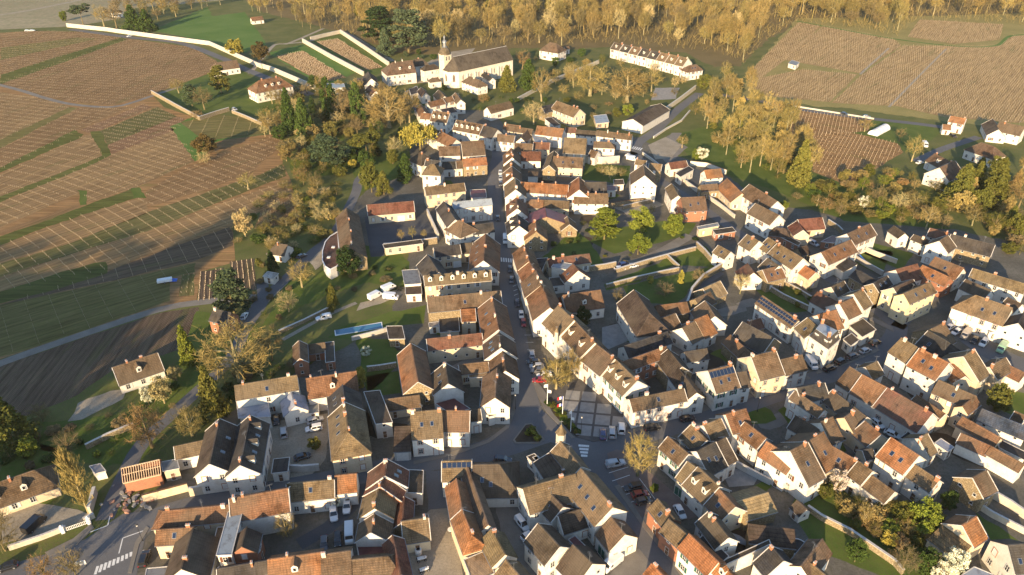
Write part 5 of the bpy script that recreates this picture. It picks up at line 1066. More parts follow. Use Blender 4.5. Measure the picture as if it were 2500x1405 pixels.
h|1775,85 1715,375 1515,360|5.5|T|w|c.9|white gable house with tan and black slopes beside the drive
h|1710,470 1660,750 1437,850|5|B|w|c.5|lower white gable with one small window beside the drive
9|1075,845 1060,1025 1130,1000|4|R|s|c-1 n=outbuilding|narrow dark red roof between gable house and yard
9|990,1122 1050,1400 1120,1380|5|R|w|c-1|long red-brown roof by the quad bikes
h|1460,950 1840,870 1900,1110|3.4|M|w|f none n=annex|maroon low roof in the shaded gap at the bottom
h|90,1170 895,1058 700,1440|5.6|O|w|d1 c.35|large glowing orange roof at the bottom edge
h|900,1095 1340,1035 900,1500|5.6|B|w|c.05|striped brown roof at the bottom edge
h|1345,1175 1920,1120 1500,1480|5|B|w|hB c-1|striped brown hip roof at the bottom edge
k|725,820 1055,740 960,1085|6.5|B|w|gs s2 solh c.95|white street house with grey-green shutters and solar strip
k|1090,850 1245,825 1240,1040|5.5|b|w|c-1|narrow white street house with dark roof
k|1315,625 1650,545 1560,910|6.5|T|c|q c.03,.97|large cream street house with big tan roof
k|1715,670 2010,600 1880,850|5.5|B|w|q c.7|white street house with brown roof in half shade before the mansion
A|870,148 1255,70 1100,188|6|B|w|q s1 c.3,.98|white hotel-like house with mottled roof beside the square
k|315,780 565,1110 410,1205|5.5|b|w|s1 c-1|white gable house with wooden garage beside the mottled roof
6|110,405 150,520 40,480|6.5|o|w|c.3,.8|orange roof with chimneys on the right of the zebra crossing
6|150,520 190,600 75,600|6|o|w|c.9|orange-brown street house below the zebra crossing right side
6|200,590 235,690 100,690|6.5|B|w|s1 c.5,.9|brown street house in the right row of the main street
6|240,695 262,745 145,800|6.5|o|w|c-1|short orange street house in the right row of the main street
6|265,745 300,850 165,880|6.5|o|w|c-1|red-orange street house just above the town hall row
6|360,838 470,940 280,990|8|T|w|c.03,.9|tall white upper section of the town hall row
6|470,940 620,1100 440,1115|8|B|w|d2 c.95|white middle section of the town hall row with lantern
6|620,1105 760,1215 580,1268|7|B|w|c.97|white third section of the town hall row with spire shadow
6|760,1215 925,1375 720,1375|6.5|T|w|d3 gs c.98|white building with dark green shutters on the square
6|285,505 580,468 440,545|4|R|c|s2 c.1,.35|long red roof left of the drive with parked cars
6|185,510 280,500 240,590|3|S|c|f none n=annex|dark flat roof left of the long red roof
6|345,525 470,545 440,585|4.5|Z|w|f none n=annex|pale grey metal roof below the long red roof
6|465,540 502,585 370,620|4.5|R|w|s1 c-1|red gable with blank white wall by the drive wall
6|300,645 440,632 452,690|3|S|w|f n=annex|low white block with black roof and three windows
6|395,765 660,727 610,860|4|o|w|d1 c.1|long low orange-brown roof with white dormer in the garden
6|295,795 385,780 345,850|4|R|w|c-1 n=outbuilding|small red roof left of the long low garden house
6|903,726 1015,895 850,935|6|b|w|hB nw c-1 n=barn|big white barn with steep dark hipped roof
6|1060,840 1278,812 1180,900|4|o|s|none c-1 n=barn|long red-brown roof beside the dark walled lane
6|1040,955 1195,895 1200,1005|4|B|w|none c-1 n=barn|square brown roof right of the big white barn
6|830,1128 1140,1025 1000,1160|5|S|w|c.85|long slate roof across the inner court
6|810,1245 1130,1130 990,1255|6|o|r|c.9|brick house with long red-brown roof behind the town hall row
6|1145,1150 1245,1275 1090,1265|5.4|b|s|none c-1 n=barn|dark roof right of the long brick house
6|1395,718 1515,663 1530,765|3|P|s|none c-1 n=shed|stone-tiled shed roof by the dark walled lane
6|1340,790 1445,740 1440,835|4|B|s|none c-1 n=barn|brown barn roof below the stone-tiled shed
6|1410,805 1480,915 1310,880|4|B|w|none c-1 n=barn|red-brown gable roof in the middle gardens
6|1340,940 1425,903 1450,1050|4|O|w|c-1|half orange half red roof in the middle gardens
6|1245,1000 1335,950 1360,1085|4|B|w|c.5|white-walled brown roof left of the half orange roof
6|1265,1170 1420,1145 1360,1225|5|S|w|c-1|slate roof with white end wall in the street block
6|1590,1048 1748,1188 1600,1160|4|o|s|c.3|stone house with red-brown roof in front of the big dark roof
6|1680,955 1900,1070 1680,1110|5|S|s|none c-1 n=barn|very large dark roof behind the cream street house
6|1700,960 1805,930 1800,1000|4|R|s|c.1|small red roof above the very large dark roof
9|1660,235 1700,225 1720,262|3.2|B|w|f none n=gateway|small tiled gateway roof over an arch at the bend
7|1680,990 1730,960 1760,1010|3|b|w|f n=shed|low brown shed roof beside the white house and green van
j|160,300 200,285 250,340|3.2|o|w|f none n=gateway|tiled gateway between yard and street near the flower triangle
2|95,1085 150,1088 130,1150|4|R|w|c-1 n=outbuilding|small red outbuilding roof behind the main street right row
1|1110,640 1165,620 1180,660|3|S|w|f n=shed|small dark shed below the abbey garden
7|1760,780 1860,830 1800,880|5|b|w|c-1|dark roof right of the large house with brick pilasters
b|1420,190 1520,190 1480,295|3.4|b|w|f n=shed|little brown roof behind the silver van
A|140,560 190,540 250,600|3.2|b|w|f none n=shed|small dark roof at the edge of the courtyard gate
'''
HOUSES += [footprint(parse(l)) for l in HD.strip().split('\n')]
# terrace row: eight narrow houses in line
ra, rb, ea, eb = px('2', 760, 303), px('2', 1292, 418), px('2', 725, 345), px('2', 1190, 462)
ORD = ('first', 'second', 'third', 'fourth', 'fifth', 'sixth', 'seventh', 'eighth')
for k in range(8):
    l3 = lambda a, b, t: (a[0] + (b[0] - a[0]) * t, a[1] + (b[1] - a[1]) * t)
    HOUSES.append(footprint((l3(ra, rb, k / 8 + .006), l3(ra, rb, (k + 1) / 8 - .006), l3(ea, eb, (k + .5) / 8), 6.5 + .25 * (k % 3 == 1), 'bSBSSTTT'[k], 'w', ['d1', 'c.95'] + (['s1'] if k > 5 else []), '%s house from the left in the white terrace row by the forest' % ORD[k])))
for h in HOUSES: h['ctr'] = (sum(p[0] for p in h['foot']) / len(h['foot']), sum(p[1] for p in h['foot']) / len(h['foot']))
_seen = {}
for h in HOUSES:
    if h['lb'] in _seen: print('DUP LABEL', h['lb'])
    _seen[h['lb']] = 1
    build(h)
# ---------------------------------------------------------------- trees
def rv(r): 
    v = Vector((r.gauss(0, 1), r.gauss(0, 1), r.gauss(0, 1))); return v.normalized()
def quad(mb, c, a, b):
    mb.add([c - a - b, c + a - b, c + a + b, c - a + b], [(0, 1, 2, 3)])
def twig(mb, p, d, L, w_, r):
    s = d.cross(rv(r))
    if s.length < 1e-3: return
    s = s.normalized() * w_; q = p + d * L
    mb.add([p - s, p + s, q + s * .4, q - s * .4], [(0, 1, 2, 3)])
def branch(mb, a, b, ra, rb, r, bend, n=3, sides=4):
    m = (a + b) / 2 + Vector((r.uniform(-1, 1), r.uniform(-1, 1), r.uniform(-.2, 1))) * bend; prev = a
    for k in range(1, n + 1):
        t = k / n; p = a * (1 - t) ** 2 + m * 2 * t * (1 - t) + b * t * t
        mb.tube(prev, p, ra + (rb - ra) * (k - 1) / n, ra + (rb - ra) * t, sides); prev = p
def bare(seed, tr=.28, cw=4.0, zc=.6, zr=.4, ends=130, tw=11, up=.35, tl=.9, thick=1.0, shell=.55):
    """10 m tall; leafless crown of ellipsoid radius cw, centre at 10*zc, half height 10*zr"""
    r = random.Random(seed); T = MB(); K = MB(); top = Vector((r.uniform(-.2, .2), r.uniform(-.2, .2), 10 * tr))
    branch(T, Vector((0, 0, -.2)), top, .30 * thick, .2 * thick, r, .1, 3, 6)
    lead = Vector((r.uniform(-.4, .4), r.uniform(-.4, .4), 10 * (zc + zr * .7))); branch(T, top, lead, .19 * thick, .04, r, .3, 4, 5)
    limbs = [(top, lead)]
    for k in range(9):
        an = 2 * math.pi * (k + r.random() * .6) / 9; h = r.uniform(.1, .9); z0 = top.lerp(lead, r.random() * .45)
        e = Vector((math.cos(an) * cw * r.uniform(.45, .75), math.sin(an) * cw * r.uniform(.45, .75), 10 * (zc + zr * r.uniform(-.35, .65))))
        branch(T, z0, e, .12 * thick, .035, r, .5, 4, 4); limbs.append((z0, e))
    for k in range(ends):
        v = rv(r); rad = (shell + (1 - shell) * r.random()) * (1 + .12 * math.sin(5 * math.atan2(v.y, v.x) + seed))
        e = Vector((v.x * cw * rad, v.y * cw * rad, 10 * zc + v.z * 10 * zr * rad))
        if e.z < 10 * tr * .75: continue
        z0, l = min(limbs, key=lambda q: (q[1] - e).length); s = z0.lerp(l, r.uniform(.45, 1.0))
        branch(K, s, e, .035, .012, r, .25, 2, 3)
        d0 = (e - s).normalized()
        for j in range(tw):
            t = r.uniform(.25, 1.0); p = s.lerp(e, t); d = (d0 * .5 + rv(r) * .75 + Vector((0, 0, up))).normalized(); twig(K, p, d, tl * r.uniform(.5, 1.2), r.uniform(.018, .034), r)
    return T.mesh('trunk', M['leaf']), K.mesh('twigs', M['leaf'])
def leafy(seed, shape='round', n=5200, size=.26):
    r = random.Random(seed); T = MB(); K = MB()
    T.tube((0, 0, -.2), (0, 0, 8.5 if shape in ('cone', 'spruce', 'column') else 5), .26, .05, 6)
    cl = []
    if shape in ('round', 'bush'):
        zc, zr, cw = (5.4, 4.6, 4) if shape == 'round' else (4.6, 5.2, 4)
        for k in range(46):
            v = rv(r); q = r.uniform(.5, .92); cl.append((Vector((v.x * cw * q, v.y * cw * q, zc + v.z * zr * q)), r.uniform(.8, 1.5)))
        for k in range(12): e = cl[k][0]; branch(T, Vector((0, 0, 2.5)), e, .08, .02, r, .3, 2, 3)
    elif shape in ('cone', 'spruce'):
        for k in range(95):
            z = .5 + 9.3 * (k / 95) ** .9; rad = 4 * (1 - z / 10.2) ** (.75 if shape == 'cone' else .95); an = r.uniform(0, 6.28); q = r.uniform(.45, .95)
            cl.append((Vector((math.cos(an) * rad * q, math.sin(an) * rad * q, z)), .35 + .28 * rad))
    elif shape == 'cedar':
        for L in range(8):
            z = 2.2 + L * 1.02; rad = 4.1 * (1 - ((z - 3.6) / 7.2) ** 2 if z > 3.6 else .85)
            for k in range(9):
                an = r.uniform(0, 6.28); q = r.uniform(.25, .98); e = Vector((math.cos(an) * rad * q, math.sin(an) * rad * q, z + r.uniform(-.3, .3)))
                cl.append((e, -r.uniform(.8, 1.4)))
                if k < 4: branch(T, Vector((0, 0, z - .6)), e, .09, .02, r, .2, 2, 3)
    elif shape == 'pine':
        for k in range(34):
            an = r.uniform(0, 6.28); q = math.sqrt(r.random()); e = Vector((math.cos(an) * 4 * q, math.sin(an) * 4 * q, 8.0 + r.uniform(-1.6, 1.6) - q * 1.2)); cl.append((e, -r.uniform(.7, 1.3))); branch(T, Vector((0, 0, 5 + 2 * r.random())), e, .09, .02, r, .3, 2, 3)
    elif shape == 'column':
        for k in range(70):
            z = .6 + 9 * r.random(); rad = 4 * min(1, (10 - z) / 3.5, z / 1.5 + .4); an = r.uniform(0, 6.28); q = r.uniform(.4, .9); cl.append((Vector((math.cos(an) * rad * q, math.sin(an) * rad * q, z)), r.uniform(.7, 1.1)))
    per = n // len(cl)
    for c, s in cl:
        fl = .3 if s < 0 else .8; s = abs(s)
        for k in range(per):
            v = rv(r) * (r.random() ** .45) * s; p = c + Vector((v.x, v.y, v.z * fl)); a = rv(r); 
            if fl < .5: a.z *= .3
            b = a.cross(rv(r)).normalized(); f = size * r.uniform(.5, 1.15); quad(K, p, a.normalized() * f, b * f * .55)
    return T.mesh('trunk', M['leaf']), K.mesh('foliage', M['leaf'])
def weeping(seed):
    r = random.Random(seed); T = MB(); K = MB(); T.tube((0, 0, -.2), (0, 0, 6), .3, .1, 6)
    for k in range(26):
        an = r.uniform(0, 6.28); q = math.sqrt(r.random()); e = Vector((math.cos(an) * 3.6 * q, math.sin(an) * 3.6 * q, 9.2 - 2.6 * q * q + r.uniform(-.4, .4))); branch(T, Vector((0, 0, 4.5)), e, .09, .02, r, .4, 2, 3)
        for j in range(26):
            p = e + Vector((r.gauss(0, .55), r.gauss(0, .55), r.gauss(0, .3))); L = r.uniform(1.5, 5.0) * (.5 + .5 * q); L = min(L, p.z - .8)
            for s_ in range(int(L / .45)):
                c = p - Vector((0, 0, .45 * s_)) + rv(r) * .15; a = Vector((r.gauss(0, 1), r.gauss(0, 1), -1.5)).normalized() * .3; b = a.cross(rv(r)).normalized() * .09; quad(K, c, a, b)
    return T.mesh('trunk', M['leaf']), K.mesh('foliage', M['leaf'])
def poplar(seed):
    r = random.Random(seed); T = MB(); K = MB(); T.tube((0, 0, -.2), (0, 0, 9), .28, .04, 6)
    for k in range(150):
        z0 = r.uniform(.8, 8.0); an = r.uniform(0, 6.28); h = r.uniform(1.2, 2.6); e = Vector((math.cos(an), math.sin(an), 0)) * (4 * r.uniform(.35, 1) * min(1, (10.4 - z0 - h) / 3.5 + .1) * min(1, .35 + z0 / 3)) + Vector((0, 0, min(9.9, z0 + h)))
        branch(K, Vector((0, 0, z0)), e, .035, .012, r, .2, 2, 3)
        for j in range(24): twig(K, Vector((0, 0, z0)).lerp(e, r.uniform(.3, 1)), (Vector((0, 0, 1.3)) + rv(r) * .7).normalized(), r.uniform(.4, .9), r.uniform(.03, .055), r)
    return T.mesh('trunk', M['leaf']), K.mesh('twigs', M['leaf'])
def blossom(seed, n=3800):
    t, k = bare(seed, .2, 4, .58, .42, 90, 6, .2); r = random.Random(seed); K = MB()
    for i in range(40):
        v = rv(r); c = Vector((v.x * 3.2, v.y * 3.2, 5.8 + v.z * 3.4)) * r.uniform(.8, 1.05); s = r.uniform(.6, 1.2)
        for j in range(n // 40): p = c + rv(r) * s * r.random() ** .5; a = rv(r); b = a.cross(rv(r)).normalized(); f = r.uniform(.07, .16); quad(K, p, a * f, b * f)
    return t, K.mesh('flowers', M['leaf']), k
BARK = (.20, .15, .09)
PROTO = {'bare': [bare(1), bare(2, .22, 4, .56, .44, 150, 10), bare(3, .3, 4, .62, .38, 120, 12)], 'wide': [bare(11, .2, 4.1, .55, .45, 230, 13, .3, .7, 1.4)],
         'wood': [bare(21, .34, 4, .64, .36, 120, 20, .7, 1.0), bare(22, .40, 4, .68, .32, 110, 22, .6, .9), bare(23, .28, 4, .6, .4, 130, 20, .8, 1.1)], 'shrub': [bare(31, .05, 4, .5, .5, 120, 14, .3, 1.0), bare(32, .04, 4, .48, .5, 120, 15, .4, .9)],
         'round': [leafy(41), leafy(42)], 'bush': [leafy(43, 'bush', 3600, .3), leafy(44, 'bush', 3600, .3)], 'cone': [leafy(45, 'cone', 6500, .24)], 'spruce': [leafy(46, 'spruce', 6500, .24)],
         'cedar': [leafy(47, 'cedar', 6500, .26), leafy(48, 'cedar', 6500, .26)], 'pine': [leafy(49, 'pine', 4200, .24)], 'column': [leafy(50, 'column', 5200, .26)], 'willow': [weeping(51)], 'poplar': [poplar(52)], 'blossom': [blossom(53), blossom(54)]}
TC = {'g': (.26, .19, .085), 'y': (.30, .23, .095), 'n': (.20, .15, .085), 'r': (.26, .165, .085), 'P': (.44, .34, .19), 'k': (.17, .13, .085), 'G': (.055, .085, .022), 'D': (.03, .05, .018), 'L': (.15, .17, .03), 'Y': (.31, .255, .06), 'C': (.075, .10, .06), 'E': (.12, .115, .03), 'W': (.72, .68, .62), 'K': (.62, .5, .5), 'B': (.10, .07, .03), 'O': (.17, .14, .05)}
def tree(kind, p, h, wd, col, label, cat='tree', group=None, seed=0):
    r = random.Random(seed * 7919 + int(abs(p.x) * 100)); pr = PROTO[kind][r.randrange(len(PROTO[kind]))]
    nm = {'shrub': 'bare_shrub', 'bush': 'green_shrub', 'cone': 'conifer', 'spruce': 'spruce_tree', 'cedar': 'cedar_tree', 'pine': 'pine_tree', 'willow': 'willow_tree', 'poplar': 'poplar_tree', 'blossom': 'blossom_tree', 'column': 'cypress_tree', 'round': 'evergreen_tree'}.get(kind, 'bare_tree')
    nm = 'forest_tree' if group == 'forest trees' else nm
    rt = empty(nm, (p.x, p.y, 0), r.uniform(0, 6.28)); tag(rt, label, cat, group)
    sc = (wd / 8.0, wd / 8.0, h / 10.0); j = r.uniform(.85, 1.15); c = tuple(min(.9, x * j) for x in TC[col])
    tb = tuple(x * 1.0 for x in ((.30, .245, .16) if col in 'gyP' else BARK))
    obj('trunk', pr[0], rt, scale=sc, color=tb); obj('crown', pr[1], rt, scale=sc, color=c)
    if len(pr) > 2: obj('twigs', pr[2], rt, scale=sc, color=BARK)
    return rt
# kind|colour|base pixel, top row, width in pixels|label
TD = '''
spruce|E|35,1085 965 125|large golden-lit spruce at the left edge
poplar|y|217,1254 1098 78|tall pale poplar beside the white gate
shrub|n|15,1345 1240 95|bare rounded tree at the left edge by the black van
shrub|r|112,1412 1352 72|left one of two bare round trees at the bottom left road
shrub|n|184,1408 1338 68|right one of two bare round trees at the bottom left road
wide|r|372,1092 985 105|big reddish bare tree over the lane
wide|g|470,1066 990 78|bare round tree right of the reddish one
wide|g|588,930 785 195|great spreading bare tree above the mossy house
bare|n|665,880 805 80|bare tree right of the great spreading one
cone|L|465,892 795 48|bright green conifer left of the great spreading tree
spruce|E|525,1014 895 82|golden spruce with bare leaning trunk
blossom|W|365,990 942 34|small white blossom tree above the dark lawn
blossom|P|402,985 920 55|pale blossoming tree beside the low cottage
blossom|P|432,930 895 40|pale blossom at the cottage corner
bush|L|75,1112 1070 50|light green shrub by the left garden path
shrub|n|105,1030 985 60|bare shrub at the dark field corner
shrub|k|170,1100 1050 70|dark bare thicket below the gravel patch
cedar|C|572,765 662 92|blue-grey cedar at the lane junction
bare|y|738,702 640 75|yellow-lit tree at the sandy bank
shrub|P|705,762 708 62|pale leafless shrub in the shaded meadow
cone|E|815,757 693 34|slender conifer near the white vans
round|D|852,672 604 60|dense dark evergreen beside the school hall
cone|D|668,668 612 34|dark conifer in front of the little hip-roofed house
bush|E|634,652 630 20|small golden conifer by the little hip-roofed house
blossom|P|600,578 508 52|big cream blossom tree at the vineyard corner
bare|g|980,590 560 22|small pollarded tree left in the playground
bare|y|1008,586 552 24|pollarded tree in the middle of the playground
bare|g|1036,584 560 20|small pollarded tree right in the playground
round|B|505,378 326 54|dark brown evergreen on the vineyard terrace
shrub|P|500,398 368 40|pale shrub below the brown evergreen
bare|y|606,463 420 52|lone bare tree on the grassy vineyard bank
bare|g|540,300 265 0|x
cone|G|712,330 215 48|left one of the twin tall conifers
cone|G|745,335 240 56|right one of the twin tall conifers
column|G|805,293 190 46|tall ivy-green cypress in the park
column|G|876,304 203 40|second tall ivy-green cypress in the park
cone|D|766,285 235 28|dark narrow conifer between the twin conifers and the cypress
bare|g|660,328 262 72|bare tree left of the twin conifers
bare|n|690,262 215 50|bare tree behind the twin conifers
bare|n|838,292 215 66|bare tree between the two cypresses
wide|g|950,312 205 120|great bare tree in the park
bare|g|1000,300 222 72|bare tree right of the great park tree
willow|Y|1027,370 300 82|bright yellow weeping willow
cedar|C|806,403 332 96|blue-grey cedar in the park
pine|E|897,392 318 74|umbrella pine on the park lawn
bare|P|964,392 330 44|pale birch right of the umbrella pine
cone|G|992,442 376 48|green conifer beside the white villa
round|E|908,470 392 50|golden evergreen above the lane end
cone|E|938,476 418 44|small golden conifer above the lane end
bush|Y|862,410 390 24|yellow forsythia bush in the park
shrub|r|735,440 405 50|reddish shrub in the park border
shrub|n|770,452 415 44|bare shrub in the park border
bush|E|830,430 405 40|golden shrub in the park border
cedar|C|998,128 22 95|great blue cedar behind the abbey
cedar|D|928,105 15 85|dark cedar left of the great blue cedar
spruce|C|942,135 68 50|spruce at the abbey drive
bush|Y|880,40 8 34|yellow-leaved tree at the forest edge
round|B|640,150 100 44|dark brown evergreen by the upper vineyard drive
bush|Y|578,136 90 46|bright yellow tree beside the white road wall
spruce|G|330,74 12 60|left big dark conifer above the white wall
spruce|G|362,76 22 55|right big dark conifer above the white wall
pine|C|205,66 5 50|tall pine at the upper left
bare|g|255,66 12 50|bare tree at the far wall left
bare|n|285,68 10 50|bare tree at the far wall right
bush|L|158,52 25 18|small lime tree by the far lane
cedar|E|541,228 160 50|golden cedar in the lawn garden
bare|g|437,228 190 48|bare tree at the lawn garden corner
cedar|C|470,260 205 40|blue cedar in the lawn garden
bare|n|500,268 210 56|bare tree in the lawn garden
shrub|r|480,290 268 40|reddish hedge in the lawn garden corner
cone|E|1238,222 160 46|golden conifer right of the church
cone|G|1290,222 145 58|dark green conifer right of the church lane
bare|g|1322,248 162 64|pale bare tree beside the church lane
bare|r|1275,170 120 50|reddish bare tree behind the church end
wide|y|1440,235 150 100|golden bare tree on the orchard terrace left
wide|g|1530,250 160 115|golden bare tree on the orchard terrace middle
bare|g|1400,215 150 60|golden bare tree behind the white lane wall
bare|y|1590,225 170 60|golden bare tree on the orchard terrace right
bare|P|1303,304 248 62|bare orchard tree above the cross street
shrub|r|1180,250 225 34|russet shrub below the church
bush|L|1531,282 252 30|round lime shrub above the warehouse
bush|E|1505,285 262 24|golden shrub above the warehouse
cone|E|1945,458 342 62|tall golden conifer at the wood corner
bare|P|1925,300 262 40|pale bare tree at the field road
bare|y|2225,395 330 50|golden bare tree by the white vans at right
bare|g|2110,322 290 42|small bare tree beside the plastic tunnel
bare|n|2195,345 312 30|small bare tree behind the tunnel
cedar|L|1475,585 508 76|light green spreading cedar in the walled garden
round|L|1562,570 510 62|left round yellow-green tree in the walled garden
round|L|1641,577 524 52|right round yellow-green tree in the walled garden
round|L|1557,622 568 54|lower round yellow-green tree in the walled garden
bare|g|1590,530 498 20|slim bare tree in the walled garden hedge
wide|y|1357,950 872 84|left bare tree on the square
wide|g|1389,930 850 70|right bare tree on the square
wide|y|1556,1162 1052 84|round pale bare tree at the car park
bare|P|1806,718 668 50|pale bare tree beside the bright red roof
shrub|n|1705,690 655 44|bare bush at the end of the walled lawn
column|Y|1661,692 660 16|small yellow cypress in the dark garden
shrub|k|1620,722 690 60|dark bare thicket in the sunken garden
bush|Y|1588,692 672 18|yellow bush at the walled lawn edge
shrub|n|1510,738 705 40|bare shrub left of the big white barn
round|L|2245,1300 1228 76|light green tree in the wild garden
bush|E|2200,1280 1225 52|golden shrub in the wild garden
shrub|g|2105,1280 1225 46|bare golden bush in the wild garden
shrub|y|2050,1235 1205 40|bare bush under the pink blossom
blossom|K|2040,1205 1150 48|pink-white blossom tree above the wild garden
bush|E|2010,1215 1180 40|golden shrub under the pink blossom
bush|Y|2165,1328 1296 40|bright yellow forsythia in the wild garden
round|G|2086,1372 1318 48|round green tree at the bottom of the wild garden
bare|k|2200,1402 1335 72|bare branching tree at the bottom of the wild garden
blossom|W|2318,1408 1338 62|large white blossom tree at the bottom right
blossom|W|2285,1425 1375 44|small white blossom shrub at the bottom edge
shrub|r|2180,1300 1268 34|reddish shrub in the wild garden middle
bush|G|2255,1400 1340 60|green shrub left of the large white blossom
round|G|2308,1245 1200 42|palm-like green tree by the white house corner
bush|E|2430,1000 940 60|green and yellow shrub at the right edge garden
spruce|E|2335,500 400 85|left golden conifer at the right orchard
spruce|E|2415,500 385 90|right golden conifer at the right orchard
spruce|E|2375,470 395 60|golden conifer between the two at the right orchard
bare|r|2480,520 420 80|russet bare tree at the right edge
bush|E|2120,430 400 30|golden bush by the lower vineyard
bush|Y|2175,430 410 26|yellow forsythia hedge near the right houses
blossom|W|2105,510 478 30|white blossom tree in the right orchard
bare|n|2140,500 455 46|left bare tree in the right orchard
bare|P|2190,520 470 52|middle bare tree in the right orchard
bare|g|2260,560 500 60|pale bare tree at the orchard path
bare|r|2010,520 480 40|reddish bare tree above the arched barns
bush|G|1985,490 460 34|green shrub above the arched barns
bush|L|1912,510 490 24|clipped round green bush at the orchard
shrub|n|2300,560 520 40|bare shrub in front of the golden conifers
bush|E|2460,620 590 36|golden bush at the right edge below the orchard
shrub|g|702,1310 1255 62|golden bare bush in the drive garden
bush|G|790,1245 1215 0|x
blossom|W|820,1240 1212 30|round white flowering shrub beside the mossy cottage
bush|Y|880,945 895 34|yellow forsythia above the hangar
bush|Y|882,925 893 22|small yellow forsythia left of the lawn
blossom|W|895,870 848 30|white blossom tree in the small lawn
bush|E|770,1095 1068 34|golden bush in the gravel yard
round|D|1420,800 745 38|dark clipped evergreen by the garden house
bush|L|1290,1062 1048 20|light green shrub in the flower triangle
bush|D|1300,1062 1042 24|dark shrub in the flower triangle
bush|D|1312,1076 1062 20|low dark shrub in the flower triangle corner
bush|L|1535,985 935 40|ivy bush on the end wall beside the square
round|G|1590,1165 0 0|x
bush|L|1597,1200 1182 22|potted green shrub in the car park
bush|L|1852,1165 1150 16|clipped round bush on the patio
bush|L|1700,390 362 24|lime bush by the sunken square
blossom|W|1712,392 360 34|white blossom by the sunken square
bare|g|1665,362 330 34|small bare tree at the sunken square
shrub|g|1470,425 400 40|left bare bush of the small orchard
bare|P|1490,440 402 40|middle bare tree of the small orchard
shrub|g|1515,430 408 36|right bare bush of the small orchard
bush|G|905,480 440 0|x
'''
for i, l in enumerate(TD.strip().split('\n')):
    kd, c, q, lb = l.split('|'); b, t, wd = q.split()
    if lb == 'x': continue
    p = at(pt(b)); cat = 'shrub' if kd in ('shrub', 'bush') else 'tree'
    tree(kd, p, height_over(p, float(t)), float(wd) * mpp(p), c, lb, cat, None, i)
# belts of trees that nothing tells apart
def belt(poly, step, kinds, cols, h, w_, label, cat, group, seed, keep=1.0, key='p'):
    P = pts(poly, key); r = random.Random(seed); y0 = min(p[1] for p in P); y1 = max(p[1] for p in P); x0 = min(p[0] for p in P); x1 = max(p[0] for p in P); n = 0
    y = y0
    while y < y1:
        x = x0 + r.random() * step[0]
        while x < x1:
            q = (x + r.uniform(-.35, .35) * step[0], y + r.uniform(-.35, .35) * step[1])
            if inside(q, P) and r.random() < keep:
                p = at(q)
                if not any(inside((p.x, p.y), h_['foot']) for h_ in HOUSES):
                    k = r.choice(kinds); tree(k, p, r.uniform(*h) * (1.0), r.uniform(*w_), r.choice(cols), label, cat, group, seed + n); n += 1
            x += step[0]
        y += step[1]
    return n
nf = belt('780,55 900,95 960,118 1090,128 1180,112 1260,112 1400,112 1500,100 1640,108 1740,125 1815,150 1850,105 1935,50 2010,55 2190,88 2235,45 2455,55 2480,80 2560,60 2560,-45 640,-45 610,5 700,40', (54, 17), ('wood',) * 5 + ('bare',), 'ggyynPn', (11, 25), (8, 15), 'tall leafless tree in the golden forest behind the village', 'tree', 'forest trees', 100)
nf += belt('1150,60 2500,-5 2500,-45 1150,-45', (95, 24), ('cone', 'spruce', 'column', 'round'), 'GEOC', (14, 20), (6, 9), 'green tree standing among the leafless forest trees', 'tree', 'evergreens in the forest', 200)
belt('1700,250 1760,190 1830,215 1840,260 1920,275 1985,420 1970,460 1880,430 1800,420 1770,390 1720,330', (46, 26), ('wood', 'wood', 'bare'), 'gyy', (12, 18), (8, 11), 'tall golden leafless tree in the copse beside the vineyard', 'tree', 'copse trees', 300)
belt('1695,290 1770,380 1900,450 1980,470 2070,465 1980,440 1900,400 1800,300', (40, 22), ('shrub', 'bush'), 'gEL', (2, 4), (3, 6), 'low shrub under the copse beside the vineyard', 'shrub', 'copse shrubs', 310)
belt('600,0 330,5 240,40 330,60 420,50 520,20', (34, 13), ('bare', 'wood', 'bare'), 'nng', (10, 16), (8, 12), 'leafless tree in the belt at the upper left', 'tree', 'upper left trees', 400)
belt('700,40 790,75 780,85 640,25 600,30', (16, 10), ('wood',), 'ny', (13, 17), (6, 8), 'tall bare tree in the avenue at the upper drive', 'tree', 'avenue trees', 410)
belt('580,540 640,480 700,400 800,430 850,470 850,520 770,610 700,640 640,600 570,610', (44, 28), ('shrub', 'bush', 'shrub', 'bare', 'bare'), 'gPOOEG', (1.5, 6), (3, 8), 'scrubby bush on the bank above the lane', 'shrub', 'bank shrubs', 500)
belt('700,340 780,330 850,360 860,400 720,430 690,400', (34, 22), ('shrub', 'bush', 'bare'), 'gnE', (2, 6), (3, 6), 'low shrub in the park undergrowth', 'shrub', 'park shrubs', 510)
belt('2080,1190 2260,1290 2300,1330 2230,1400 2080,1300 2020,1240', (40, 28), ('shrub', 'bush', 'bush'), 'EnGr', (1.5, 3.5), (2.5, 4.5), 'tangled shrub in the wild garden undergrowth', 'shrub', 'wild garden shrubs', 520)
belt('1960,440 2100,450 2330,540 2330,570 2180,545 2040,535 1930,500', (46, 24), ('shrub', 'bush', 'bare'), 'gErn', (2, 5), (3, 6), 'small shrub in the right hand orchard', 'shrub', 'orchard shrubs', 530)
belt('2340,520 2500,500 2500,640 2440,590', (42, 26), ('shrub', 'bush'), 'Egn', (3, 6), (4, 7), 'golden bush on the slope at the right edge', 'shrub', 'right edge shrubs', 540)
belt('1340,240 1600,210 1700,225 1600,250 1450,300 1340,270', (46, 26), ('shrub', 'bare'), 'gnr', (2, 5), (3, 6), 'bare bush on the orchard terrace above the warehouse', 'shrub', 'terrace bushes', 550)
belt('300,1010 430,930 470,960 380,1040 300,1120 100,1110 60,1070', (52, 30), ('shrub', 'bush'), 'nkG', (1.2, 2.6), (2, 4), 'dark low shrub in the shaded lower left garden', 'shrub', 'shaded shrubs', 560)
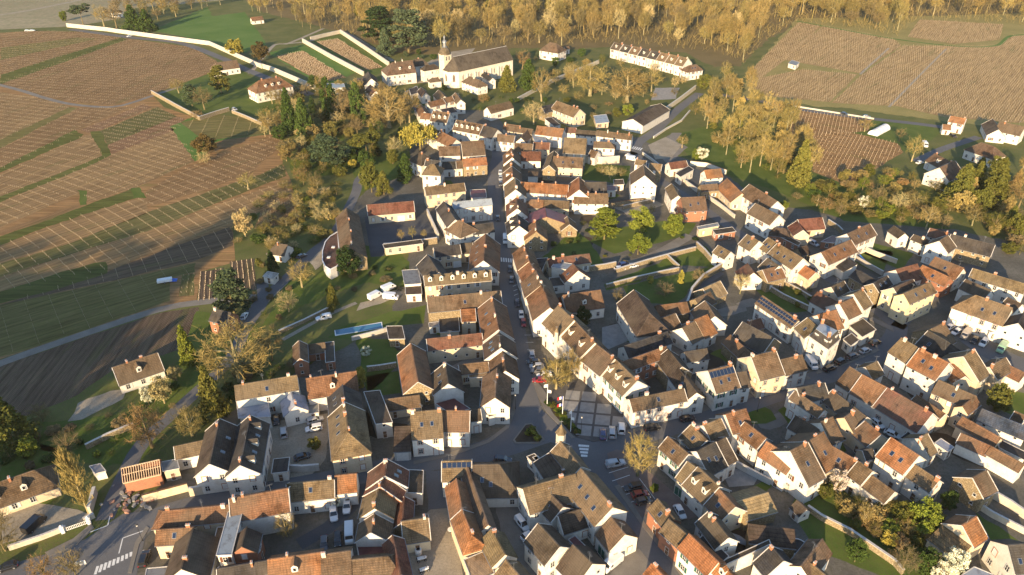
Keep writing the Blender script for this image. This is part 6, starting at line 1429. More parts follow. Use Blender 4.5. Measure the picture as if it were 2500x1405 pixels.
belt('1330,985 1350,980 1420,1060 1405,1066', (9, 8), ('bush',), 'LGE', (.6, 1.1), (1.2, 1.8), 'clipped green bush in the bed along the square', 'shrub', 'flower bed bushes', 570)
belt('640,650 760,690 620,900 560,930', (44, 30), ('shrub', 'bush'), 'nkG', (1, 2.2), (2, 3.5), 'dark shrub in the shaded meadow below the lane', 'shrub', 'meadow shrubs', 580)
belt('1100,225 1260,240 1300,290 1180,285', (40, 24), ('shrub', 'bush', 'bare'), 'nGr', (1.5, 4), (2.5, 4.5), 'garden shrub between the church and the cottages', 'shrub', 'church garden shrubs', 590)
belt('980,130 1090,138 1080,150 960,140', (28, 12), ('bush',), 'GC', (3, 6), (4, 6), 'dark evergreen bush at the abbey drive', 'shrub', 'abbey shrubs', 600)
belt('650,230 700,200 760,210 830,200 930,205 1010,260 1010,300 990,360 940,400 860,420 720,430 690,380 640,330', (42, 27), ('bare', 'shrub', 'bush', 'bare', 'shrub', 'round'), 'gPnOEGn', (3, 10), (5, 9), 'leafy or bare shrub in the dense park below the abbey', 'tree', 'park trees', 515)
belt('720,250 1000,280 960,420 730,420', (70, 46), ('cone', 'round', 'bush'), 'GED', (4, 9), (4, 7), 'small evergreen in the dense park below the abbey', 'tree', 'park evergreens', 516)
belt('640,600 700,520 760,470 830,470 830,530 760,610 690,640', (34, 24), ('bush', 'shrub'), 'EGLO', (1.2, 3), (2.5, 5), 'low green bush on the grassy bank', 'shrub', 'low bank bushes', 505)
belt('2080,440 2200,430 2330,520 2330,565 2200,550 2060,520', (38, 22), ('bush', 'shrub', 'bare'), 'ELgOr', (1.5, 5), (3, 6), 'tangled bush in the right hand orchard slope', 'shrub', 'orchard slope bushes', 531)
belt('560,930 640,850 700,880 760,880 740,900 640,940 590,1010 540,1000', (40, 26), ('bush', 'shrub'), 'GkD', (1, 3), (2.5, 4.5), 'dark garden bush behind the mossy house', 'shrub', 'back garden bushes', 561)
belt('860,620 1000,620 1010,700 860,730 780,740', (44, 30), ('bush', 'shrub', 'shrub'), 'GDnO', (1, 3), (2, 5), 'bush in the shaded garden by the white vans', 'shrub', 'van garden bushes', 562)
belt('1310,560 1440,540 1460,600 1380,640', (40, 26), ('bush', 'shrub'), 'GDE', (1, 2.6), (2, 4), 'bush beside the stone cottage garden', 'shrub', 'cottage bushes', 563)
belt('1460,630 1640,590 1660,620 1500,680', (60, 30), ('bush', 'shrub'), 'GEn', (.8, 2), (1.5, 3), 'small bush along the drive wall', 'shrub', 'drive bushes', 564)
belt('1640,560 1700,560 1740,640 1720,650', (40, 26), ('bush',), 'GD', (.8, 2), (1.5, 3), 'small bush at the end of the drive', 'shrub', 'drive end bushes', 565)
belt('1800,690 1990,700 2010,770 1900,740', (46, 26), ('bush', 'shrub'), 'GEn', (.8, 2.4), (1.5, 3.5), 'small bush in the long gardens behind the solar roof', 'shrub', 'long garden bushes', 566)
belt('0,1060 160,1110 140,1180 0,1150', (50, 26), ('bush', 'shrub'), 'GDk', (1, 3), (2, 4.5), 'dark bush in the garden behind the low dormer house', 'shrub', 'left garden bushes', 567)
belt('1060,215 1130,200 1240,230 1420,250 1420,300 1250,290', (44, 24), ('bush', 'shrub', 'bare', 'bush'), 'GDnE', (1.5, 5), (2.5, 5), 'shrub in the gardens right of the church', 'shrub', 'church side shrubs', 591)
belt('660,240 760,205 860,200 1000,240 1015,290 980,330 900,330 780,340 690,330', (44, 27), ('bare', 'wide', 'wood', 'shrub'), 'gyPn', (6, 12), (6, 10), 'golden leafless tree crowding the park below the abbey', 'tree', 'park crowd trees', 517)
belt('590,520 660,480 700,420 800,440 850,480 840,530 760,600 690,640 640,610', (46, 31), ('bare', 'shrub', 'wide'), 'gPyO', (3, 6.5), (4, 7.5), 'golden bare bush on the bank left of the school', 'shrub', 'golden bank bushes', 506)
belt('1690,250 1720,195 1830,190 1850,240 1930,290 2000,420 1960,470 1860,440 1760,400 1700,320', (50, 30), ('bare', 'wide', 'shrub', 'bush'), 'gyEyO', (4, 11), (6, 10), 'golden undergrowth tree filling the copse beside the vineyard', 'tree', 'copse undergrowth', 311)
belt('1980,455 2100,440 2200,415 2330,470 2340,560 2200,545 2060,530 1960,500', (40, 24), ('bare', 'shrub', 'bush', 'wide'), 'gyEOL', (3, 7), (4.5, 8), 'golden tangled bush across the right hand orchard', 'shrub', 'orchard tangle', 532)
belt('2290,440 2500,400 2500,590 2440,600 2330,540', (48, 30), ('bare', 'spruce', 'wood', 'bush'), 'gEyE', (6, 13), (6, 9), 'golden tree on the wooded slope at the right edge', 'tree', 'right edge trees', 541)
belt('1260,150 1340,130 1480,140 1500,160 1420,200 1300,220', (40, 26), ('bare', 'bush', 'shrub', 'round'), 'gEGn', (3, 8), (4, 7), 'tree in the park right of the church', 'tree', 'church park trees', 552)
belt('1500,175 1650,200 1640,222 1500,200', (34, 20), ('shrub', 'bush', 'bare'), 'gEG', (1.5, 4), (2.5, 5), 'garden bush in front of the white terrace row', 'shrub', 'terrace row bushes', 553)
belt('1330,190 1500,150 1660,185 1690,215 1560,250 1400,260', (50, 30), ('bare', 'wide', 'shrub'), 'gyP', (4, 9), (6, 9), 'golden bare tree among the orchard terraces', 'tree', 'orchard terrace trees', 551)
belt('2130,1190 2290,1270 2280,1330 2180,1340 2060,1260', (44, 30), ('wide', 'bush', 'bare'), 'gEOL', (3, 5), (4, 6), 'tall tangled bush in the wild garden', 'shrub', 'wild garden tangle', 521)
def mound(name, poly, hh, m, seed):
    """forest undergrowth: one uncounted mass of brushwood"""
    P = pts(poly); W = [at(q) for q in P]; r = random.Random(seed); mb = MB(); xy = [(w_.x, w_.y) for w_ in W]
    x0, x1 = min(a[0] for a in xy), max(a[0] for a in xy); y0, y1 = min(a[1] for a in xy), max(a[1] for a in xy); n = 0
    while n < 26000:
        p = (r.uniform(x0, x1), r.uniform(y0, y1)); n += 1
        if not inside(p, xy): continue
        b = Vector((p[0], p[1], 0)); h = r.uniform(.5, 1) * hh
        for k in range(2): twig(mb, b + Vector((r.gauss(0, .6), r.gauss(0, .6), r.uniform(0, h * .5))), (Vector((0, 0, 1)) + rv(r) * .8).normalized(), h, .09, r)
    o = obj(name, mb.mesh(name, m), color=TC['g']); tag(o, 'brown brushwood covering the forest floor', 'undergrowth', kind='stuff')
def far_wood(name, poly, count, src, label, seed):
    """the rest of the wood, too many to count: one object that repeats a tree's own meshes on points"""
    W = [(w_.x, w_.y) for w_ in (at(q) for q in pts(poly))]; r = random.Random(seed); P = []
    x0, x1 = min(a[0] for a in W), max(a[0] for a in W); y0, y1 = min(a[1] for a in W), max(a[1] for a in W)
    while len(P) < count:
        p = (r.uniform(x0, x1), r.uniform(y0, y1), 0)
        if inside(p, W): P.append(p)
    me = bpy.data.meshes.new(name); me.from_pydata(P, [], []); o = obj(name, me, color=TC['g']); tag(o, label, 'trees', kind='stuff')
    g = bpy.data.node_groups.new(name, 'GeometryNodeTree'); g.interface.new_socket('Geometry', in_out='INPUT', socket_type='NodeSocketGeometry'); g.interface.new_socket('Geometry', in_out='OUTPUT', socket_type='NodeSocketGeometry')
    gi = g.nodes.new('NodeGroupInput'); go = g.nodes.new('NodeGroupOutput'); jn = g.nodes.new('GeometryNodeJoinGeometry')
    rs = g.nodes.new('FunctionNodeRandomValue'); rs.data_type = 'FLOAT_VECTOR'; rs.inputs[0].default_value = (1.1, 1.1, 1.5); rs.inputs[1].default_value = (1.8, 1.8, 2.4); rs.inputs['Seed'].default_value = seed
    rr = g.nodes.new('FunctionNodeRandomValue'); rr.data_type = 'FLOAT_VECTOR'; rr.inputs[0].default_value = (0, 0, 0); rr.inputs[1].default_value = (0, 0, 6.28); rr.inputs['Seed'].default_value = seed + 1
    for ob in src:
        ip = g.nodes.new('GeometryNodeInstanceOnPoints'); oi = g.nodes.new('GeometryNodeObjectInfo'); oi.inputs['Object'].default_value = ob; oi.inputs['As Instance'].default_value = True
        g.links.new(gi.outputs[0], ip.inputs['Points']); g.links.new(oi.outputs['Geometry'], ip.inputs['Instance']); g.links.new(rr.outputs[0], ip.inputs['Rotation']); g.links.new(rs.outputs[0], ip.inputs['Scale']); g.links.new(ip.outputs[0], jn.inputs[0])
    g.links.new(jn.outputs[0], go.inputs[0]); o.modifiers.new('trees', 'NODES').node_group = g
_ft = [o for o in COL.objects if o.get('group') == 'forest trees'][:3]
for _i, _t in enumerate(_ft): far_wood('forest_mass', '790,45 960,105 1260,100 1490,92 1640,98 1740,112 1815,135 1860,90 1940,40 2190,75 2235,30 2460,40 2560,50 2560,-80 600,-80', 260, list(_t.children), 'mass of leafless forest trees too many to count behind the village', 40 + _i)
mound('forest_undergrowth', '780,60 960,122 1260,116 1490,108 1740,130 1815,158 1860,108 1940,55 2190,90 2240,48 2460,60 2560,70 2560,-60 600,-60', 5.5, M['leaf'], 5)
# ---------------------------------------------------------------- cars
def loft(secs, mats, cap=True):
    """secs: list of cross sections (each a list of (y,z)) at x; mirrored polygons"""
    mb = MB(); n = len(secs[0][1])
    v = []
    for x, s in secs: v += [(x, y, z) for y, z in s]
    f = []
    for i in range(len(secs) - 1):
        for k in range(n): f.append((i * n + k, i * n + (k + 1) % n, (i + 1) * n + (k + 1) % n, (i + 1) * n + k))
    f.append(tuple(range(n - 1, -1, -1))); f.append(tuple((len(secs) - 1) * n + k for k in range(n)))
    mb.add(v, f); return mb
def sect(hw, z0, z1, sh=.12):
    return [(-hw + .06, z0), (hw - .06, z0), (hw, z0 + .2), (hw - .02, z1 - sh), (hw - sh, z1), (-hw + sh, z1), (-hw + .02, z1 - sh), (-hw, z0 + .2)]
def cab(hw, z0, z1, t): return [(-hw, z0), (hw, z0), (hw - t, z1 - .08), (hw - t - .12, z1), (-hw + t + .12, z1), (-hw + t, z1 - .08)]
def car_meshes(kind):
    if kind == 'van':
        L, W, Hh, wb = 5.2, .98, 2.25, 1.6
        body = loft([(-2.6, sect(.9, .4, 2.1)), (-2.52, sect(.98, .3, 2.22)), (1.1, sect(.98, .3, 2.25)), (1.55, sect(.96, .3, 2.1)), (2.0, sect(.95, .3, 1.35)), (2.5, sect(.93, .3, 1.15)), (2.62, sect(.82, .38, .9))], None)
        gl = [((1.62, -.8, 1.98), (1.62, .8, 1.98), (2.06, .84, 1.36), (2.06, -.84, 1.36))]
        side = [(.75, 1.5, 1.35, 1.9)]
    else:
        k = {'car': (4.2, .88, 1.45), 'suv': (4.5, .92, 1.65), 'pickup': (5.1, .92, 1.75), 'smallvan': (4.4, .9, 1.8)}[kind]; L, W, Hh = k; wb = L * .3
        bz = .82 if kind == 'car' else .95; h = L / 2
        body = loft([(-h, sect(W - .14, .38, bz - .1)), (-h + .12, sect(W - .04, .28, bz)), (-h + .9, sect(W, .25, bz + .04)), (h - 1.1, sect(W, .25, bz + .02)), (h - .35, sect(W - .04, .26, bz - .12)), (h, sect(W - .18, .36, bz - .28))], None)
        a0 = {'car': -h + .25, 'suv': -h + .12, 'pickup': -h + .2, 'smallvan': -h + .08}[kind]; a1 = a0 + (.5 if kind == 'car' else .22); b1 = .35 if kind != 'smallvan' else .55; b0 = b1 + .75
        rf = loft([(a0, cab(W - .06, bz - .02, bz + .02, .02)), (a1, cab(W - .06, bz - .02, Hh - .03, .12)), ((a1 + b1) / 2, cab(W - .06, bz - .02, Hh, .13)), (b1, cab(W - .07, bz - .02, Hh - .04, .12)), (b0, cab(W - .08, bz - .04, bz + .02, .02))], None)
        body.add(rf.v, rf.f)
        y1, y2 = W - .14, W - .3; e = .025
        gl = [((b1 + e, -y2, Hh - .1), (b1 + e, y2, Hh - .1), (b0 - .03, y1, bz + .06), (b0 - .03, -y1, bz + .06)), ((a1 - e, y2, Hh - .1), (a1 - e, -y2, Hh - .1), (a0 + .04, -y1, bz + .07), (a0 + .04, y1, bz + .07))]
        gl = [tuple((x + (.03 if i == 0 else -.03), y, z + .035) for x, y, z in g) for i, g in enumerate(gl)]
        side = [(a1 + .12, (a1 + b1) / 2 - .05, bz + .06, Hh - .12), ((a1 + b1) / 2 + .05, b1 + .22, bz + .06, Hh - .12)] if kind != 'smallvan' else [((a1 + b1) / 2 + .1, b1 + .3, bz + .06, Hh - .12)]
    B = body.mesh('car_body', M['car'])
    G = MB()
    for g in gl: G.add(g, [(0, 1, 2, 3)])
    for x0, x1, z0, z1 in side:
        for s in (-1, 1):
            yb, yt = (W + .006, W + .0) if kind == 'van' else (W - .045, W - .155)
            G.add([(x0, s * yb, z0), (x1, s * yb, z0), (x1 - (.18 if x1 > .2 else 0), s * yt, z1), (x0 + .05, s * yt, z1)], [(0, 1, 2, 3) if s < 0 else (3, 2, 1, 0)])
    wh = MB(); n = 14
    for rr, y0, y1, mi in ((.33, -.11, .11, 0), (.2, -.118, .118, 1)):
        v = [(rr * math.cos(6.283 * i / n), y, rr * math.sin(6.283 * i / n)) for y in (y0, y1) for i in range(n)]
        wh.add(v, [tuple(range(n)), tuple(range(2 * n - 1, n - 1, -1))] + [(i, n + i, n + (i + 1) % n, (i + 1) % n) for i in range(n)], mi)
    hl = MB(); hl.box(-.03, .05, -.17, .17, -.07, .07)
    return dict(B=B, G=G.mesh('car_glass', M['carglass']), W=wh.mesh('wheel', [M['tyre'], M['rim']]), H=hl.mesh('headlight', M['lamp']), T=hl.mesh('tail_light', M['tail']), L=L, w=W, wb=wb, lz=.62 if kind == 'car' else .75)
CM = {k: car_meshes(k) for k in ('car', 'suv', 'van', 'smallvan', 'pickup')}
CC = {'w': (.68, .68, .67), 's': (.36, .37, .38), 'k': (.014, .014, .016), 'b': (.015, .03, .12), 'd': (.025, .03, .04), 'r': (.22, .012, .014), 'g': (.09, .09, .095), 'e': (.25, .42, .27), 't': (.36, .31, .26), 'n': (.03, .012, .01)}
def car(kind, q, dirp, col, label):
    m = CM[kind]; p = at(q, .8); a = at(q, 0); b = at((q[0] + dirp[0], q[1] + dirp[1]), 0); ang = math.atan2(b.y - a.y, b.x - a.x)
    rt = empty('parked_van' if 'van' in kind else 'pickup_truck' if kind == 'pickup' else 'parked_car', (p.x, p.y, .05 if True else 0), ang); tag(rt, label, 'van' if 'van' in kind else 'pickup' if kind == 'pickup' else 'car', 'vehicles parked in the village')
    obj('body', m['B'], rt, color=CC[col]); obj('windows', m['G'], rt)
    for x in (-1, 1):
        for y in (-1, 1): obj('wheel', m['W'], rt, (x * m['wb'], y * (m['w'] - .1), .33))
    for y in (-1, 1):
        obj('headlight', m['H'], rt, (m['L'] / 2 - .1, y * (m['w'] - .3), m['lz'] - .05)); obj('tail_light', m['T'], rt, (-m['L'] / 2 + .03, y * (m['w'] - .28), m['lz'] + .1))
    if kind == 'pickup':
        mb = MB(); mb.box(-2.4, -.5, -.86, .86, .95, 1.6); obj('canopy', mb.mesh('canopy', M['car']), rt, color=CC[col])
CD = '''
A|680,390|0,-10|car|b|blue car in the left bay of the square
A|745,378|0,-10|suv|s|silver car with dark sunroof in the middle bay of the square
A|812,350|0,-10|smallvan|w|white small van in the right bay of the square
A|1030,345|10,-2|suv|k|black car on the pavement below the mottled roof house
A|1285,280|10,-1|car|n|dark maroon car in front of the wooden garage
A|770,602|10,-2|pickup|s|silver pickup with hard top in the car park
A|893,772|-10,2|suv|k|black pickup-like car in the car park
A|943,820|10,-2|car|r|red car in the car park
A|967,868|10,-2|car|d|dark blue car at the lower end of the car park
A|1230,945|6,10|car|w|white car with dark roof behind the brick house
A|100,1030|8,10|smallvan|w|white small van in the yard by the long cross roof
A|152,1112|10,-6|car|w|white car half hidden behind the dark gable in the yard
A|745,1318|-10,8|van|w|large white van on the forecourt at the bottom
9|665,905|-1,10|suv|w|white car beside the orange cottage drive
9|568,960|1,10|suv|w|white car beside the flowering shrub
9|682,1108|0,10|van|w|white van in the lower drive
9|598,1138|0,10|car|k|black car next to the lower drive van
9|500,1172|0,10|car|g|grey car at the end of the drive
9|435,293|10,-3|suv|s|silver car against the gravel yard wall
9|428,350|-10,2|suv|w|white car in the gravel yard
9|212,380|-1,-10|smallvan|s|silver van in the gravel yard
9|345,552|10,-3|car|d|dark blue car in the lower gravel yard
9|160,288|0,10|car|k|black car in the little court by the zinc wing
9|1778,577|10,1|suv|d|dark car on the road behind the mossy street roof
8|245,1038|10,-9|van|k|black van on the gravel drive left
8|48,1338|-10,3|car|k|black car on the road at the bottom left
8|1030,1282|3,-10|suv|k|black car parked by the zebra crossing
5|865,768|10,-5|van|w|left one of three white vans in the garden
5|962,712|10,-4|van|w|upper one of three white vans in the garden
5|978,776|10,1|van|w|lower right one of three white vans in the garden
5|497,920|-10,2|pickup|w|white pickup with open racks on the garden path
5|1742,212|0,10|car|d|dark car driving down the main street
5|1797,368|0,10|van|w|white van on the main street above the crossing
5|1795,338|0,10|car|d|blue car just behind the white main street van
5|1830,575|0,10|car|d|dark blue car just below the main street crossing
5|1841,652|0,10|car|g|dark grey car second below the main street crossing
5|340,482|10,-5|car|d|dark car beside the little hip-roofed house
6|67,817|1,10|car|n|dark red-black car on the main street middle
6|96,900|1,10|car|w|white car on the main street middle
6|112,957|1,10|car|r|dark red car on the main street below the white one
6|172,1182|-1,-10|car|s|silver car at the top of the square parking
6|182,1237|-10,0|car|k|black car in the second row of the square parking
6|205,1266|-10,0|car|s|silver car in the square parking
6|215,1300|-10,0|suv|g|grey car in the square parking
6|260,1332|-10,1|smallvan|w|white car under the square trees
6|225,1366|-10,0|car|r|red car at the lower end of the square parking
6|835,542|10,-2|suv|b|blue car in the drive behind the stone wall
6|895,550|10,-2|car|w|white car in the drive behind the stone wall
6|800,570|10,-1|car|w|white car nearest the red gable in the drive
7|485,1282|10,-4|suv|k|first black car below the white corner mansion
7|568,1232|10,-5|suv|k|second black car below the white corner mansion
7|650,1196|10,-4|suv|g|third dark car below the white corner mansion
7|740,1156|10,-4|car|s|silver car in the line below the corner mansion
7|812,1098|10,-4|car|k|black car at the top of the line by the garage block
7|355,1252|6,8|van|w|white van squeezed beside the white corner mansion
7|1338,992|-8,5|car|w|first white car under the large pilaster house
7|1392,1022|-9,5|car|w|second white car under the large pilaster house
7|1458,1046|-7,8|van|t|silver-beige van under the large pilaster house
7|1522,1082|-7,8|car|k|black car right of the silver-beige van
7|1586,1102|-7,8|smallvan|w|white car in front of the low wall
7|1716,1142|-7,9|van|e|pale green van on the right hand car park
7|370,392|8,4|smallvan|s|silver car in the arched barns court
B|828,312|8,6|car|w|white car beside the low red-roofed row
B|935,392|9,4|car|w|white car with red top beside the low red-roofed row
4|1745,910|5,-8|car|w|white car on the lane by the great spreading tree
1|1760,1232|0,10|car|w|upper parked car at the main street top
1|1762,1272|0,10|car|s|middle parked car at the main street top
1|1762,1312|0,10|car|g|lower parked car at the main street top
2|868,1112|10,2|car|w|white car behind the very tall gable barn
2|885,1136|10,2|van|w|white van behind the very tall gable barn
3|590,812|10,2|car|d|left dark car on the right field road
3|750,832|10,1|car|g|right dark car on the right field road
3|1165,1036|6,8|van|w|white van by the golden tree at the right houses
3|1130,1160|10,-2|car|w|white car in the right houses lane
3|1368,970|9,4|car|k|dark car in front of the white modern house
0|925,257|10,-2|car|w|white car driving on the upper left vineyard road
0|1675,778|10,4|car|s|silver car at the lawn garden gate
0|195,218|10,-1|car|w|left tiny white car at the far left junction
0|230,218|10,-1|car|w|right tiny white car at the far left junction
9|1198,1300|10,-4|smallvan|w|x
'''
for l in CD.strip().split('\n'):
    k, q, d, kd, c, lb = l.split('|')
    if lb != 'x': car(kd, pt(q, k), tuple(float(x) for x in d.split(',')), c, lb)
# ---------------------------------------------------------------- church, towers, flags and small things
def church():
    e = 10.5; Z = 18.5
    A, B, C = px('1', 1410, 415), px('1', 1805, 335), px('1', 1640, 475)
    A, B, C = pts('1103,140 1236,113 1180,161'); s, a, b, zr = solve(A, B, C, e, math.tan(math.radians(48)))
    if s < 0: a, b = b, a
    # make a the apse (camera left) end
    if a.x > b.x: a, b = b, a; sgn = -1
    else: sgn = 1
    hw = min(abs(s), 8); u = b - a; u.z = 0; L = u.length; u.normalize(); ang = math.atan2(u.y, u.x); rt = empty('church', (a.x, a.y, 0), ang)
    tag(rt, 'white abbey church with long slate roof, apse and domed tower', 'church')
    ap = 5.0
    side = [(-ap, -hw * .42), (0, -hw), (L, -hw), (L, hw), (0, hw), (-ap, hw * .42)]
    mb = MB(); mb.prism(side, 0, e); mb.add([(L, -hw, e - .01), (L, hw, e - .01), (L, 0, zr - .2)], [(0, 1, 2)]); obj('wall', mb.mesh('wall', M['wall']), rt, color=(.68, .62, .52))
    o = .35; ev = e - .25; V = [(-ap - .3, -hw * .45, ev), (0, -hw - o, ev), (L + .2, -hw - o, ev), (L + .2, hw + o, ev), (0, hw + o, ev), (-ap - .3, hw * .45, ev), (1.2, 0, zr), (L + .2, 0, zr)]
    v, f = solid_roof(V, [(1, 2, 7, 6), (3, 4, 6, 7), (0, 1, 6), (5, 0, 6), (4, 5, 6)], .2); ro = obj('roof', mesh('roof', v, f, M['roof']), rt, color=(.10, .085, .07))
    mb = MB(); bar(mb, (1.2, 0, zr + .05), (L, 0, zr + .05), .35, .15); obj('ridge_tiles', mb.mesh('ridge_tiles', M['verge']), ro)
    # lancet windows
    lm = MB(); w_, h_ = 1.5, 4.8; prof = [(-w_ / 2, 0), (w_ / 2, 0), (w_ / 2, h_ - 1.3), (w_ * .3, h_ - .5), (0, h_), (-w_ * .3, h_ - .5), (-w_ / 2, h_ - 1.3)]
    n = len(prof); lm.add([(x, -.04, z) for x, z in prof], [tuple(range(n))], 1); 
    for i in range(n):
        x0, z0 = prof[i]; x1, z1 = prof[(i + 1) % n]; bar(lm, (x0, -.08, z0), (x1, -.08, z1), .22, .22, 0)
    for k in range(4): lm.box(-w_ / 2, w_ / 2, -.07, -.045, .9 * (k + 1) - .04, .9 * (k + 1) + .04, 0)
    lmesh = lm.mesh('lancet_window', [M['verge'], glass('church_glass', (.09, .05, .03), .3)])
    for i in range(6):
        p, q = Vector((*side[i], 0)), Vector((*side[(i + 1) % 6], 0)); d = (q - p).normalized(); nn = Vector((d.y, -d.x, 0)); Ln = (q - p).length
        if i in (0, 5, 4): 
            m_ = (p + q) / 2 + nn * .02; obj('lancet_window', lmesh, rt, (m_.x, m_.y, 3.8), (0, 0, math.atan2(nn.y, nn.x) + math.pi / 2))
        if i in (1, 3):
            for k in range(7):
                m_ = p + d * (Ln * (k + .5) / 7) + nn * .02; obj('lancet_window', lmesh, rt, (m_.x, m_.y, 4.6), (0, 0, math.atan2(nn.y, nn.x) + math.pi / 2), (.42, 1, .7))
                if k: bt = MB(); bt.box(-.35, .35, -.6, 0, 0, e - 2.5); bp = p + d * (Ln * k / 7); obj('buttress', bt.mesh('buttress', M['wall']), rt, (bp.x, bp.y, 0), (0, 0, math.atan2(nn.y, nn.x) + math.pi / 2), color=(.66, .6, .5))
    # tower beyond the choir, domed lantern
    cx, cy = 1.5, (hw + 2.6); tw = 5.6; tz = 17.6
    tp = at(pts('1108,190')[0]); 
    mb = MB(); mb.box(cx - tw / 2, cx + tw / 2, cy - tw / 2, cy + tw / 2, 0, tz); t_ = obj('tower', mb.mesh('tower', M['wall']), rt, color=(.68, .60, .46))
    mb = MB(); mb.box(cx - tw / 2 - .25, cx + tw / 2 + .25, cy - tw / 2 - .25, cy + tw / 2 + .25, tz, tz + .35); obj('cornice', mb.mesh('cornice', M['verge']), t_)
    def rings(prof, n, m, nm, par, col=None):
        q = MB(); v = [(cx + r_ * math.cos(2 * math.pi * (i + .5) / n), cy + r_ * math.sin(2 * math.pi * (i + .5) / n), z) for r_, z in prof for i in range(n)]
        q.add(v, [(j * n + i, j * n + (i + 1) % n, (j + 1) * n + (i + 1) % n, (j + 1) * n + i) for j in range(len(prof) - 1) for i in range(n)] + [tuple(range((len(prof) - 1) * n, len(prof) * n))]); return obj(nm, q.mesh(nm, m), par, color=col)
    rings([(3.9, tz + .35), (3.7, tz + 1.5), (3.2, tz + 2.9), (2.2, tz + 4.0), (1.4, tz + 4.4)], 8, M['roof'], 'dome', t_, (.16, .13, .09))
    rings([(1.7, tz + 4.4), (1.75, tz + 4.7), (1.1, tz + 4.75), (1.1, tz + 7.2), (1.5, tz + 7.3), (1.4, tz + 7.9), (.8, tz + 8.7), (.45, tz + 9.0)], 8, M['gutter'], 'lantern', t_)
    rings([(.4, tz + 9.0), (.42, tz + 10.2), (.6, tz + 10.3), (.3, tz + 11.0), (.06, tz + 11.6), (.05, tz + 13)], 8, M['gutter'], 'spire', t_)
    for k in range(2): obj('belfry_window', WM['t'], t_, (cx - 1 + 2 * k, cy - tw / 2 - .02, tz - 3.2), (0, 0, 0), (.8, 1, 1))
church()
def lantern(q, z, sc, label, name):
    p = at(q, z); rt = empty(name, (p.x, p.y, 0)); tag(rt, label, 'belfry')
    mb = MB(); mb.prism([(sc * math.cos(i * math.pi / 3), sc * math.sin(i * math.pi / 3)) for i in range(6)], z - 3, z + 1.4 * sc); obj('drum', mb.mesh('drum', M['wall']), rt, color=(.55, .48, .38))
    q_ = MB(); n = 6
    for j, (r_, h) in enumerate(((1.25, 1.4), (.9, 2.0), (.35, 2.9), (.05, 3.6))):
        q_.v += [(sc * r_ * math.cos(i * math.pi / 3), sc * r_ * math.sin(i * math.pi / 3), z + sc * h) for i in range(n)]
        if j:
            q_.f += [((j - 1) * n + i, (j - 1) * n + (i + 1) % n, j * n + (i + 1) % n, j * n + i) for i in range(n)]; q_.m += [0] * n
    obj('cap', q_.mesh('cap', M['roof']), rt, color=(.24, .19, .12)); mb = MB(); mb.tube((0, 0, z + 3.5 * sc), (0, 0, z + 4.8 * sc), .05, .03, 5); mb.box(-.4, .4, -.03, .03, z + 4.3 * sc, z + 4.4 * sc); obj('finial', mb.mesh('finial', M['gutter']), rt)
lantern(px('j', 420, 110), 8.3, 1.15, 'little six-sided belfry on the ridge end facing the flower triangle', 'belfry')
lantern(px('6', 348, 1040), 9.8, .55, 'small white roof lantern on the town hall row', 'roof_lantern')
# flag poles on the square
M['blue'] = plain('flag_blue', (.03, .06, .25), .8, .1); M['red'] = plain('flag_red', (.5, .02, .03), .8, .1)
def flagpole(q0, qt, label, flags, mats):
    p = at(q0); h = height_over(p, qt); rt = empty('flag_pole', (p.x, p.y, .14)); tag(rt, label, 'flag pole', 'flag poles on the square'); mb = MB(); mb.tube((0, 0, 0), (0, 0, h), .11, .07, 8); obj('pole', mb.mesh('pole', M['white']), rt)
    for k, (z, sx) in enumerate(flags):
        w_ = MB(); n = 5
        for b, m_ in enumerate(mats):
            for i in range(n):
                x0, x1 = (b + i / n) * .5, (b + (i + 1) / n) * .5; y0, y1 = .12 * math.sin(x0 * 3), .12 * math.sin(x1 * 3)
                w_.add([(sx * x0, y0, z * h - 1.0 - .15 * x0), (sx * x1, y1, z * h - 1.0 - .15 * x1), (sx * x1, y1, z * h - .2 * x1), (sx * x0, y0, z * h - .2 * x0)], [(0, 1, 2, 3)], b)
        obj('flag', w_.mesh('flag', mats), rt)
flagpole(px('r', 340, 555), px('r', 340, 240)[1], 'left flag pole on the square with white flags', ((.98, -1), (.72, 1)), [M['white'], M['white']])
flagpole(px('r', 568, 705), px('r', 568, 420)[1], 'middle flag pole on the square with a striped tricolour flag', ((.98, -1), (.62, -1)), [M['blue'], M['white'], M['red']])
flagpole(px('r', 690, 945), px('r', 692, 625)[1], 'right flag pole on the square with white flags', ((.95, -.5), (.66, .8)), [M['white'], M['white']])
# street lamps
def street_lamp(q, label):
    p = at(q); rt = empty('street_lamp', (p.x, p.y, .05)); tag(rt, label, 'street lamp', 'street lamps'); mb = MB(); mb.tube((0, 0, 0), (0, 0, .7), .12, .09, 8); mb.tube((0, 0, .7), (0, 0, 4.6), .06, .045, 8); obj('post', mb.mesh('post', M['iron']), rt)
    mb = MB(); mb.tube((0, 0, 4.6), (0, 0, 5.1), .12, .24, 6, 1); mb.tube((0, 0, 5.1), (0, 0, 5.4), .3, .05, 6, 0); obj('lantern_head', mb.mesh('lantern_head', [M['iron'], M['frame']]), rt)
for q, lb in ((px('k', 1395, 1380), 'lamp post on the pavement of the right street'), (px('r', 845, 945), 'lamp post in the lower part of the square'), (px('A', 1130, 520), 'lamp post by the car park tree'),
              ((1302, 760), 'lamp post on the main street pavement'), ((1300, 690), 'lamp post in front of the right street row'), ((1258, 1000), 'lamp post at the white corner house'), (px('8', 1020, 1160), 'lamp post at the zebra crossing')): street_lamp(q, lb)
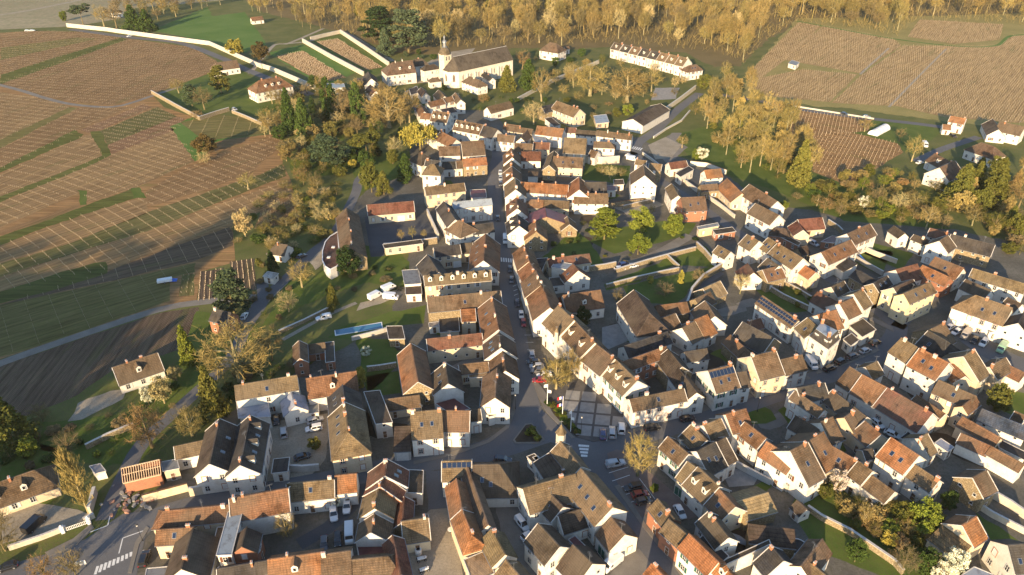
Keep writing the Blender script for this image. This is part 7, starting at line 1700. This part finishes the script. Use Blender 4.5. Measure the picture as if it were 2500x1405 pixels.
# plastic tunnel, sign panel, slide, drums, boat and bits
def tunnel():
    a, b = [at(q) for q in pts('790,968 882,920', '3')]; u = b - a; L = u.length; rt = empty('plastic_tunnel', ((a.x + b.x) / 2, (a.y + b.y) / 2, 0), math.atan2(u.y, u.x)); tag(rt, 'white plastic garden tunnel beside the lower right vineyard', 'greenhouse'); n = 9
    v = [(x, 2.6 * math.cos(math.pi * i / n), 2.6 * math.sin(math.pi * i / n)) for x in (-L / 2, L / 2) for i in range(n + 1)]; m = n + 1
    obj('cover', mesh('cover', v, [(i + 1, i, m + i, m + i + 1) for i in range(n)] + [tuple(range(m)), tuple(range(2 * m - 1, m - 1, -1))], M['white']), rt)
    for k in range(5):
        mb = MB(); x = -L / 2 + L * k / 4
        for i in range(n): bar(mb, (x, 2.64 * math.cos(math.pi * i / n), 2.64 * math.sin(math.pi * i / n)), (x, 2.64 * math.cos(math.pi * (i + 1) / n), 2.64 * math.sin(math.pi * (i + 1) / n)), .08, .08)
        obj('hoop', mb.mesh('hoop', M['gutter']), rt)
tunnel()
def thing(name, q, build_, label, cat, rz=0.0, z=.03, group=None):
    p = at(q); rt = empty(name, (p.x, p.y, z), rz); tag(rt, label, cat, group); build_(rt); return rt
def b_sign(rt):
    mb = MB(); mb.tube((-.8, 0, 0), (-.8, 0, 2), .05, .05, 6); mb.tube((.8, 0, 0), (.8, 0, 2), .05, .05, 6); obj('posts', mb.mesh('posts', M['iron']), rt); mb = MB(); mb.box(-1.0, 1.0, -.05, .05, .9, 2.1); obj('board', mb.mesh('board', M['white']), rt)
thing('notice_board', px('8', 590, 1352), b_sign, 'blank white board on the grass by the bottom left junction', 'sign', .3)
def b_slide(rt):
    mb = MB(); bar(mb, (-1.5, 0, .2), (1.2, 0, 1.8), .6, .08); obj('chute', mb.mesh('chute', plain('slide_blue', (.03, .15, .5), .4, .4)), rt); mb = MB()
    for s in (-.3, .3): mb.tube((1.2, s, 0), (1.2, s, 2.2), .05, .05, 6)
    for k in range(5): mb.tube((1.25, -.3, .35 * k + .3), (1.25, .3, .35 * k + .3), .03, .03, 5)
    obj('ladder', mb.mesh('ladder', M['wood']), rt)
thing('garden_slide', px('7', 712, 515), b_slide, 'blue garden slide on the small back lawn', 'slide', 2.3)
def b_ppool(rt):
    n = 20; c = lambda r_, z: [(r_ * math.cos(6.283 * i / n), r_ * math.sin(6.283 * i / n), z) for i in range(n)]
    obj('rim', mesh('rim', c(2.3, 0) + c(2.3, 1.1) + c(2.15, 1.1) + c(2.15, .9), [(j * n + i, j * n + (i + 1) % n, (j + 1) * n + (i + 1) % n, (j + 1) * n + i) for j in range(3) for i in range(n)], M['white']), rt)
    obj('pool_water', mesh('pool_water', c(2.14, .92), [tuple(range(n))], M['black']), rt)
thing('paddling_pool', px('e', 1062, 1140), b_ppool, 'round white-rimmed garden pool under a dark cover', 'pool')
def b_table(rt):
    mb = MB(); n = 14; mb.prism([(.7 * math.cos(6.283 * i / n), .7 * math.sin(6.283 * i / n)) for i in range(n)], .7, .75); obj('table_top', mb.mesh('table_top', M['white']), rt); mb = MB(); mb.tube((0, 0, 0), (0, 0, .7), .08, .06, 6); mb.tube((0, 0, 0), (0, 0, .05), .35, .3, 10); obj('leg', mb.mesh('leg', M['iron']), rt)
thing('garden_table', px('i', 522, 945), b_table, 'round white table at the edge of the paved yard', 'table')
def b_quad(rt):
    mb = MB(); mb.prism([(-.9, -.35), (.9, -.3), (1.1, 0), (.9, .3), (-.9, .35)], .5, .85); mb.box(-.5, .1, -.2, .2, .85, 1.0); obj('body', mb.mesh('body', M['white']), rt); mb = MB(); bar(mb, (.55, -.45, 1.15), (.55, .45, 1.15), .06, .06); mb.tube((.6, 0, .8), (.55, 0, 1.15), .05, .05, 5); obj('handlebar', mb.mesh('handlebar', M['black']), rt)
    for x in (-.75, .75):
        for y in (-.45, .45): obj('wheel', CM['car']['W'], rt, (x, y, .3), scale=(.9, 1, .9))
thing('quad_bike', px('i', 215, 1245), b_quad, 'upper white quad bike in the paved yard', 'quad bike', .3, group='quad bikes'); thing('quad_bike', px('i', 240, 1360), b_quad, 'lower white quad bike in the paved yard', 'quad bike', .4, group='quad bikes')
def b_drum(rt):
    mb = MB(); mb.tube((0, 0, 0), (0, 0, 1.3), .75, .75, 14); obj('drum', mb.mesh('drum', M['white']), rt); mb = MB(); mb.tube((0, 0, 1.3), (0, 0, 1.4), .4, .3, 12); obj('lid', mb.mesh('lid', M['black']), rt)
thing('water_drum', px('i', 180, 1172), b_drum, 'white round tank beside the mossy low house', 'tank')
def b_boat(rt):
    sec = [(-2.4, .5, .5), (-1.6, .95, .8), (0, 1.1, .95), (1.4, .8, .9), (2.6, .1, .7)]; mb = MB(); v = []
    for x, y, z in sec: v += [(x, -y * .5, .15), (x, y * .5, .15), (x, y, z * .8), (x, 0, z + .25), (x, -y, z * .8)]
    mb.add(v, [(j * 5 + i, j * 5 + (i + 1) % 5, j * 5 + 5 + (i + 1) % 5, j * 5 + 5 + i) for j in range(4) for i in range(5)] + [(4, 3, 2, 1, 0), (20, 21, 22, 23, 24)]); obj('hull', mb.mesh('hull', plain('boat_cover', (.24, .26, .28), .8, .1)), rt)
    mb = MB(); mb.box(-2, 1.5, -.1, .1, 0, .16); obj('trailer', mb.mesh('trailer', M['iron']), rt)
thing('covered_boat', px('e', 430, 1045), b_boat, 'boat under a grey cover in the walled court', 'boat', -.6)
def b_trailer(rt):
    mb = MB(); mb.box(-2.4, 2.4, -1.0, 1.0, .45, 1.3); obj('box', mb.mesh('box', M['white']), rt); mb = MB(); mb.tube((2.4, 0, .5), (3.6, 0, .45), .06, .05, 6); obj('drawbar', mb.mesh('drawbar', M['iron']), rt)
    for y in (-1, 1): obj('wheel', CM['car']['W'], rt, (0, y, .33))
thing('farm_trailer', px('4', 1180, 672), b_trailer, 'long white farm trailer on the vineyard grass', 'trailer', .35)
def b_tarp(rt):
    r = random.Random(4); n = 6; v = [(i * .5 - 1.25, j * .45 - 1.1, .15 + .7 * math.exp(-((i - 2.5) ** 2 + (j - 2.5) ** 2) / 4) * r.uniform(.7, 1.2)) for i in range(n) for j in range(n)]
    obj('cover', mesh('cover', v + [(x, y, 0) for x, y, z in v], [(i * n + j, i * n + j + n, i * n + j + n + 1, i * n + j + 1) for i in range(n - 1) for j in range(n - 1)], plain('tarp_blue', (.03, .12, .45), .5, .3), None, True), rt)
    mb = MB(); mb.box(-1.0, 1.0, -.9, .9, 0, .3); obj('pallet', mb.mesh('pallet', M['wood']), rt)
thing('covered_pile', px('4', 1240, 662), b_tarp, 'pile under a blue tarpaulin beside the farm trailer', 'tarpaulin', .2)
def b_gate(rt):
    for x in (-2.6, 2.6):
        mb = MB(); mb.box(x - .35, x + .35, -.35, .35, 0, 1.7); mb.box(x - .45, x + .45, -.45, .45, 1.7, 1.9); obj('pillar', mb.mesh('pillar', M['white']), rt)
        mb = MB(); mb.tube((x, 0, 1.9), (x, 0, 2.4), .3, .08, 8); obj('urn', mb.mesh('urn', M['white']), rt)
    for k in range(14): mb = MB(); xx = -2.1 + 4.2 * k / 13; mb.box(xx - .05, xx + .05, -.04, .04, .15, 1.2); obj('bar', mb.mesh('bar', M['white']), rt)
    mb = MB(); bar(mb, (-2.2, 0, .3), (2.2, 0, .3), .06, .1); bar(mb, (-2.2, 0, 1.1), (2.2, 0, 1.1), .06, .1); obj('rails', mb.mesh('rails', M['white']), rt)
ga, gb = at(px('8', 490, 1085)), at(px('8', 605, 1045)); thing('entrance_gate', px('8', 548, 1068), b_gate, 'white gate between pillars at the poplar drive', 'gate', math.atan2(gb.y - ga.y, gb.x - ga.x))
def b_barrow(rt):
    n = 16; mb = MB()
    for k in range(n): a, b = 6.283 * k / n, 6.283 * (k + 1) / n; bar(mb, (0, .9 * math.cos(a), .95 + .9 * math.sin(a)), (0, .9 * math.cos(b), .95 + .9 * math.sin(b)), .1, .1)
    for k in range(8): a = 6.283 * k / 8; bar(mb, (0, 0, .95), (0, .9 * math.cos(a), .95 + .9 * math.sin(a)), .06, .06)
    obj('rim_and_spokes', mb.mesh('rim_and_spokes', M['pale_wood']), rt); mb = MB(); mb.tube((-.2, 0, .95), (.2, 0, .95), .14, .14, 8); obj('hub', mb.mesh('hub', M['wood']), rt)
thing('wagon_wheel', px('8', 995, 775), b_barrow, 'old wooden wagon wheel leaning at the roofless barn', 'wheel', math.pi / 2)
def b_rubble(rt):
    r = random.Random(2)
    for k in range(46):
        mb = MB(); s = r.uniform(.2, .7); mb.prism([(s * (1 + .3 * r.random()) * math.cos(6.283 * i / 5), s * .7 * math.sin(6.283 * i / 5)) for i in range(5)], 0, s * r.uniform(.4, .9)); obj('block', mb.mesh('block', M['slab'] if k % 3 else M['surround']), rt, (r.gauss(0, 3), r.gauss(0, 1.8), 0), (r.uniform(-.2, .2), 0, r.uniform(0, 3)))
thing('rubble_heap', px('8', 940, 880), b_rubble, 'heap of building rubble in front of the roofless barn', 'rubble')
def b_curved(rt): pass
# curved flat-roofed building beside the school hall
P = [at(q, 4.0) for q in pts('598,312 545,345 510,385 490,450 490,520 510,560 545,582 590,560 612,540 604,400', '5')]; cx = sum(p.x for p in P) / len(P); cy = sum(p.y for p in P) / len(P); lo = ccw([(p.x - cx, p.y - cy) for p in P])
rt = empty('school_annex', (cx, cy, 0)); tag(rt, 'curved white annex with maroon flat roof beside the school hall', 'building'); mb = MB(); mb.prism(lo, 0, 3.9); obj('wall', mb.mesh('wall', M['wall']), rt, color=(.66, .64, .6)); mb = MB(); mb.prism([(x * .97, y * .97) for x, y in lo], 3.9, 4.02); ro = obj('roof', mb.mesh('roof', M['roof']), rt, color=(.12, .055, .045))
mb = MB()
for i in range(len(lo)): bar(mb, (*lo[i], 4.05), (*lo[(i + 1) % len(lo)], 4.05), .3, .4)
obj('parapet', mb.mesh('parapet', M['white']), ro)
for k in (-.25, .3): mb = MB(); mb.box(-.6, .6, -.6, .6, 4.02, 4.3); obj('rooflight', mb.mesh('rooflight', M['frame']), rt, (0, k * 14, 0))
# corner mansion with mansard roof
P = [at(q, 8.2) for q in pts('345,1045 400,980 562,1064 478,1138', '7')]; cx = sum(p.x for p in P) / 4; cy = sum(p.y for p in P) / 4; lo = ccw([(p.x - cx, p.y - cy) for p in P])
rt = empty('mansion', (cx, cy, 0)); tag(rt, 'ornate white corner mansion with slate mansard and flat zinc top', 'house', 'buildings of the village'); mb = MB(); mb.prism(lo, 0, 7.2); obj('wall', mb.mesh('wall', M['wall']), rt, color=(.70, .66, .58))
mb = MB(); mb.prism([(x * 1.05, y * 1.05) for x, y in lo], 7.2, 7.55); obj('cornice', mb.mesh('cornice', M['verge']), rt)
v = [(x, y, 7.55) for x, y in lo] + [(x * .72, y * .72, 10.2) for x, y in lo]; ro = obj('mansard_roof', mesh('mansard_roof', v, [(i, (i + 1) % 4, 4 + (i + 1) % 4, 4 + i) for i in range(4)] + [(4, 5, 6, 7)], M['roof']), rt, color=RC['S'])
mb = MB(); mb.prism([(x * .7, y * .7) for x, y in lo], 10.2, 10.4); obj('zinc_top', mb.mesh('zinc_top', M['metal']), ro, color=RC['Z'])
for i in range(4):
    a, b = Vector((*lo[i], 0)), Vector((*lo[(i + 1) % 4], 0)); d = (b - a).normalized(); nn = Vector((d.y, -d.x, 0)); L = (b - a).length; n = max(2, int(L / 2.6))
    if (Vector((-cx, -cy, 60)).normalized()).dot(nn) < .05: continue
    for k in range(n):
        p = a + d * (L * (k + .5) / n) + nn * .015
        for z in (.9, 4.3): obj('window', WM['w'], rt, (p.x, p.y, z), (0, 0, math.atan2(nn.y, nn.x) + math.pi / 2), (1, 1, 1.25))
        p2 = a + d * (L * (k + .5) / n) - nn * .5; dm = MB(); dm.box(-.75, .75, 0, 1.2, 7.5, 9.4); do = obj('dormer', dm.mesh('dormer', M['wall']), rt, (p2.x, p2.y, 0), (0, 0, math.atan2(nn.y, nn.x) + math.pi / 2), color=(.7, .66, .58)); obj('dormer_window', WM['s'], do, (0, -.01, 7.9), (0, 0, 0), (1, 1, 1.4))
for x, y in (lo[0], lo[2]): obj('chimney', CH['b'], rt, (x * .6, y * .6, 10.9), color=BRICK)
# television aerials on ridges
ae = MB(); ae.tube((0, 0, 0), (0, 0, 2.2), .03, .025, 5); bar(ae, (-.7, 0, 2.1), (.7, 0, 2.1), .03, .03)
for k in range(6): bar(ae, (-.6 + .24 * k, -.35, 2.1), (-.6 + .24 * k, .35, 2.1), .02, .02)
AE = ae.mesh('aerial', M['gutter']); r = random.Random(9)
for h in HOUSES:
    if 'root' in h and h['e'] >= 4.5 and h['zr'] - h['e'] > 2 and r.random() < .4: obj('aerial', AE, h['root'], (h['r0'] + (h['r1'] - h['r0']) * r.uniform(.1, .9), .1, h['zr']), (0, 0, r.uniform(0, 3)))

# unseen wooded rise at left, added and profiled to shade the lower left fields
prof = [(-100, 0), (-125, 6), (-137, 13), (-144, 24), (-160, 30), (-173, 44), (-179, 60), (-186, 60), (-192, 50), (-237, 46), (-300, 46), (-420, 40), (-540, 0)]
v = []; f = []; ys = (-60, -10, 25, 52, 70, 100)
for i, (x, hgt) in enumerate(prof):
    for y, k in zip(ys, (0, .45, .85, 1.0, .9, 0)): v.append((x, y, hgt * k))
n = len(ys)
for i in range(len(prof) - 1):
    for k in range(n - 1): f.append((i * n + k, i * n + k + 1, i * n + n + k + 1, i * n + n + k))
tag(obj('shade_hill', mesh('shade_hill', v, f, M['litter'], None, True)), kind='structure')
r = random.Random(77)
for i in range(26):
    x = -146 - i * 6.0 + r.uniform(-2, 2); hgt = np.interp(-x, [-a for a, b in prof], [b for a, b in prof])
    t_ = tree('wood', Vector((x, 58 + r.uniform(-6, 6), 0)), r.uniform(6, 9), r.uniform(9, 13), 'g', 'unseen leafless tree on the added shading rise left of the view', 'tree', 'shading trees', i); t_.location.z = float(hgt) * .95

# the air: thin even haze over the whole place
hz = bpy.data.materials.new('haze'); hz.use_nodes = True; ht = hz.node_tree
for n_ in list(ht.nodes):
    if n_.type != 'OUTPUT_MATERIAL': ht.nodes.remove(n_)
pv = ht.nodes.new('ShaderNodeVolumePrincipled'); pv.inputs['Color'].default_value = (1.0, .93, .82, 1); pv.inputs['Density'].default_value = .00004; pv.inputs['Anisotropy'].default_value = 0.0
ht.links.new(pv.outputs[0], ht.nodes['Material Output'].inputs['Volume'])
mb = MB(); mb.box(-2600, 2600, -700, 3600, -1.5, 140); o = obj('haze', mb.mesh('haze', hz)); tag(o, 'thin warm evening haze over the valley', 'haze', kind='stuff')

# things of one group told apart by their place in the picture
_on = 'first second third fourth fifth sixth seventh eighth ninth tenth eleventh twelfth thirteenth fourteenth fifteenth sixteenth seventeenth eighteenth nineteenth'.split()
_tn = {2: 'twent', 3: 'thirt', 4: 'fort', 5: 'fift', 6: 'sixt'}
def ordinal(k): return _on[k - 1] if k < 20 else (_tn[k // 10] + 'ieth' if k % 10 == 0 else _tn[k // 10] + 'y-' + _on[k % 10 - 1])
_gr = {}
for o in COL.objects:
    if o.parent is None and o.get('label') and o.get('group'): _gr.setdefault(o['label'], []).append(o)
def _scr(o):
    c = o.location - Vector((0, 0, CAM_H)); return c.x / max(1.0, c.y * math.cos(PITCH) - c.z * math.sin(PITCH))
for lb, os_ in _gr.items():
    if 1 < len(os_) <= 60:
        for k, o in enumerate(sorted(os_, key=_scr)): o['label'] = lb + ', ' + ordinal(k + 1) + ' from the left'
